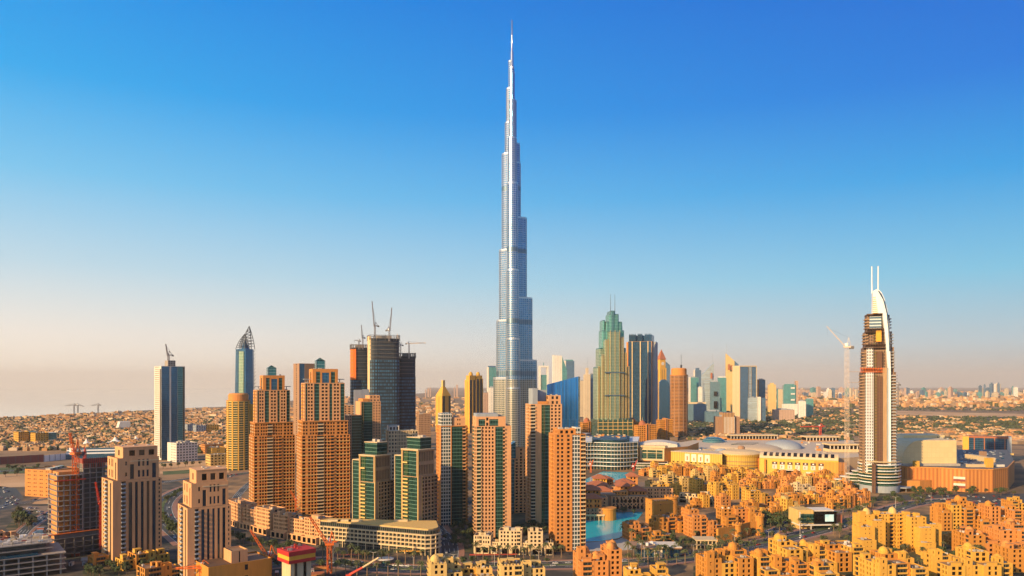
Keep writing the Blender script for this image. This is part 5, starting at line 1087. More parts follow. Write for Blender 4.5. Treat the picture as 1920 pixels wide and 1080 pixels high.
# ------------------------------------------------------------------ the old style quarter
def crenel(b, p, q, z, mat, h=1.0, w=1.0, t=.55, base=.05):
    """one toothed parapet strip from p to q (its outside on the right of that direction)"""
    p, q = Vector((p[0], p[1])), Vector((q[0], q[1])); ln = (q - p).length; d = (q - p)/ln; nn = Vector((-d.y, d.x))*t; n = max(1, int(ln/(2*w))); st = ln/(2*n); out = [(0, z + .003), (ln, z + .003)]
    for i in range(n - 1, -1, -1):
        a, c = 2*i*st, (2*i + 1)*st
        out += [((2*i + 2)*st, z + base), (c, z + base), (c, z + h), (a, z + h)]
    m = MB(); N = len(out); m.v = [(*(p + d*a), c) for a, c in out] + [(*(p + d*a + nn), c) for a, c in out]
    m.f = [tuple(range(N)), tuple(range(2*N - 1, N - 1, -1))] + [((i+1) % N, i, N + i, N + (i+1) % N) for i in range(N)]; m.m = [0]*len(m.f)
    return b.part('battlement', m, mat)
def old(label, px, py, top, wpx, D, phi, mat, seed, group=None, dome=0, cren=0, tower=0, maxwin=60, name='apartment_block', loc=None, rot=None, WH=None, pergola=1, arch=0, alt=None, balc=1):
    r = random.Random(seed); b = Bld(name, label, 'building', px, py, D, phi, group, maxwin=maxwin, loc=loc, rot=rot); K = b.k
    if WH: W_, H = WH
    else:
        W_ = (wpx*K - D*sin(radians(abs(phi))))/cos(radians(phi)); H = b.z(top)
    W_ = max(8, W_); n = max(1, round(W_/(9.5 if maxwin < 20 else r.uniform(10, 14)))); xs = [-W_/2 + W_*i/n for i in range(n + 1)]
    FL = 3.5; nf0 = max(2, round(H/FL))
    hi = r.randrange(n); segs = []
    for i in range(n):
        nf = nf0 if i == hi else max(2, nf0 - r.choice((0, 1, 1, 2, 2, 3)))
        y0 = -D/2 + r.uniform(0, D*.24); y1 = D/2 - r.uniform(0, D*.16); x0, x1 = xs[i] + .02, xs[i+1] - .02; w = x1 - x0
        def bays(L, dark=.32):
            out = [('p', .35)]; k = max(1, int(L/7.2))
            for j in range(k):
                t = r.random()
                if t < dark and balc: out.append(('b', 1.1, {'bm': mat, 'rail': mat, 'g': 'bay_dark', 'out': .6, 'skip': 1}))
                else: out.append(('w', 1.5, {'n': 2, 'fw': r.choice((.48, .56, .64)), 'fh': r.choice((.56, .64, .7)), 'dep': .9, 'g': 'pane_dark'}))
                out.append(('p', .25))
            return out
        z1 = nf*FL + 1.0
        wm = (alt if i % 2 else mat) if alt else (mat if r.random() < .72 else {'sand_gold': 'sand_deep', 'sand_deep': 'sand_gold', 'stone_orange': 'sand_deep', 'sand_pale': 'sand_gold'}.get(mat, mat))
        if maxwin > 20 and nf > 3 and r.random() < .6:          # a lower terrace in front of the taller rear half
            ym = y0 + (y1 - y0)*r.uniform(.35, .55); zf = z1 - FL*r.choice((1, 1, 2))
            b.tier(x0, x1, y0, ym, 0, zf, wm, front=bays(w), left=bays(ym - y0, .12), right=bays(ym - y0, .2), fl=FL, bmat=mat, par=.9); b.clutter(x0 + .8, x1 - .8, y0 + .8, ym - .5, zf - .9, 3, size=(.7, 2), hmax=1.6)
            if r.random() < .5: m = MB(); m.box(x0 + w*.2, x0 + w*.8, y0 + .6, y0 + .9, zf - .897, zf + 1.9); m.box(x0 + w*.15, x0 + w*.85, y0 + .3, y0 + 3, zf + 1.903, zf + 2.2, bottom=True); b.part('terrace_loggia', m, mat)
            y0 = ym + .02
        b.tier(x0, x1, y0, y1, 0, z1, wm, front=bays(w), left=bays(y1 - y0, .12), right=bays(y1 - y0, .2), fl=FL, bmat=mat, par=.9)
        segs.append((x0, x1, y0, y1, z1))
        zr = z1 - .9
        # stair house, roof rooms, screens
        for _ in range(r.choice((1, 2, 2))):
            a = r.uniform(3, min(6, w*.6)); c = r.uniform(3, 6); X = r.uniform(x0 + .6, x1 - a - .6); Y = r.uniform(y0 + .8, max(y0 + .9, y1 - c - .8)); hh = r.uniform(2.4, 4)
            m = MB(); m.box(X, X + a, Y, Y + c, zr + .003, zr + hh); m.box(X - .2, X + a + .2, Y - .2, Y + c + .2, zr + hh + .003, zr + hh + .4, bottom=True)
            o = b.part('roof_room', m, mat)
            if maxwin > 20: m = MB(); m.box(X + a*.3, X + a*.65, Y - .05, Y - .003, zr + .5, zr + hh*.75); m.build('opening', 'pane_dark', o)
        if pergola and r.random() < .5:
            m = MB(); X = r.uniform(x0 + 1, max(x0 + 1.1, x1 - 5)); Y = r.uniform(y0 + .5, max(y0 + .6, y1 - 6))
            for j in range(6): m.box(X + j*.8, X + j*.8 + .25, Y, Y + 4.5, zr + 2.6, zr + 2.85, bottom=True)
            for sx, sy in ((0, 0), (4, 0), (0, 4.2), (4, 4.2)): m.box(X + sx, X + sx + .25, Y + sy, Y + sy + .25, zr + .003, zr + 2.59)
            b.part('pergola', m, 'umber')
        b.clutter(x0 + 1, x1 - 1, y0 + 1, y1 - 1, zr, 5 if maxwin > 20 else 1, size=(.8, 2.4), hmax=1.8, mat=r.choice(('roof_unit', 'white_wall', 'steel')))
        if cren and i == hi or cren > 1:
            crenel(b, (x0, y0 - .05), (x1, y0 - .05), z1, mat); crenel(b, (x0 - .05, y1), (x0 - .05, y0 + .6), z1, mat)
    for j in range(dome):
        x0, x1, y0, y1, z1 = segs[(hi + j) % n]; R_ = min(3.4, (x1 - x0)*.3); X, Y = x0 + (x1-x0)*(.35 + .3*(j % 2)), y0 + (y1-y0)*(.3 + .3*r.random())
        m = MB(); m.lathe([(R_*1.12, z1 - .88), (R_*1.12, z1 + 1.2), (R_, z1 + 1.25), (R_*.96, z1 + 2.2), (R_*.78, z1 + 3.4), (R_*.45, z1 + 4.3), (.25, z1 + 4.75), (0, z1 + 5.6)], (X, Y), 14); b.part('dome', m, mat, smooth=False)
    for j in range(tower):
        x0, x1, y0, y1, z1 = segs[(hi + j + 1) % n]; a = 5.5; X, Y = x0 + .3, y0 - .35
        b.tier(X, X + a, Y, Y + a, 0, z1 + 4.5, mat, front=[('p', 1), ('w', 1, {'fw': .7, 'fh': .45, 'g': 'pane_dark'}), ('p', 1)], left=[('p', 1), ('w', 1, {'fw': .7, 'fh': .45, 'g': 'pane_dark'}), ('p', 1)], fl=5, name='stair_tower')
    if arch:
        for j in range(arch):
            x0, x1, y0, y1, z1 = segs[j % n]; X = (x0 + x1)/2 + (j//n)*4 - 2; m = MB(); q = 2.2; m.plate([(X - q, .02), (X + q, .02), (X + q, 4)] + [(X + q*cos(t), 4 + q*1.2*sin(t)) for t in [pi*i/6 for i in range(1, 6)]] + [(X - q, 4)], y0 - .12, y0 - .02); b.part('arched_opening', m, 'pane_dark')
    b.finish(); return b
G, DP, PL, OR, PK, CRM = 'sand_gold', 'sand_deep', 'sand_pale', 'stone_orange', 'stone_pink', 'cream'
# bottom edge, from the left
old('cream yellow block with battlements and arched windows at the bottom edge', 864, 1128, 1050, 128, 26, 8, PL, 1, cren=2, dome=1, tower=1, arch=6)
old('cream yellow low block with roof rooms, bottom edge below the pale terraced street block', 978, 1132, 1057, 92, 22, 8, PL, 2, cren=1, tower=1)
old('bright orange block with small domes on its roof corners, bottom edge before the lake', 1120, 1112, 1033, 96, 26, 16, 'stone_orange', 3, dome=4, tower=1, maxwin=100)
old('low yellow roof with square stair house, bottom edge between the two orange blocks', 1215, 1140, 1073, 96, 26, 16, G, 4, tower=1)
old('orange gold block with dome and stacked balconies, bottom edge right of the low roof', 1357, 1108, 1034, 112, 28, 26, DP, 5, dome=2, tower=2, maxwin=100, alt=G)
old('long low golden terraces with a dome, left below the stepped yellow block', 1532, 1075, 1018, 176, 34, 32, G, 6, dome=2, tower=2, alt=DP)
old('golden orange terraces at the bottom edge, right beside the block with stacked balconies', 1462, 1110, 1048, 110, 26, 30, DP, 7, dome=1, tower=1)
old('yellow roofs with a wide dome at the bottom edge, just below the stepped block', 1670, 1108, 1042, 130, 34, 34, G, 8, dome=2, tower=2, maxwin=80)
old('bright yellow terraces with small lantern rooms, bottom right corner', 1815, 1100, 1036, 160, 36, 34, G, 9, dome=2, tower=3, maxwin=80)
old('orange brown block with paired windows and domes at right edge, above the yellow terraces', 1862, 1046, 985, 136, 30, 34, OR, 10, dome=3, maxwin=100)
old('orange block with stacked dark balconies right of the stepped yellow block', 1785, 997, 940, 74, 24, 34, DP, 12, dome=1, tower=1, maxwin=80)
old('sandy orange low block with a dome at the right edge beyond the parking street', 1875, 1000, 950, 110, 26, 34, DP, 13, dome=2, alt=OR)
old('small sandy block at the far right behind the others, beside the car park', 1902, 965, 938, 44, 20, 34, G, 14)
old('low gold roof rooms filling the gap between the dome block and the yellow terraces', 1760, 1062, 1040, 60, 20, 34, DP, 15)
old('sandy orange roofs with pergolas left of the low golden terraces, by the boulevard', 1440, 1062, 1036, 70, 22, 30, DP, 16, tower=1)
old('yellow corner house with a dome where the golden terraces meet the boulevard', 1500, 1044, 1022, 60, 18, 32, G, 17, dome=1)
old('golden house row between the long golden terraces and the stepped yellow block', 1595, 1062, 1034, 60, 20, 34, G, 18, tower=1)
old('orange house row in front of the long golden terraces at the bottom edge', 1560, 1118, 1058, 96, 24, 32, DP, 19, dome=1, tower=1)
old('orange rows behind the yellow terraces in the bottom right corner', 1905, 1075, 1024, 80, 24, 34, OR, 20, dome=1)
old('shaded orange block behind the block with stacked dark balconies, right side', 1835, 978, 950, 56, 20, 34, DP, 46, tower=1)
old('sandy low houses between the stacked balcony block and the paired window block', 1800, 1026, 1000, 60, 20, 34, DP, 47)
# the big stepped yellow block: one thing in several volumes
def stepped():
    b = Bld('apartment_block', 'big stepped bright yellow apartment block with two small pale domes, right foreground', 'building', 1680, 1040, 34, 32); K = b.k
    wy = {'n': 2, 'fw': .4, 'fh': .5, 'dep': .6, 'g': 'pane_dark'}; sm = {'n': 2, 'fw': .22, 'fh': .28, 'dep': .4, 'g': 'pane_dark'}
    def v(x0, x1, y0, y1, h, fr=None, dk=False):
        b.tier(x0, x1, y0, y1, 0, h, G, front=fr or [('p', .5), ('w', 1, sm), ('p', .4)], left=[('p', .4), ('w', 1, sm), ('p', .6)], right=[('w', 1, wy), ('b', .8, {'bm': DP, 'rail': DP}), ('w', 1, wy)], fl=3.5, par=1.0)
        b.clutter(x0 + 1, x1 - 1, y0 + 1, y1 - 1, h - 1, 5, size=(.8, 2.5), hmax=1.6)
    # left wing steps up away from the street
    v(-44, -31, -22, -8, 14); v(-38, -24, -7.98, 4, 22.5); v(-31, -17, 4.02, 16, 31); v(-23.98, -12, -4, 3.98, 27)
    # recessed middle and right wing
    v(-11.98, 10, 6, 18, 31, [('b', .5, {'bm': G}), ('w', 1, wy), ('p', .3), ('b', .7, {'bm': DP}), ('w', 1, wy), ('b', .5, {'bm': G})])
    v(10.02, 24, -6, 14, 30, [('w', 1, wy), ('p', .6), ('w', .6, {**wy, 'n': 1})]); v(13, 27, -14, -6.02, 22); v(9, 22, -22, -14.02, 11); v(24.02, 36, -9, 12, 24)
    for x, y, z in ((-22, 9, 31), (4, 12, 31)):
        m = MB(); m.lathe([(3.6, z - .98), (3.6, z + 1.3), (3.3, z + 1.32), (3.1, z + 2.6), (2.4, z + 4), (1.2, z + 4.9), (.2, z + 5.3), (0, z + 6.3)], (x, y), 16); b.part('dome', m, 'sand_pale')
    for x, y, z, a in ((-29, 6, 31, 5), (-14, 8, 31, 4), (12, 6, 30, 5), (18, 0, 30, 4), (-36, -3, 22.5, 4)):
        m = MB(); m.box(x, x + a, y, y + a, z - .99, z + 2.4); b.part('roof_room', m, G)
    b.maxwin = 100; b.finish()
stepped()
# lake front and hotel
old('orange fort like hotel block with tall square corner tower at the lake', 1262, 1000, 958, 96, 26, 28, DP, 21, cren=1, tower=1, maxwin=90, alt=OR)
old('orange hotel block with arched top windows, left of the battlemented wall', 1318, 1008, 968, 76, 24, 26, OR, 22, cren=1, tower=1, arch=2, maxwin=90)
old('terraced orange hotel wing behind the battlemented wall and round tower', 1385, 990, 952, 84, 22, 30, DP, 23, tower=1, alt=OR)
old('low stepped orange lakeside house with palms beside the water', 1194, 1014, 982, 56, 20, 24, OR, 24, maxwin=30)
old('low sandy annex between the lakeside house and the white roofed pavilion', 1238, 1020, 1000, 50, 16, 24, DP, 25, maxwin=24)
old('bright yellow block with arched upper windows and a dark glass side', 1419, 950, 917, 58, 22, 36, G, 26, tower=1, arch=2)
old('yellow block with window rows, left of the one with the dark glass side', 1356, 938, 906, 60, 24, 36, G, 27, tower=1)
old('yellow block with stacked balconies behind the cream arcade', 1312, 930, 898, 44, 22, 34, G, 28)
old('broad pale yellow block with five window rows, nearest the far lake water', 1250, 924, 892, 82, 24, 30, PL, 29, tower=1, arch=2)
old('long cream arcade building with small arches in the middle of the old quarter', 1320, 946, 928, 96, 14, -24, CRM, 30, arch=7, tower=0)
old('white and yellow house with arched windows, left of the white hotel podium', 1506, 930, 910, 46, 18, 36, CRM, 31, arch=2)
def fort():
    b = Bld('fort_tower', 'square orange fort tower with a battlement above the lakeside hotel', 'tower', 1236, 985, 20, 26); K = b.k
    b.tier(-11, 11, -10, 10, 0, b.z(937), DP, front=[('p', 1), ('w', .5, {'fw': .5, 'fh': .3}), ('p', 2)], left=[('p', 1), ('w', .5, {'fw': .5, 'fh': .3}), ('p', 1)], fl=6)
    z = b.z(937); crenel(b, (-11, -10.1), (11, -10.1), z, DP, 1.3); crenel(b, (-11.05, 10), (-11.05, -9.4), z, DP, 1.3); m = MB(); m.box(-11.4, 11.4, -10.5, 10, z - 3, z - 2.2, bottom=True); b.part('cornice', m, OR); b.finish()
    b = Bld('round_tower', 'round orange tower with a battlement rising behind the fort tower', 'tower', 1259, 965, 16, 0); z = b.z(931)
    m = MB(); m.lathe([(7.4, 0), (7.2, z - 2), (7.9, z - 1.9), (7.9, z)], n=20); b.part('wall', m, DP)
    for i in range(12): m = MB(); m.obox((7.5*cos(i*pi/6), 7.5*sin(i*pi/6)), i*pi/6, .8, 1.7, z + .003, z + 1.3); b.part('merlon', m, DP)
    b.finish()
    # battlemented wall with towers
    b = Bld('fort_wall', 'sandy battlemented wall with a gate and round end tower by the car park', 'wall', 0, 0, loc=(wx(1385, 735), 735, 0), rot=0)
    L = lambda px, py: (wx(px, gd(py)) - b.x, gd(py) - b.d)
    pts = [L(1345, 1016), L(1382, 1010), L(1405, 1004), L(1424, 1003)]
    for i in range(3):
        p, q = Vector(pts[i]), Vector(pts[i+1]); ln = (q - p).length; a = atan2((q-p).y, (q-p).x); c = (p + q)/2
        m = MB(); m.obox(c, a, ln + .5, 2.4, 0, 12 + i*.3); b.part('wall', m, DP)
        off = Vector((sin(a), -cos(a)))*1.2; crenel(b, p + off, q + off, 12 + i*.3, DP, 1.2)
    for j, (p, h) in enumerate(((pts[1], 14), (pts[3], 19))):
        m = MB(); m.lathe([(4.4, 0), (4, h - 1.5), (4.7, h - 1.4), (4.7, h)], p, 16); b.part('round_tower', m, DP)
        for i in range(9): m = MB(); m.obox((p[0] + 4.3*cos(i*2*pi/9), p[1] + 4.3*sin(i*2*pi/9)), i*2*pi/9, .6, 1.3, h + .003, h + 1.2); b.part('merlon', m, DP)
    p = Vector(pts[2]) + (Vector(pts[3]) - Vector(pts[2]))*.45; m = MB(); m.obox(p + Vector((-.6, -1.35)), .35, 5, .5, 0, 7); b.part('gate', m, 'pane_dark'); b.finish()
fort()
def hip(b, x0, x1, y0, y1, z, h, e=1.6, mat='terracotta'):
    m = MB(); X0, X1, Y0, Y1 = x0 - e, x1 + e, y0 - e, y1 + e; s = min(X1 - X0, Y1 - Y0)*.42
    m.prism([(X0, Y0), (X1, Y0), (X1, Y1), (X0, Y1)], z + .003, z + .5, bottom=True); m.prism([(X0 + .2, Y0 + .2), (X1 - .2, Y0 + .2), (X1 - .2, Y1 - .2), (X0 + .2, Y1 - .2)], z + .503, z + h, top=[(X0 + s, Y0 + s), (X1 - s, Y0 + s), (X1 - s, Y1 - s), (X0 + s, Y1 - s)]); b.part('hip_roof', m, mat)
def souk():
    b = Bld('souk', 'lakeside market building with several red hipped roofs and arcades between two waters', 'building', 0, 0, loc=(wx(1150, 930), 930, 0), rot=0, maxwin=100)
    L = lambda px, d: (wx(px, d) - b.x, d - b.d)
    ww = {'n': 2, 'fw': .5, 'fh': .55, 'dep': .6, 'g': 'pane_dark'}
    def vol(px0, px1, d, dep, h, mat, roof=0, n=3, z0=0, nm='wall'):
        x0, y0 = L(px0, d); x1, _ = L(px1, d); k = max(1, int((x1 - x0)/8)); fr = [q for _ in range(k) for q in (('p', .3), ('w', 1.3, ww))] + [('p', .3)]
        b.tier(x0, x1, y0, y0 + dep, z0, h, mat, front=fr, left=[('p', .5), ('w', 1, ww), ('p', .5)], right=[('p', .5), ('w', 1, ww), ('p', .5)], fl=4, name=nm)
        if roof: hip(b, x0, x1, y0, y0 + dep, h, roof)
        return x0, x1, y0
    # front left: dark pavilion on the water with a stone bastion
    vol(1078, 1136, 800, 22, 13, 'brown_stone'); vol(1082, 1128, 806, 18, 22, OR, 4.5, z0=12.2); vol(1120, 1140, 830, 24, 20, PK)
    vol(1076, 1126, 850, 20, 25, OR, 5)
    m = MB(); x, y = L(1140, 806); m.lathe([(9, 0), (8.6, 11), (9.3, 11.1), (9.3, 13)], (x, y), 18); b.part('bastion', m, DP)
    m = MB(); x0, y0 = L(1080, 797.5); x1, _ = L(1134, 797.5); m.box(x0, x1, y0, y0 + 2.4, 5, 5.8, bottom=True); m.box(x0, x1, y0, y0 + .4, 5.8, 6.8); b.part('terrace', m, 'cream')
    for i in range(7): m = MB(); X = x0 + 1 + i*(x1 - x0 - 3)/6; m.box(X, X + .7, y0, y0 + .8, 0, 4.98); b.part('column', m, 'cream')
    # middle arcade and roofs behind
    x0, x1, y0 = vol(1146, 1216, 872, 26, 15, PK); 
    for i in range(9):
        X = x0 + 3 + i*(x1 - x0 - 6)/8
        for zz, q in ((0.02, 1.25), (7.5, 1.2)):
            m = MB(); m.plate([(X - q, zz), (X + q, zz), (X + q, zz + 3.2)] + [(X + q*cos(t), zz + 3.2 + q*1.3*sin(t)) for t in [pi*j/6 for j in range(1, 6)]] + [(X - q, zz + 3.2)], y0 - .12, y0 - .02); b.part('arch', m, 'pane_dark')
    vol(1150, 1178, 884, 18, 19, OR, 0); vol(1158, 1182, 905, 22, 22, OR, 5); vol(1182, 1212, 893, 20, 18, OR, 5); vol(1100, 1150, 905, 24, 16, OR, 5); vol(1105, 1140, 965, 26, 15, OR, 5); vol(1114, 1138, 995, 20, 20, G, 5); vol(1122, 1150, 1018, 20, 16, OR, 4.5)
    vol(1160, 1190, 945, 26, 20, DP, 5); vol(1178, 1196, 985, 18, 24, OR, 5); vol(1142, 1162, 935, 16, 18, PK); vol(1200, 1262, 905, 14, 20, PK); vol(1096, 1112, 940, 20, 15, G)
    m = MB(); x, y = L(1130, 875); m.box(x - 12, x + 16, y, y + 18, 0, 17); b.part('bridge_block', m, 'brown_stone')
    b.finish()
souk()
# pavilions along the promenade
b = Bld('pavilion', 'low dark glass pavilion with white roof and roof machines by the boulevard', 'building', 1230, 1046, 26, 12); K = b.k
m = MB(); m.box(-18, 17, -11, 12, 0, 7.2); b.part('glass_wall', m, 'glass_blue'); m = MB(); m.box(-22, 19, -13, 14, 7.22, 8.2, bottom=True); b.part('roof', m, 'brown_stone')
m = MB(); m.prism([(1, -12), (19.5, -12.5), (19, 10), (-4, 12)], 8.22, 8.7, bottom=True); b.part('roof_sheet', m, 'white_wall')
for i in range(7): m = MB(); x = -17 + i*2.6; m.box(x, x + 1.8, -4 + (i % 3)*3, -1.5 + (i % 3)*3, 8.203, 9.6 + (i % 2)); b.part('roof_unit', m, 'white_paint' if i % 2 else 'steel')
m = MB(); m.box(-4, 3, -11.3, -11.02, 0, 6.5); b.part('white_panel', m, 'white_wall'); b.finish()
b = Bld('pavilion', 'cream columned pavilion with a flat roof at the foot of the arched hotel block', 'building', 1321, 1030, 14, 14)
m = MB(); m.box(-8, 8, -6, 7, 0, 7.5); b.part('dark_core', m, 'bay_dark'); m = MB(); m.box(-9.5, 9.5, -8, 8, 7.52, 8.6, bottom=True); b.part('roof', m, 'cream'); m = MB(); m.box(-9.3, 9.3, -7.8, -6.02, 3.6, 4.4, bottom=True); b.part('balcony', m, 'cream')
for i in range(6): m = MB(); x = -9 + i*3.4; m.box(x, x + .8, -7.6, -6.8, 0, 3.58); m.box(x, x + .8, -7.6, -6.8, 4.42, 7.5); b.part('column', m, 'cream')
b.finish()
b = Bld('showroom', 'black cube showroom with a bright screen beside the boulevard crossing', 'building', 1522, 992, 24, 26); K = b.k
m = MB(); m.box(-3, 20, -12, 10, 5, 17.5); b.part('black_cube', m, 'pane_dark'); m = MB(); m.box(-19, -3.02, -10, 12, 0, 19); b.part('side_wing', m, 'sand_pale'); m = MB(); m.box(-17, -3.1, -10.4, -10.02, 6, 15); b.part('glass', m, 'glass_green')
m = MB(); m.box(-20, 23, -15, 12, 4, 4.98, bottom=True); b.part('canopy', m, 'white_wall'); m = MB(); m.box(-2, 19, -9, 9.5, 0, 3.98); b.part('glass_base', m, 'glass_green'); m = MB(); m.box(-4, 19, -9, 10.5, 17.52, 18.3, bottom=True); b.part('roof', m, 'white_wall')
mm, n, l, p = newmat('screen'); tq = n.new('ShaderNodeTexCoord'); nq = n.new('ShaderNodeTexNoise'); nq.inputs['Scale'].default_value = .25; l.new(tq.outputs['Object'], nq.inputs[0]); cc = mixc(n, l, nq.outputs[0], (.12, .35, .42), (.62, .68, .55)); l.new(cc, p.inputs['Base Color']); l.new(cc, p.inputs['Emission Color']); p.inputs['Emission Strength'].default_value = .55
m = MB(); m.box(20.02, 20.4, -10, -2, 7, 14.5); b.part('screen', m, 'screen'); m = MB(); m.box(8, 17, -12.3, -12.02, 7.5, 14.5); b.part('screen', m, 'screen')
for x in (-19.5, -8, 22): m = MB(); m.box(x, x + .7, -14.6, -13.9, 0, 3.98 if x > -9 else 18); b.part('post', m, 'white_wall')
m = MB(); m.box(24, 29, -6, 4, 0, 13); b.part('brown_pylon', m, 'terracotta'); b.finish()
# the dense rest of the quarter: a rotated grid of small blocks, seen as one texture of sandy cubes
def inside(p, poly):
    x, y = p; c = False; j = len(poly) - 1
    for i in range(len(poly)):
        xi, yi = poly[i]; xj, yj = poly[j]
        if (yi > y) != (yj > y) and x < (xj - xi)*(y - yi)/(yj - yi) + xi: c = not c
        j = i
    return c
quarter = [(1190, 893), (1230, 884), (1350, 888), (1440, 897), (1560, 900), (1590, 915), (1615, 935), (1640, 952), (1560, 958), (1480, 962), (1440, 982), (1400, 968), (1345, 952), (1290, 952), (1215, 912)]
keep = [[(1375, 918), (1455, 918), (1455, 962), (1375, 962)], [(1322, 908), (1392, 908), (1392, 945), (1322, 945)], [(1205, 895), (1298, 895), (1298, 930), (1205, 930)], [(1286, 902), (1338, 902), (1338, 936), (1286, 936)], [(1265, 928), (1376, 928), (1376, 950), (1265, 950)], [(1482, 914), (1532, 914), (1532, 936), (1482, 936)], [(1485, 945), (1560, 945), (1560, 1000), (1485, 1000)]]
rq = random.Random(21); rot0 = radians(20); cnt = 0
for iu in range(-10, 26):
    for iv in range(-17, 27):
        u, v = iu*20.5 + rq.uniform(-2, 2), iv*21 + rq.uniform(-2.5, 2.5); x = 330 + u*cos(rot0) - v*sin(rot0); y = 950 + u*sin(rot0) + v*cos(rot0)
        if y < 700: continue
        pp = (x*F/y + CX, HY + CH*F/y)
        if not inside(pp, quarter) or any(inside(pp, k) for k in keep) or rq.random() < .09: continue
        zone = 'left' if pp[0] < 1340 else ('mid' if pp[0] < 1470 else 'right'); back = pp[1] < 918
        lab = {('left', 1): 'small golden block in the dense roofs between far lake water and yellow mall wing', ('left', 0): 'small golden block in the dense roofs between cream arcade and fort like hotel',
               ('mid', 1): 'small golden block in the dense roofs right below the mall drum', ('mid', 0): 'small golden block in the dense roofs around the dark glass sided block',
               ('right', 1): 'small golden block in the dense roofs at the left foot of the white sail hotel', ('right', 0): 'small golden block in the dense roofs behind the black cube showroom'}[(zone, int(back))]
        fl = rq.choice((2, 2, 3, 3, 4)) + (1 if zone == 'left' and back else 0)
        old(lab, 0, 0, 0, 0, rq.uniform(13.5, 18), 0, rq.choice((G, G, DP, DP, PL, OR, OR)), 1000 + cnt, group='small golden blocks, ' + zone + (' back' if back else ' front'), maxwin=18, loc=(x, y, 0), rot=rot0 + rq.choice((0, 0, pi/2*0, -.06, .08)), WH=(rq.uniform(14, 19.5), fl*3.5), dome=int(rq.random() < .12), tower=int(rq.random() < .2), arch=int(rq.random() < .3), balc=rq.random() < .35)
        cnt += 1
print('quarter blocks', cnt)
# ------------------------------------------------------------------ cranes
def lattice(m, p, q, w, r, step, taper=1.0, up=Vector((0, 0, 1))):
    p, q = Vector(p), Vector(q); d = (q - p); ln = d.length; d.normalize()
    a = d.cross(up) if abs(d.dot(up)) < .95 else Vector((1, 0, 0)); a.normalize(); c = a.cross(d).normalized(); n = max(2, int(ln/step))
    co = lambda i, s, t: p + d*(ln*i/n) + (a*s + c*t)*(w/2*(1 + (taper - 1)*i/n))
    for s, t in ((-1, -1), (1, -1), (1, 1), (-1, 1)): m.tube(co(0, s, t), co(n, s, t), r)
    for i in range(n):
        k = 1 if i % 2 else -1
        m.tube(co(i, -k, -1), co(i+1, k, -1), r*.65); m.tube(co(i, -k, 1), co(i+1, k, 1), r*.65); m.tube(co(i, -1, k), co(i+1, -1, -k), r*.65); m.tube(co(i, 1, k), co(i+1, 1, -k), r*.65)
def crane(label, x, y, z0, z1, jib, mat, w=2.0, r=.16, jw=1.4, group=None, flat=False, back=8, step=None, name='tower_crane'):
    """mast from z0 to z1; jib: offset of the jib tip from the mast head; flat: hammerhead with a counter jib"""
    o = empty(name, label, 'crane', (x, y, z0), 0, group); H = z1 - z0; J = Vector(jib); step = step or w*1.3
    m = MB(); lattice(m, (0, 0, 0), (0, 0, H), w, r, step); m.build('mast', mat, o)
    hd = Vector((J.x, J.y, 0)); hd = hd.normalized() if hd.length > .1 else Vector((1, 0, 0)); a = atan2(hd.y, hd.x)
    m = MB(); m.obox((0, 0), a, w*2.2, w*1.3, H + .02, H + w*.5); m.build('slewing_platform', mat, o)
    m = MB(); m.obox((hd.y*w*.9, -hd.x*w*.9), a, w, w*.8, H + w*.55, H + w*1.6); m.build('cab', 'white_paint', o)
    m = MB(); lattice(m, (hd.x*w*.6, hd.y*w*.6, H + w*.5), (J.x, J.y, H + J.z), jw, r*.85, jw*1.4, .55); m.build('jib', mat, o)
    m = MB(); lattice(m, (-hd.x*w*.5, -hd.y*w*.5, H + w*.5), (-hd.x*back, -hd.y*back, H + w*.6), jw*.9, r*.8, jw*1.4); m.build('counter_jib', mat, o)
    m = MB(); m.obox((-hd.x*back*.85, -hd.y*back*.85), a, w*1.3, w*1.2, H - w*.4, H + w*.5); m.build('counterweight', 'concrete_dark', o)
    ap = Vector((-hd.x*w*.6, -hd.y*w*.6, H + w*(3.5 if not flat else 2.6))); m = MB(); m.tube((0, 0, H + w*.5), ap, r*1.6); m.tube((-hd.x*back*.7, -hd.y*back*.7, H + w*.6), ap, r*1.2); m.build('head_frame', mat, o)
    m = MB(); m.tube(ap, (J.x*.85, J.y*.85, H + w*.5 + (J.z - w*.5)*.85), r*.45); m.build('stay_rope', 'dark_metal', o)
    t = Vector((J.x*.97, J.y*.97, H + J.z*.97)); m = MB(); m.tube(t, t - Vector((0, 0, min(14, 4 + abs(J.z)*.3))), r*.4); m.build('hoist_rope', 'dark_metal', o)
    return o
def pcrane(label, px, py_base, py_top, d, tip, mat, **k):
    """tip: photo point of the jib end at the same distance"""
    zt = wz(py_top, d); return crane(label, wx(px, d), d, max(0, wz(py_base, d)), zt, (wx(tip[0], d) - wx(px, d), k.pop('dy', -3), wz(tip[1], d) - zt), mat, **k)
pcrane('tall orange tower crane in front of the unfinished concrete frame at left', 142, 1036, 852, 640, (139, 811), 'crane_orange', w=3.6, r=.36, jw=2.4, dy=-6, back=6)
pcrane('small red luffing crane on the roof of the unfinished concrete frame', 159, 866, 850, 655, (164, 842), 'crane_red', w=1.8, r=.24, jw=1.5, back=4)
pcrane('slim red luffing crane leaning beside the unfinished concrete frame', 189, 1030, 945, 625, (183, 903), 'crane_red', w=1.6, r=.22, jw=1.5, back=4)
pcrane('orange luffing crane with a raised jib beside the red and yellow core, bottom centre', 618, 1090, 1022, 575, (583, 968), 'crane_orange', w=3.0, r=.32, jw=2.0, back=6)
pcrane('orange luffing crane leaning left behind the low stone podium, bottom left of centre', 505, 1092, 1046, 575, (472, 992), 'crane_orange', w=2.8, r=.30, jw=2.0, back=7)
pcrane('orange crane with a long level jib across the foot of the shorter pink tower', 378, 1100, 1066, 540, (333, 1064), 'crane_orange', w=2.4, r=.28, jw=1.8, back=10, flat=True)
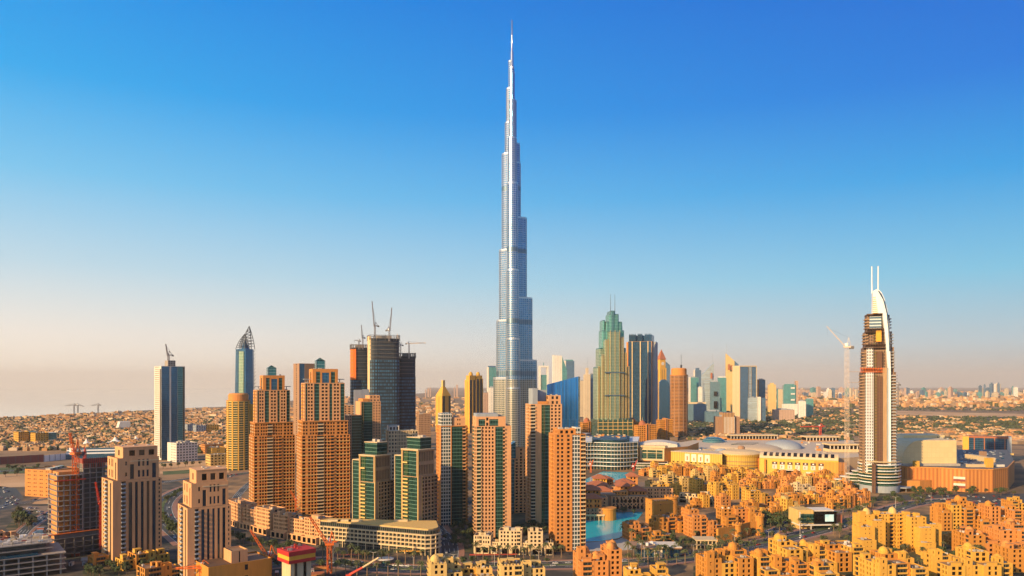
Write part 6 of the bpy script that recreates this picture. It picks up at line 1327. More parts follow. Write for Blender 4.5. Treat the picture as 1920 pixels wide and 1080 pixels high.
pcrane('small orange crane jib poking out between the golden pair', 556, 975, 938, 800, (546, 919), 'crane_orange', w=1.8, r=.24, jw=1.5, back=4)
pcrane('grey luffing crane on the left of the tallest unfinished tower roof', 703, 640, 612, 1590, (698, 565), 'crane_grey', w=2.6, r=.42, jw=2.0, back=9)
pcrane('grey luffing crane on the right of the tallest unfinished tower roof', 730, 640, 620, 1590, (735, 577), 'crane_grey', w=2.6, r=.42, jw=2.0, back=9)
pcrane('thin grey crane on the orange netted unfinished tower', 680, 655, 634, 1660, (678, 609), 'crane_grey', w=2.2, r=.32, jw=1.7, back=7)
pcrane('short grey crane with level jib at the left end of the orange netted tower', 673, 655, 640, 1662, (665, 638), 'crane_grey', w=2.0, r=.3, jw=1.5, back=4, flat=True)
pcrane('red white luffing crane on the lowest woven tower', 751, 672, 648, 1640, (745, 626), 'crane_pale', w=2.2, r=.34, jw=1.7, back=6)
pcrane('pale crane with a long level jib over the lowest woven tower', 767, 672, 645, 1650, (799, 643), 'crane_pale', w=2.2, r=.36, jw=1.7, back=8, flat=True)
pcrane('small crane with a steep jib on top of the lone blue tower', 316, 680, 667, 1480, (312, 645), 'crane_grey', w=2.8, r=.42, jw=2.0, back=9)
pcrane('tall pale tower crane standing left of the white sail hotel', 1588, 905, 652, 1010, (1553, 611), 'crane_pale', w=4.0, r=.16, jw=1.0, dy=5, back=7, step=4.0)
for i, yy in enumerate((697, 717, 797, 828)):
    dd = 1012; m = MB(); m.tube((wx(1590, dd), dd, wz(yy, dd)), (wx(1616, dd), dd + 4, wz(yy, dd)), .35); o = m.build('crane_tie', 'crane_pale'); tag(o, 'pale steel tie from the tall pale crane to the sail hotel, %s' % ('topmost', 'second from top', 'third from top', 'lowest')[i], 'tie beam', 'ties between crane and hotel')
pcrane('thin brown crane at the horizon just right of the white sail hotel', 1684, 762, 722, 2600, (1676, 720), 'crane_grey', w=4, r=.6, jw=2.6, back=8, flat=True)
pcrane('red crane standing among the trees behind the mall', 1538, 822, 801, 2000, (1500, 800), 'crane_red', w=4, r=.6, jw=2.4, back=14, flat=True)
pcrane('small orange crane in front of the wavy terraces', 1108, 890, 872, 1235, (1112, 862), 'crane_orange', w=2, r=.3, jw=1.6, back=5)
pcrane('small red leaning crane at the right end of the wavy terraces', 1188, 884, 876, 1250, (1194, 862), 'crane_red', w=2, r=.3, jw=1.6, back=4)
for lab, px, tip in (('left faint crane on the hazy shore building site at left', 139, (122, 761)), ('middle faint crane on the hazy shore building site at left', 146, (158, 762)), ('right faint crane on the hazy shore building site at left', 184, (172, 760))):
    pcrane(lab, px, 772, 760, 4300, tip, 'crane_grey', w=5, r=.9, jw=4, back=14, flat=True)
# telescopic crane with a cream boom in the street
o = empty('mobile_crane', 'truck crane with a thick cream boom raised over the boulevard, bottom centre', 'crane', gp(655, 1088), 0); s = gd(1088)/F
m = MB(); m.box(-6, 5, -1.4, 1.4, 1, 2.6); m.build('chassis', 'crane_red', o); m = MB(); m.box(-2.5, 1.5, -1.4, 1.4, 2.62, 4.4); m.build('cab', 'crane_red', o); m = MB(); m.tube((0, 0, 4), (10, 0, 9.5), 1.1, 6, r2=.9); m.build('boom_base', 'crane_red', o); m = MB(); m.tube((10.1, 0, 9.55), (22, -1, 17), .85, 6, r2=.7); m.build('boom', 'cream', o)
for x in (-5, -3, 2, 4):
    for y in (-1.3, 1.3): m = MB(); m.tube((x, y - .2, .55), (x, y + .2, .55), .55, 10); m.build('wheel', 'dark_metal', o)

# ------------------------------------------------------------------ building sites at left
def frame_site():
    b = Bld('unfinished_building', 'unfinished concrete frame with orange lit bays and red formwork on top', 'building', 150, 1040, 30, 16); K = b.k; z1, z2 = b.z(886), b.z(868)
    parts = []
    for x0, x1, y0, y1, zt, mt in ((-22, -1, -15, 12, z1, 'stone_orange'), (-.5, 22, -9, 16, z2, 'concrete_dark')):  # left core and infill: orange mesh and sunlit concrete put into one colour
        n = int(zt/4.2)
        for i in range(1, n + 1): m = MB(); m.box(x0, x1, y0, y1, i*zt/n - .45, i*zt/n, bottom=True); b.part('floor_slab', m, 'concrete')
        for i in range(5):
            for yy in (y0 + .6, y1 - 1.4):
                X = x0 + .5 + i*(x1 - x0 - 2)/4; m = MB(); m.box(X, X + .9, yy, yy + .9, 0, zt - .46); b.part('column', m, 'concrete')
        m = MB(); m.box(x0 + 3, x1 - 3, y0 + 6, y1 - 4, 0, zt + 2.5); b.part('core', m, 'concrete_dark' if mt != 'stone_orange' else 'stone_orange')
        for i in range(1, n):
            if i % 3 == 0 or mt != 'stone_orange': m = MB(); m.box(x0 + 1, x0 + (x1 - x0)*.46, y0 + 3, y0 + 3.3, i*zt/n + .01, (i + 1)*zt/n - .46); b.part('infill_wall', m, 'stone_orange' if mt == 'stone_orange' else 'concrete_dark')
            if mt == 'stone_orange': m = MB(); m.box(x0 + 2.5, x0 + 2.9, y0 + 4, y1 - 2, i*zt/n + .01, (i + 1)*zt/n - .46); b.part('infill_wall', m, 'stone_orange')
    m = MB(); m.box(-.4, 22, -9.3, -8.9, z2 + .02, z2 + 4.2); m.box(-.8, -.42, -9, 15, z2 + .02, z2 + 4.2); b.part('formwork', m, 'hoarding')
    for i in range(14): m = MB(); X = -.4 + i*1.65; m.tube((X, -9.5, z2 - 4), (X, -9.5, z2 + 5), .14); b.part('prop', m, 'crane_red')
    m = MB(); m.box(-24, 0, -16.4, -15.4, z1 - 4.6, z1 - 3.6, bottom=True); b.part('work_platform', m, 'crane_red')
    for i in range(18): m = MB(); X = RN.uniform(-21, 20); Y = RN.uniform(-8, 10); zt = z1 if X < -1 else z2; m.box(X, X + RN.uniform(1, 3), Y, Y + RN.uniform(1, 3), zt + .02, zt + RN.uniform(.6, 2)); b.part('site_material', m, RN.choice(['crane_orange', 'cream', 'concrete', 'steel']))
    # podium storeys
    for i in range(5): m = MB(); m.box(-26 - i*.8, 26, -24 + i*1.5, -15.5, i*4 + 3.5, i*4 + 4, bottom=True); b.part('podium_slab', m, 'concrete_dark' if i < 4 else 'crane_orange')
    for i in range(8): m = MB(); X = -25 + i*7; m.box(X, X + 1, -23, -22, 0, 15.4); b.part('column', m, 'concrete_dark')
    m = MB(); m.box(-24, 25, -17, -15.52, 0, 19.4); b.part('podium_core', m, 'concrete_dark'); b.finish()
frame_site()
def deck_site():
    b = Bld('unfinished_building', 'dark unfinished parking decks with open floors in the bottom left corner', 'building', 20, 1092, 46, 4); K = b.k
    for i in range(6): m = MB(); m.box(-44, 34 - (i > 3)*8, -22 + (i > 3)*6, 24, i*4.1 + 3.4, i*4.1 + 4, bottom=True); b.part('floor_slab', m, 'concrete')
    for i in range(9):
        for Y in (-21, 0, 21): m = MB(); X = -42 + i*9; m.box(X, X + 1.1, Y, Y + 1.1, 0, 15.6); b.part('column', m, 'concrete')
    m = MB(); m.box(-40, 22, -8, 18, 0, 23.8); b.part('core', m, 'concrete_dark')
    for i in range(60): m = MB(); X = RN.uniform(-42, 24); Y = RN.uniform(-14, 22); m.box(X, X + RN.uniform(.8, 4), Y, Y + RN.uniform(.8, 3), 24.55, 24.55 + RN.uniform(.5, 2.2)); b.part('site_material', m, RN.choice(['white_wall', 'concrete', 'cream', 'hoarding', 'steel', 'umber', 'white_paint']))
    m = MB(); m.box(-30, 16, -21.5, -12, 16.45, 17.2); b.part('blue_tarpaulin', m, 'glass_blue')
    for i in range(12): m = MB(); X = -42 + i*6; m.tube((X, -15.5, 24), (X, -15.5, 28), .12); m.tube((X, -15.5, 26), (X + 6, -15.5, 26), .08); b.part('prop', m, 'dark_metal')
    b.finish()
deck_site()
b = Bld('site_office', 'long white roofed site cabin at the foot of the unfinished frame', 'cabin', 98, 1044, 8, -30)
m = MB(); m.box(-11, 11, -3, 3, 0, 5); b.part('body', m, 'concrete_dark'); m = MB(); m.box(-11.4, 11.4, -3.4, 3.4, 5.02, 5.5, bottom=True); b.part('roof', m, 'white_paint'); m = MB(); m.box(-9, 9, -3.1, -3.02, 1.5, 3.5); b.part('window_row', m, 'pane_dark'); b.finish()
old('low beige house with a blank wall above the parking decks, left edge', 8, 1024, 998, 50, 22, 10, PK, 41, maxwin=20, balc=0)
old('orange gold house in front of the taller pink tower, left side', 198, 1062, 1042, 60, 16, 20, DP, 42, maxwin=20)
old('golden stepped villa with an arched gate between the two pink towers', 268, 1066, 1034, 96, 22, 20, G, 43, arch=2, tower=1)
old('golden low villa with terraces at the foot of the shorter pink tower', 300, 1092, 1056, 80, 18, 20, DP, 44, tower=1)
b = Bld('low_hall', 'long low beige hall with a planted roof right of the shorter pink tower', 'building', 440, 1098, 30, 20); K = b.k
b.tier(-24, 22, -15, 15, 0, 16, DP, front=[('p', 3), ('w', .5, {'fw': .6, 'fh': .5}), ('p', 2)], fl=8); b.tier(-6, 6, -10, 6, 15.05, 24, PK, front=[('p', 1), ('s', .4), ('p', 1)]); m = MB()
m.box(-22, -7, -12, 12, 15.02, 15.6); b.part('roof_planting', m, 'umber'); b.finish()
b = Bld('factory_block', 'plain bright orange block with small windows left of the unfinished frame', 'building', 100, 932, 46, 40); K = b.k
b.tier(-22, 18, -23, 23, 0, b.z(877), 'stone_orange', front=[('p', 1), ('w', 1, {'n': 2, 'fw': .35, 'fh': .3}), ('p', 1)], left=[q for _ in range(4) for q in (('p', .5), ('w', .8, {'n': 2, 'fw': .5, 'fh': .3}))] + [('p', .5)], right=[('p', 1)], fl=5); m = MB(); m.box(-24, 20, -25.5, -23.02, 0, 7); b.part('plinth', m, 'stone_orange')
for i in range(6): m = MB(); X = -18 + i*6; m.box(X, X + 4, -16 + i*3, -8 + i*3, b.z(877) - .98, b.z(877) + 1.4); b.part('roof_tank', m, 'glass_teal' if i % 2 else 'roof_unit')
b.finish()

# low buildings along the street
def seg_block(label, pts, h, mat, name='apartment_block', D=16, heights=None, arch=0, seed=0, awn=None):
    """stepped low-rise following a line of photo ground points"""
    w = [gp(*p) for p in pts]; c = w[len(w)//2]; b = Bld(name, label, 'building', 0, 0, loc=(c[0], c[1], 0), rot=0); r = random.Random(seed)
    for i in range(len(w) - 1):
        p, q = Vector(w[i][:2]) - Vector(c[:2]), Vector(w[i+1][:2]) - Vector(c[:2]); a = atan2((q-p).y, (q-p).x); L = (q - p).length; hh = heights[i] if heights else h
        sub = Bld.__new__(Bld); sub.__dict__.update(b.__dict__); e = bpy.data.objects.new('house_section', None); C.objects.link(e); e.parent = b.o; e.location = (p.x, p.y, 0); e.rotation_euler = (0, 0, a); sub.o = e; sub.win = []; sub.bal = []; sub.rot = a; sub.x, sub.d = c[0] + p.x, c[1] + p.y; sub.maxwin = 40
        wv = {'n': 2, 'fw': .55, 'fh': .58, 'dep': .6, 'g': 'pane_dark'}; k = max(1, int(L/7)); bays = [('p', .25)]
        for j in range(k): bays += [('w', 1.2, wv), ('b', .7, {'bm': mat, 'rail': mat, 'out': .5}) if r.random() < .4 else ('w', .7, {**wv, 'n': 1}), ('p', .2)]
        dy = (i % 2)*1.5
        sub.tier(.03, L - .03, dy, D, 0, hh, mat, front=bays, left=[('p', .3), ('w', 1, wv), ('p', .3)], right=[('p', .3), ('w', 1, wv), ('p', .3)], fl=3.5)
        sub.tier(1, L - 1, dy - 4, dy - .02, 0, 6.5, mat, front=[q for _ in range(k) for q in (('p', .2), ('w', 1, {'n': 1, 'fw': .8, 'fh': .7, 'g': 'pane_dark'}))], fl=6)
        sub.clutter(1, L - 1, dy + 1, D - 1, hh - 1, 3)
        for _ in range(2): X = r.uniform(1, max(1.1, L - 6)); m = MB(); m.box(X, X + 4.5, dy + 3, dy + 8, hh - .98, hh + 2); sub.part('roof_room', m, mat)
        sub.finish()
    return b
seg_block('curved terrace of stepped pink apartments, left half, below the golden pair', [(425, 978), (452, 990), (480, 997), (508, 1004)], 22, PK, heights=[24, 21, 25], seed=1)
seg_block('curved terrace of stepped pink apartments, right half, ending at the long podium', [(512, 1006), (540, 1011), (570, 1016), (600, 1021)], 22, PK, heights=[22, 20, 23], seed=2)
seg_block('pale terraced street block with square bay towers and red awnings, centre bottom', [(888, 1036), (920, 1037), (935, 1038), (978, 1039), (990, 1040), (1018, 1040), (1038, 1040)], 14, CRM, heights=[15, 9.5, 20, 9.5, 20, 10], seed=3, D=15)
def long_podium():
    c = gp(712, 1032); b = Bld('podium_block', 'long cream podium block with rounded corner under the green glass towers', 'building', 0, 0, loc=(c[0], c[1], 0), rot=0)
    L = lambda px, py: (gp(px, py)[0] - c[0], gp(px, py)[1] - c[1])
    A, B_, Cc = Vector(L(600, 1022)), Vector(L(700, 1032)), Vector(L(797, 1042)); D_ = Vector(L(822, 1028)); E = Vector(L(823, 1022))
    arc = [Cc + (D_ - Cc)*0, Cc + Vector((5, .6)), Cc + Vector((9, 3)), Cc + Vector((11.5, 7)), Cc + Vector((12.5, 12))]
    def off(k):
        line = [A, B_] + arc + [E]
        n = Vector((.12, -.99))
        return [tuple(p + (n*k if i < 3 else Vector((k, -k*.5)) if i < 7 else Vector((k, 0)))) for i, p in enumerate(line)] + [tuple(E + Vector((-20, 0))), tuple(A + Vector((6, 12)))]
    m = MB(); m.prism(off(-1.2), 0, 21); b.part('dark_core', m, 'bay_dark')
    for i, z in enumerate((5.6, 9.4, 13, 16.6, 20.6)):
        m = MB(); m.prism(off(.4 if i < 4 else -3), z, z + (1.0 if i else 1.3), bottom=True); b.part('floor_band', m, 'cream')
    m = MB(); m.prism(off(-2.5), 21.62, 22.3, bottom=True); b.part('roof', m, 'sand_pale')
    line = [A, B_] + arc; 
    for i in range(len(line) - 1):
        p, q = line[i], line[i+1]; ln = (q - p).length; n = max(1, int(ln/3.9)); a = atan2((q-p).y, (q-p).x)
        for j in range(n):
            t = p + (q - p)*(j/n); m = MB(); m.obox(t + Vector((sin(a), -cos(a)))*-.3, a, .7, .8, 0 if j % 2 == 0 else 6.62, 16.58); b.part('pier', m, 'cream')
    for px in (612, 632, 652, 738): m = MB(); x, y = L(px, 1026); m.box(x, x + 12, y + 3, y + 6, 22.32, 23.8); b.part('roof_room', m, 'cream')
    for x, y, w in ((-3, -19.6, 9), (18, -22, 10)):
        pass
    m = MB(); p = A + (Cc - A)*.88; m.prism([tuple(p + Vector((-10, -4.5))), tuple(p + Vector((9, -6))), tuple(p + Vector((9.4, -1.5))), tuple(p + Vector((-9.6, -.2)))], 3.4, 3.8, bottom=True); b.part('awning', m, 'formwork_yellow')
    b.finish()
long_podium()
for lab, px, py, w, mt in (('row of dark red awnings before the left half of the long podium', 655, 1046, 22, 'hoarding'), ('row of crimson awnings along the pale terraced street block', 925, 1046, 40, 'crane_red')):
    o = empty('awning', lab, 'awning', gp(px, py), .05)
    m = MB(); m.plate([(-w/2, 2.7), (w/2, 2.7), (w/2, 3), (-w/2, 3)], -1.5, 2); m.build('canvas', mt, o); m = MB()
    for i in range(7): X = -w/2 + w*i/6; m.tube((X, -1.3, 0), (X, -1.3, 2.7), .07)
    m.build('post', 'steel', o)
o = empty('kiosk', 'round roofed glass kiosk on the red pavement before the long podium', 'kiosk', gp(722, 1056), 0)
m = MB(); m.lathe([(3.6, 0), (3.6, 3.4)], n=14); m.build('glass_wall', 'glass_teal', o); m = MB(); m.lathe([(7, 3.42), (7.2, 3.8), (5, 4.2), (0, 4.3)], n=20); m.build('roof', 'white_wall', o)
# red and yellow climbing formwork core
b = Bld('lift_core', 'concrete lift core with red and yellow formwork on top, bottom left of centre', 'building', 556, 1100, 16, 26); K = b.k; z = b.z(1050)
m = MB(); m.box(-8, 8, -7, 7, 0, z); b.part('core', m, 'cream')
for x in (-5, 2): m = MB(); m.box(x, x + 2, -7.3, -7.02, 0, z); b.part('opening', m, 'pane_dark')
m = MB(); m.box(-10.4, 10.4, -9.4, 9.4, z + .02, z + 2.4, bottom=True); b.part('lower_deck', m, 'formwork_red'); m = MB(); m.box(-10.2, 10.2, -9.2, 9.2, z + 2.42, z + 5.4); b.part('screen', m, 'formwork_yellow'); m = MB(); m.box(-10.5, 10.5, -9.5, 9.5, z + 5.42, z + 8.6); b.part('upper_screen', m, 'formwork_red')
for i in range(14): m = MB(); X, Y = RN.uniform(-9, 8), RN.uniform(-8, 7); m.box(X, X + 1.6, Y, Y + 1.2, z + 8.62, z + 8.6 + RN.uniform(.5, 2)); b.part('site_material', m, RN.choice(['crane_red', 'concrete_dark', 'steel', 'crane_orange']))
b.finish()
for lab, px, py, n_ in (('stack of brown steel tubes on the ground right of the lift core, nearer pile', 596, 1082, 5), ('stack of brown steel tubes right of the lift core, farther pile', 600, 1068, 4)):
    o = empty('tube_stack', lab, 'materials', gp(px, py), .3)
    for i in range(n_): m = MB(); m.box(-5, 5, i*2.2, i*2.2 + 1.8, 0, 1.6 + (i % 2)*.5); m.build('bundle', 'terracotta' if i % 2 else 'stone_orange', o)

# far left strip
def wall_thing(label, pa, pb, h, mat):
    a, c = Vector(gp(*pa)), Vector(gp(*pb)); o = empty('hoarding_wall', label, 'wall', a, atan2((c-a).y, (c-a).x)); L = (c - a).length
    m = MB(); m.box(0, L, 0, .5, 0, h); m.build('panel', mat, o)
    for i in range(int(L/12) + 1): m = MB(); m.box(i*12, i*12 + .5, -.5, -.01, 0, h + .4); m.build('post', 'concrete_dark', o)
wall_thing('long dark red hoarding wall at left edge', (-30, 873), (82, 866), 14, 'hoarding'); wall_thing('white end panel continuing the dark red hoarding wall', (82.3, 866), (127, 861), 12, 'white_paint')
b = Bld('station', 'long low station with blue and white roof stripes behind the orange crane', 'building', 0, 0, loc=(wx(186, 1480), 1480, 0), rot=radians(16))
for i in range(5): m = MB(); m.box(-58, 58, -9 + i*4, -5.2 + i*4, 0 if i == 0 else 7 + i*2.4, 9.5 + i*2.6); b.part('roof_strip', m, 'glass_blue' if i % 2 == 0 else 'white_paint')
m = MB(); m.box(-56, 56, -8.5, 14, 0, 8); b.part('hall', m, 'white_wall'); b.finish()
for lab, px, py, w in (('white peaked tent roof left of the orange crane, behind the striped station', 162, 838, 34), ('white peaked tent roof at the right end of the striped station', 216, 834, 44), ('small white peaked tent roof next to the lone blue tower', 255, 832, 34)):
    o = empty('tent', lab, 'tent', gp(px, py), .2); s = w/2; m = MB(); n = 12
    for i in range(n):
        t0, t1 = 2*pi*i/n, 2*pi*(i+1)/n; rr = [(1, 6), (.55, 8.2), (.25, 12), (.05, 19)]
        for k in range(3): (r0, z0), (r1, z1) = rr[k], rr[k+1]; m.face([(s*r0*cos(t0), s*r0*.6*sin(t0), z0), (s*r0*cos(t1), s*r0*.6*sin(t1), z0), (s*r1*cos(t1), s*r1*.6*sin(t1), z1), (s*r1*cos(t0), s*r1*.6*sin(t0), z1)])
    m.build('canopy', 'tent_white', o); m = MB(); m.tube((0, 0, 0), (0, 0, 19.3), .4); m.build('mast', 'steel', o); m = MB()
    for i in range(4): t = pi/4 + i*pi/2; m.tube((s*.9*cos(t), s*.54*sin(t), 0), (s*.9*cos(t), s*.54*sin(t), 6.2), .3)
    m.build('pole', 'steel', o)
for lab, px, py, w, top, D_, mt, ph in (('yellow six storey block left of two, with dark glass side, far left', 40, 834, 18, 809, 30, 'sand_gold', 20), ('yellow ragged block right of two, with dark glass side, far left', 74, 834, 22, 811, 30, 'sand_gold', 20)):
    b = Bld('office_block', lab, 'building', px, py, D_, ph); K = b.k; w2 = w*K/2
    b.tier(-w2, w2, -D_/2, D_/2, 0, b.z(top), mt, front=[('w', 1, {'n': 5, 'fw': .5, 'fh': .5, 'g': 'pane_dark'})], left=[('w', 1, {'n': 4})], fl=5); m = MB(); m.box(w2 + .02, w2 + 16*K, -D_*.3, D_*.5, 0, b.z(top + 1)); b.part('glass_wing', m, 'glass_teal'); b.clutter(-w2, w2, -12, 12, b.z(top) - .99, 5); b.finish()
b = Bld('hall', 'pale grey wedge shaped hall far behind the white tents', 'building', 232, 806, 40, 10); K = b.k; m = MB(); m.prism([(-12*K, -20), (10*K, -20), (10*K, 20), (-12*K, 20)], 0, b.z(790), top=[(-8*K, -18), (9*K, -18), (9*K, 18), (-8*K, 18)]); b.part('body', m, 'white_wall'); m = MB(); m.box(-13*K, 11*K, -22, -20.3, 0, 8); b.part('base', m, 'roof_grey'); b.finish()
for lab, px, py, w, top, mt, fr in (('long two storey cream building before the round yellow tower', 420, 872, 58, 850, 'sand_pale', 1), ('low golden hall left of the long cream building', 405, 862, 24, 838, 'sand_gold', 0), ('orange hall near the round yellow tower, farther back', 398, 850, 34, 832, 'stone_orange', 0), ('grey green office block behind the lone blue tower, left one', 357, 812, 16, 795, 'grey_panel', 1), ('grey green office block behind the lone blue tower, right one', 374, 815, 18, 797, 'grey_panel', 1), ('yellow block with a red mast behind the lone blue tower', 395, 814, 24, 796, 'sand_gold', 1)):
    b = Bld('low_block', lab, 'building', px, py, 28, 18); K = b.k; w2 = w*K/2; b.tier(-w2, w2, -14, 14, 0, b.z(top), mt, front=[('w', 1, {'n': max(3, int(w2/3)), 'fw': .5, 'fh': .5, 'g': 'pane_dark'})] if fr else [('p', 1), ('w', .6, {'n': 3}), ('p', 1)], left=[('w', 1, {'n': 4})], fl=4.5, ); b.clutter(-w2, w2, -13, 13, b.z(top) - .99, 5, size=(2, 6), hmax=4); b.finish()
# ------------------------------------------------------------------ trees, palms, lamps, cars
for nm, cs in (('leaf', [(.035, .07, .018), (.05, .09, .022), (.025, .05, .014), (.07, .10, .03)]), ('leaf_dry', [(.07, .075, .03), (.045, .06, .02), (.10, .09, .035)]), ('palm_leaf', [(.05, .085, .025), (.08, .10, .03), (.11, .10, .035)])): islandmat(nm, cs)
plain('bark', (.16, .10, .06)); plain('palm_bark', (.22, .14, .08))
def tree(seed, h, r, mat):
    q = random.Random(seed); o = bpy.data.objects.new('tree', None); C.objects.link(o); t = MB()
    t.tube((0, 0, 0), (.1, 0, h*.45), .28*h/8, 6, r2=.16*h/8); cl = []
    for i in range(9):
        a = q.uniform(0, 6.3); e = r*q.uniform(.25, .8); z = h*q.uniform(.45, .9); cl.append((e*cos(a), e*sin(a), z, r*q.uniform(.3, .5)))
        t.tube((.1, 0, h*q.uniform(.3, .45)), (e*cos(a)*.8, e*sin(a)*.8, z - .3), .1*h/8, 4, r2=.04)
    tr = t.build('trunk', 'bark', o); m = MB()
    for x, y, z, R_ in cl:
        for _ in range(34):
            v = Vector((q.gauss(0, 1), q.gauss(0, 1), q.gauss(0, .8))).normalized()*R_*q.uniform(.55, 1.05); n = (v.normalized() + Vector((q.uniform(-.6, .6), q.uniform(-.6, .6), q.uniform(-.2, .7)))).normalized(); a = n.orthogonal().normalized(); b = n.cross(a); s = q.uniform(.32, .62)*h/8; c = Vector((x, y, z)) + v
            m.face([tuple(c + a*s), tuple(c + b*s*.8), tuple(c - a*s), tuple(c - b*s*.8)])
    cr = m.build('crown', mat, o); reg(o, tr); reg(o, cr); return o
def palm(seed, h):
    q = random.Random(seed); o = bpy.data.objects.new('palm_tree', None); C.objects.link(o); t = MB(); t.tube((0, 0, 0), (0, 0, h*.5), .36, 6, r2=.28); t.tube((0, 0, h*.5), (.15, 0, h), .28, 6, r2=.3)
    tr = t.build('trunk', 'palm_bark', o); m = MB()
    for i in range(22):
        a = 2*pi*i/22*1.9 + q.uniform(-.2, .2); el = q.uniform(-.35, 1.1); L = q.uniform(2.8, 3.8); p0 = Vector((.15, 0, h)); w = .42
        for k in range(4):
            t0, t1 = k/4, (k+1)/4; f = lambda t: p0 + Vector((cos(a)*L*t*cos(el), sin(a)*L*t*cos(el), L*(sin(el)*t - .75*t*t))); s = Vector((-sin(a), cos(a), 0)); w0, w1 = w*(1 - (2*t0 - .8)**2*.7), w*(1 - (2*t1 - .8)**2*.95)
            A, B = f(t0), f(t1); dz = Vector((0, 0, -.25))
            m.face([tuple(A), tuple(A + s*w0 + dz), tuple(B + s*w1 + dz), tuple(B)]); m.face([tuple(A - s*w0 + dz), tuple(A), tuple(B), tuple(B - s*w1 + dz)])
    cr = m.build('crown', 'palm_leaf', o); reg(o, tr); reg(o, cr); return o
T_ = [tree(1, 8, 3.4, 'leaf'), tree(2, 7, 3.6, 'leaf'), tree(3, 9, 3.8, 'leaf'), tree(4, 7, 3.2, 'leaf_dry')]; P_ = [palm(1, 8.5), palm(2, 10), palm(3, 7.5)]
USED = set(); rt = random.Random(77)
def put(protos, cat, x, y, z, label, group, s=1.0):
    p = rt.choice(protos); rot = rt.uniform(0, 6.28); sc = s*rt.uniform(.82, 1.2)
    if p.name not in USED:
        USED.add(p.name); p.location = (x, y, z); p.rotation_euler = (0, 0, rot); p.scale = (sc,)*3; tag(p, label, cat, group)
    else: copy_tree(p, (x, y, z), rot, label, group, sc)['category'] = cat
def along(pts, n, protos, cat, label, group, jit=.6, s=1.0, z=.2):
    s *= 1.15
    P = [Vector(gp(*q)[:2]) for q in pts]; Ls = [(P[i+1] - P[i]).length for i in range(len(P)-1)]; T = sum(Ls)
    for i in range(n):
        t = T*(i + .5)/n; k = 0
        while k < len(Ls) - 1 and t > Ls[k]: t -= Ls[k]; k += 1
        p = P[k] + (P[k+1] - P[k])*(t/Ls[k]); put(protos, cat, p.x + rt.uniform(-jit, jit), p.y + rt.uniform(-jit, jit), z, label, group, s)
def patch(poly, n, protos, cat, label, group, s=1.0, z=.05):
    xs, ys = [p[0] for p in poly], [p[1] for p in poly]; k = 0
    while k < n:
        p = (rt.uniform(min(xs), max(xs)), rt.uniform(min(ys), max(ys)))
        if inside(p, poly): w = gp(*p); put(protos, cat, w[0], w[1], z, label, group, s); k += 1
PALM, TREE = 'palm', 'tree'
along([(1170, 1046), (1230, 1052), (1300, 1036)], 13, P_, PALM, 'date palm in the row between the white roofed pavilion and the boulevard', 'palms before the white roofed pavilion', s=1.1)
along([(1150, 1068), (1300, 1056), (1420, 1032)], 18, P_, PALM, 'date palm on the near kerb of the boulevard, centre right', 'palms on the near kerb, centre right')
along([(1165, 1008), (1185, 1000)], 4, P_, PALM, 'date palm in the clump at the lake shore by the lakeside house', 'palms at the lake shore', s=1.15)
along([(1440, 1014), (1500, 995), (1580, 975), (1640, 958)], 16, P_, PALM, 'date palm along the boulevard past the black cube showroom', 'palms past the showroom')
along([(1340, 1030), (1420, 1010), (1430, 1002)], 8, P_, PALM, 'date palm in front of the battlemented wall', 'palms before the fort wall')
along([(600, 1048), (700, 1058), (800, 1058)], 14, P_, PALM, 'date palm on the red pavement before the long podium', 'palms before the long podium')
along([(620, 1077), (740, 1083), (800, 1080)], 9, P_, PALM, 'date palm on the near side of the boulevard beneath the long podium', 'palms near side below the podium')
along([(885, 1049), (960, 1050), (1060, 1046)], 12, P_, PALM, 'date palm before the pale terraced street block', 'palms before the terraced street block')
along([(430, 1012), (500, 1030), (590, 1044)], 16, T_, TREE, 'bushy tree in the row before the curved pink terrace', 'trees before the curved terrace', s=.95)
along([(640, 1044), (720, 1052)], 7, T_, TREE, 'bushy tree before the left half of the long podium', 'trees before the podium', s=.8)
patch([(20, 990), (36, 965), (52, 975), (66, 985), (62, 998), (40, 1000)], 14, T_, TREE, 'dark tree in the clump above the parking decks, left', 'tree clump at left', s=1.5)
patch([(830, 1030), (885, 1030), (885, 990), (835, 985)], 26, T_, TREE, 'dark tree in the side street garden between green and pink window towers', 'side street trees', s=.9)
patch([(957, 995), (1000, 985), (1030, 1000), (1000, 1008), (957, 1005)], 20, T_, TREE, 'tree in the garden behind the pale terraced street block', 'garden trees behind the street block', s=.9)
patch([(300, 965), (318, 985), (333, 1000), (318, 1005), (302, 990)], 10, T_, TREE, 'tree beside the curved road between the pink towers', 'trees by the curved road')
patch([(225, 1052), (285, 1068), (290, 1078), (225, 1078)], 14, T_, TREE, 'tree in the garden at the foot of the taller pink tower', 'garden trees at the pink tower', s=.9)
patch([(160, 1072), (215, 1062), (225, 1082), (165, 1086)], 12, T_, TREE, 'tree in the dark plot left below the taller pink tower', 'plot trees left of the pink tower', s=.9)
patch([(400, 1062), (432, 1056), (440, 1076), (405, 1080)], 8, T_, TREE, 'tree on the planted roof side right of the shorter pink tower', 'trees beside the shorter pink tower', s=.8)
patch([(1420, 980), (1490, 964), (1498, 985), (1440, 1000)], 34, T_, TREE, 'tree in the car park grove left of the black cube showroom', 'grove left of the showroom', s=1.25)
patch([(1560, 955), (1640, 940), (1650, 950), (1570, 975)], 16, T_ + P_, TREE, 'tree on the corner right of the black cube showroom', 'trees right of the showroom', s=.9)
patch([(1660, 930), (1740, 935), (1740, 950), (1660, 948)], 18, T_ + P_, TREE, 'tree below the round white hotel podium', 'trees below the hotel podium')
patch([(1710, 924), (1800, 920), (1900, 922), (1900, 930), (1720, 936)], 30, T_, TREE, 'tree at the foot of the ribbed orange podium', 'trees before the orange podium', s=1.1)
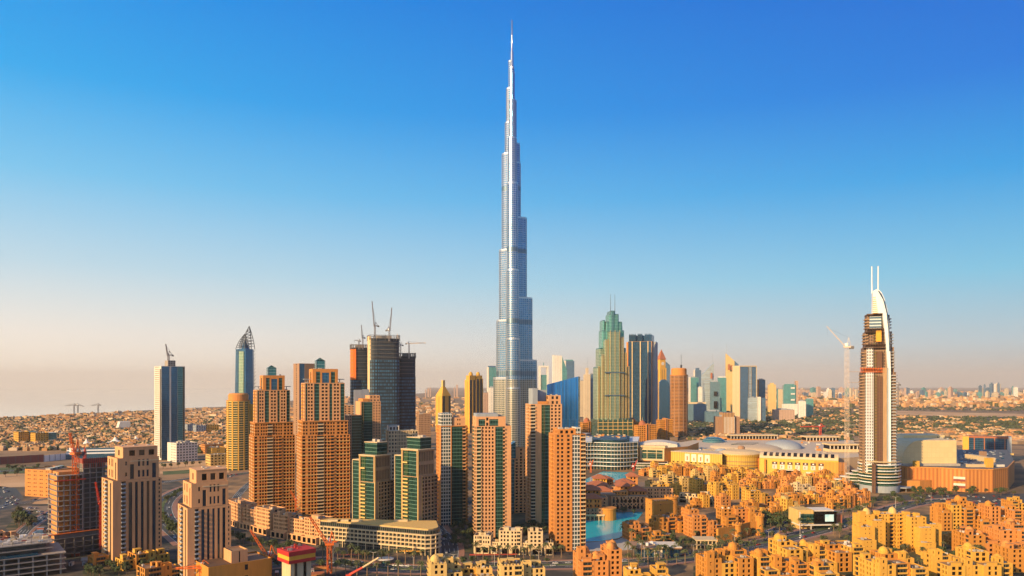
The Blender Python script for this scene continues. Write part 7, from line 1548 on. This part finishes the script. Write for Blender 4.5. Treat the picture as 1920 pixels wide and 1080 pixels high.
patch([(1800, 985), (1838, 985), (1840, 1010), (1800, 1012)], 16, T_, TREE, 'dark tree in the shaded court between the right edge blocks', 'court trees at right', s=.9)
patch([(1690, 1062), (1740, 1052), (1745, 1062), (1700, 1070)], 7, P_, PALM, 'palm in the court of the big stepped yellow block', 'palms in the stepped block court', s=.8)
patch([(1225, 905), (1420, 905), (1560, 915), (1550, 945), (1440, 970), (1290, 950)], 34, T_ + P_, TREE, 'small tree peeping between the dense golden roofs', 'trees between the dense roofs', s=.85)
patch([(-20, 880), (110, 878), (110, 886), (-20, 890)], 12, T_, TREE, 'tree on the green strip under the hoarding wall', 'trees on the green strip', s=1.1)
patch([(1140, 962), (1195, 960), (1190, 966), (1145, 967)], 7, T_, TREE, 'tree on the lakeside terrace under the arches', 'trees under the arches', s=.8)
patch([(1180, 1015), (1300, 1010), (1340, 1020), (1300, 1030), (1180, 1032)], 16, T_ + P_, TREE, 'tree between the white roofed pavilion and the orange hotel blocks', 'trees behind the pavilion')
patch([(830, 1058), (1060, 1054), (1060, 1058), (830, 1064)], 12, T_, TREE, 'small tree on the boulevard median below the pale terraced street block', 'median trees, centre', s=.75)
patch([(500, 1060), (690, 1064), (690, 1070), (500, 1066)], 12, T_, TREE, 'small tree on the boulevard median below the long podium', 'median trees, left', s=.75)
patch([(1320, 1036), (1620, 972), (1640, 966), (1330, 1040)], 16, T_ + P_, TREE, 'tree on the boulevard median before the golden terraces', 'median trees, right', s=.8)
along([(-20, 896), (120, 888), (300, 880), (420, 868)], 26, T_, TREE, 'dusty tree in the row along the far highway', 'trees along the highway', s=1.1)
along([(310, 945), (335, 928), (380, 909), (430, 897)], 14, T_, TREE, 'tree on the edge of the curved road behind the pink towers', 'trees along the curved road')
patch([(1760, 1050), (1790, 1046), (1800, 1060), (1770, 1066)], 8, T_, TREE, 'dark tree in the lane right of the stepped yellow block', 'lane trees right of the stepped block', s=.9)
patch([(1640, 1000), (1665, 992), (1690, 1000), (1660, 1012)], 5, P_, PALM, 'palm behind the big stepped yellow block', 'palms behind the stepped block')
patch([(1300, 1070), (1600, 1000), (1760, 985), (1900, 990), (1915, 1075), (1500, 1078)], 46, T_ + P_, TREE, 'small tree peeping between the yellow blocks at the bottom right', 'trees between the bottom right blocks', s=1.0)
patch([(1560, 1000), (1590, 985), (1600, 1000), (1570, 1015)], 8, P_, PALM, 'palm left of the big stepped yellow block', 'palms left of the stepped block', s=1.0)
# site cabins and containers on the building plots
for nm, c in (('box_blue', (.05, .12, .22)), ('box_white', (.6, .58, .54)), ('box_rust', (.34, .10, .04))): plain(nm, c, .6)
for i in range(34):
    pl = rt.choice(([(110, 1046), (160, 1040), (190, 1062), (150, 1072)], [(60, 1000), (100, 980), (110, 1000), (100, 1030)], [(425, 1070), (600, 1074), (600, 1090), (480, 1092)], [(300, 900), (420, 890), (425, 930), (330, 925)]))
    while True:
        p = (rt.uniform(min(a for a, _ in pl), max(a for a, _ in pl)), rt.uniform(min(b for _, b in pl), max(b for _, b in pl)))
        if inside(p, pl): break
    w = gp(*p); c = rt.choice(('blue', 'white', 'rust')); zn = 'beside the unfinished frame' if p[0] < 200 else ('behind the pink towers' if p[1] < 940 else 'around the lift core')
    o = empty('site_container', c + ' site container on the dirt ' + zn, 'container', (w[0], w[1], .08), rt.choice((.3, .3, 1.87)), c + ' containers ' + zn); m = MB(); m.box(-3, 3, -1.2, 1.2, 0, 2.6); m.build('box', 'box_' + c, o); m = MB(); m.box(-3.04, -3.005, -.5, .5, .1, 2.2); m.build('door', 'dark_metal', o); m = MB(); m.box(-3.1, 3.1, -1.3, 1.3, 2.603, 2.75); m.build('roof', 'steel', o)
# street lamps
o = bpy.data.objects.new('street_lamp', None); C.objects.link(o); m = MB(); m.tube((0, 0, 0), (0, 0, 11), .16, 6, r2=.1); reg(o, m.build('pole', 'white_wall', o)); m = MB(); m.tube((0, 0, 10.9), (2.6, 0, 11.6), .1); m.tube((0, 0, 10.9), (-2.6, 0, 11.6), .1); reg(o, m.build('arm', 'white_wall', o))
for sx in (2.7, -2.7): m = MB(); m.box(sx - .6, sx + .6, -.2, .2, 11.5, 11.72, bottom=True); reg(o, m.build('lamp_head', 'steel', o))
LAMP = o
Q, w = ROADS['boulevard']
for i in range(2, len(Q) - 1, 3):
    p, t = Q[i], Q[i+1] - Q[i]; px = CX + p.x*F/p.y; lab = 'tall white double street lamp on the boulevard median, ' + ('left of the nearest slim orange tower' if px < 1100 else 'right of the nearest slim orange tower')
    put([LAMP], 'street lamp', p.x, p.y, .25, lab, 'lamps, ' + ('left' if px < 1100 else 'right') + ' stretch')
# cars
for nm, c in (('car_white', (.75, .74, .72)), ('car_silver', (.42, .43, .44)), ('car_dark', (.035, .04, .05)), ('car_red', (.42, .04, .03)), ('car_blue', (.05, .10, .25))): plain(nm, c, .3, .1, var=.05)
def car(mat):
    o = bpy.data.objects.new('car', None); C.objects.link(o); m = MB()
    m.plate([(-2.25, .35), (2.25, .35), (2.3, .75), (2.1, .95), (1.1, 1.02), (-1.9, 1.02), (-2.28, .9)], -.9, .9); reg(o, m.build('body', mat, o))
    m = MB(); m.prism([(-1.8, -.82), (1.05, -.82), (1.05, .82), (-1.8, .82)], 1.023, 1.5, top=[(-1.3, -.66), (.35, -.66), (.35, .66), (-1.3, .66)]); reg(o, m.build('window', 'pane_dark', o))
    m = MB(); m.box(-1.28, .33, -.64, .64, 1.503, 1.56); reg(o, m.build('roof', mat, o))
    for x in (-1.4, 1.4):
        for y in (-.92, .74): m = MB(); m.tube((x, y, .34), (x, y + .18, .34), .34, 8); reg(o, m.build('wheel', 'dark_metal', o))
    return o
CARS = {c: car('car_' + c) for c in ('white', 'silver', 'dark', 'red', 'blue')}
def put_car(x, y, z, rot, where, group):
    c = rt.choice(('white', 'white', 'white', 'silver', 'silver', 'dark', 'dark', 'red', 'blue')); p = CARS[c]; lab = c + ' car ' + where; g = c + ' ' + group
    if p.name not in USED: USED.add(p.name); p.location = (x, y, z); p.rotation_euler = (0, 0, rot); tag(p, lab, 'car', g)
    else: copy_tree(p, (x, y, z), rot, lab, g)['category'] = 'car'
def traffic(key, i0, i1, n, where, group, z):
    Q, w = ROADS[key]
    for _ in range(n):
        k = rt.randrange(i0, min(i1, len(Q) - 1)); t = (Q[k+1] - Q[k]); p = Q[k] + t*rt.random(); t.normalize(); off = rt.choice((.16, .36, -.16, -.36))*w; put_car(p.x - t.y*off, p.y + t.x*off, z, atan2(t.y, t.x) + (pi if off > 0 else 0), where, group)
traffic('boulevard', 0, 16, 16, 'driving on the boulevard below the long podium', 'cars below the podium', .11)
traffic('boulevard', 16, 38, 12, 'driving on the boulevard in front of the lake', 'cars before the lake', .11)
traffic('boulevard', 38, 60, 34, 'in the queue on the boulevard beside the stepped yellow block', 'cars beside the stepped block', .11)
traffic('side_street', 0, 16, 12, 'on the shaded side street right of the long podium', 'cars in the side street', .14)
traffic('left_street', 0, 20, 12, 'on the narrow street above the parking decks at left', 'cars in the left street', .13)
traffic('curved_road', 0, 28, 22, 'on the curved road behind the pink towers', 'cars on the curved road', .13)
traffic('parallel_road', 2, 15, 16, 'on the straight road left of the curved road', 'cars on the straight road', .17)
traffic('highway', 4, 16, 20, 'on the far highway behind the pink towers', 'cars on the far highway', .15)
def park(poly, n, where, group, rot):
    xs, ys = [p[0] for p in poly], [p[1] for p in poly]; k = 0; done = []
    while k < n:
        p = (rt.uniform(min(xs), max(xs)), rt.uniform(min(ys), max(ys))); w = gp(*p); w = (round(w[0]/3)*3, round(w[1]/6)*6)
        k += 1
        if inside(p, poly) and w not in done: done.append(w); put_car(w[0], w[1], .06, rot, where, group)
park([(-10, 912), (30, 918), (42, 935), (18, 950), (-10, 958)], 40, 'parked in the dark lot at the left edge', 'cars in the left edge lot', 1.4)
park([(36, 952), (102, 950), (100, 964), (70, 980), (36, 973)], 34, 'parked in the dusty lot left of the unfinished frame', 'cars in the dusty lot', 1.2)
park([(1700, 930), (1910, 928), (1910, 952), (1800, 944)], 70, 'parked in the lot before the ribbed orange podium', 'cars before the orange podium', 1.3)
park([(1430, 980), (1485, 974), (1495, 996), (1436, 1002)], 26, 'parked before the fort wall grove', 'cars before the fort wall', .4)

# ------------------------------------------------------------------ the flat city to the horizon
islandmat('house_mix', [(0.682, 0.391, 0.17), (0.594, 0.302, 0.116), (0.727, 0.463, 0.245), (0.639, 0.356, 0.136), (0.529, 0.249, 0.095), (0.75, 0.515, 0.286), (0.44, 0.222, 0.095), (0.682, 0.337, 0.116), (0.33, 0.222, 0.136), (0.605, 0.356, 0.17), (0.064, 0.074, 0.02), (0.282, 0.16, 0.07), (0.75, 0.57, 0.38)], scale=.02)
islandmat('tree_mix', [(.03, .055, .018), (.045, .07, .022), (.06, .08, .03), (.035, .05, .02)])
rc = random.Random(99)
def house(m, x, y, w, d, h, rot):
    ca, sa = cos(rot), sin(rot); P = lambda a, b: (x + ca*a - sa*b, y + sa*a + ca*b)
    m.prism([P(-w/2, -d/2), P(w/2, -d/2), P(w/2, d/2), P(-w/2, d/2)], 0, h)
    if rc.random() < .6: a, b = rc.uniform(-w*.3, w*.1), rc.uniform(-d*.3, d*.1); m.prism([P(a, b), P(a + w*.25, b), P(a + w*.25, b + d*.3), P(a, b + d*.3)], h + .02, h + rc.uniform(2, 4))
def bush(m, x, y, r, h):
    k = len(m.v); n = 6
    for zz, f in ((.05, .5), (.45, 1), (.8, .75)):
        for i in range(n): q = r*f*rc.uniform(.7, 1.2); m.v.append((x + q*cos(2*pi*i/n), y + q*sin(2*pi*i/n), h*zz*rc.uniform(.85, 1.15)))
    m.v.append((x, y, h))
    for l_ in range(2):
        for i in range(n): j = (i+1) % n; m.f.append((k+l_*n+i, k+l_*n+j, k+(l_+1)*n+j, k+(l_+1)*n+i)); m.m.append(0)
    for i in range(n): m.f.append((k+2*n+i, k+2*n+(i+1) % n, k+3*n)); m.m.append(0)
def town(x0, x1, y0, y1, n, indiv, label, group, nm, hh=(5, 11), ww=(10, 24), pw=1.0, avoid=()):
    pts = []
    while len(pts) < n:
        px, py = rc.uniform(x0, x1), y0 + (y1 - y0)*rc.random()**pw
        if any(inside((px, py), a) for a in avoid): continue
        pts.append((py, px))
    pts.sort(reverse=True); m = MB()
    for i, (py, px) in enumerate(pts):
        w = gp(px, py); sc = 1 + max(0, w[1] - 2500)/5000; a, b, h, r = rc.uniform(*ww)*sc, rc.uniform(*ww)*sc, rc.uniform(*hh)*(1 + .35*(sc - 1)), rc.choice((.25, .25, .3, -.2)) + rc.uniform(-.05, .05)
        if i < indiv:
            o = empty('low_house', label, 'house', (w[0], w[1], 0), r, group); q = MB(); house(q, 0, 0, a, b, h, 0); q.build('walls', 'house_mix', o)
        else: house(m, w[0], w[1], a, b, h, r)
    if m.v: o = m.build(nm, 'house_mix'); tag(o, kind='stuff')
sea_av = [(-50, 700), (440, 700), (440, 764), (330, 768), (230, 774), (130, 778), (60, 783), (-50, 787)]
Lz = [[(295, 855), (345, 855), (345, 870), (295, 870)], [(-30, 845), (130, 845), (130, 900), (-30, 900)], sea_av]
town(-20, 300, 782, 850, 1500, 130, 'low sandy house on the plain left of the lone blue tower', 'houses left of the lone blue tower', 'far_town', avoid=Lz, ww=(8, 18))
town(335, 470, 770, 846, 700, 60, 'low sandy house on the plain between the lone blue and round yellow towers', 'houses between lone blue and round yellow towers', 'far_town', avoid=Lz)
town(560, 960, 744, 800, 800, 40, 'low sandy house on the plain behind the unfinished and slim golden towers', 'houses behind the unfinished towers', 'far_town')
town(60, 560, 764, 790, 500, 0, '', '', 'far_town', avoid=Lz)
town(1080, 1960, 733, 764, 1700, 0, '', '', 'far_city', hh=(8, 26), pw=.8)
dz = [[(1660, 767), (1960, 772), (1960, 784), (1660, 780)]]
town(1230, 1950, 766, 826, 520, 110, 'pale villa among the trees behind the mall and sail hotel', 'villas among the trees', 'far_villas', hh=(4, 9), avoid=dz)
town(1690, 1960, 806, 836, 120, 50, 'orange roofed low shed beyond the barrel roofed hall', 'sheds beyond the barrel roofed hall', 'far_sheds', hh=(5, 9), ww=(18, 40))
def wood(nm, x0, x1, y0, y1, n, avoid=(), pw=1.0, s=(4, 8)):
    m = MB()
    for _ in range(n):
        px, py = rc.uniform(x0, x1), y0 + (y1 - y0)*rc.random()**pw
        if any(inside((px, py), a) for a in avoid): continue
        w = gp(px, py); sc = 1 + max(0, w[1] - 2200)/4500; bush(m, w[0], w[1], rc.uniform(*s)*sc*.8, rc.uniform(*s)*1.1*(1 + (sc-1)*.4))
    o = m.build(nm, 'tree_mix'); tag(o, kind='stuff')
wood('far_wood', 1225, 1960, 766, 815, 5200, dz, .9); wood('far_wood', 1300, 1960, 800, 828, 500); wood('far_wood', -20, 430, 784, 850, 3600, Lz, s=(4, 10)); wood('far_wood', 1680, 1960, 744, 770, 500); wood('far_wood', 560, 960, 760, 800, 200); wood('far_wood', 1256, 1330, 790, 822, 160, s=(5, 9))
# ------------------------------------------------------------------ air
hz = MB(); hz.box(-45200, 45200, -3000, 42200, -3, 836, bottom=True)
m = bpy.data.materials.new('haze'); m.use_nodes = True; n = m.node_tree.nodes; n.clear(); o_ = n.new('ShaderNodeOutputMaterial'); v_ = n.new('ShaderNodeVolumePrincipled')
v_.inputs['Color'].default_value = (.96, .87, .79, 1); v_.inputs['Density'].default_value = HAZE; v_.inputs['Anisotropy'].default_value = 0.04
m.node_tree.links.new(v_.outputs[0], o_.inputs['Volume']); MATS['haze'] = m
structure('haze', hz, 'haze', 'stuff')
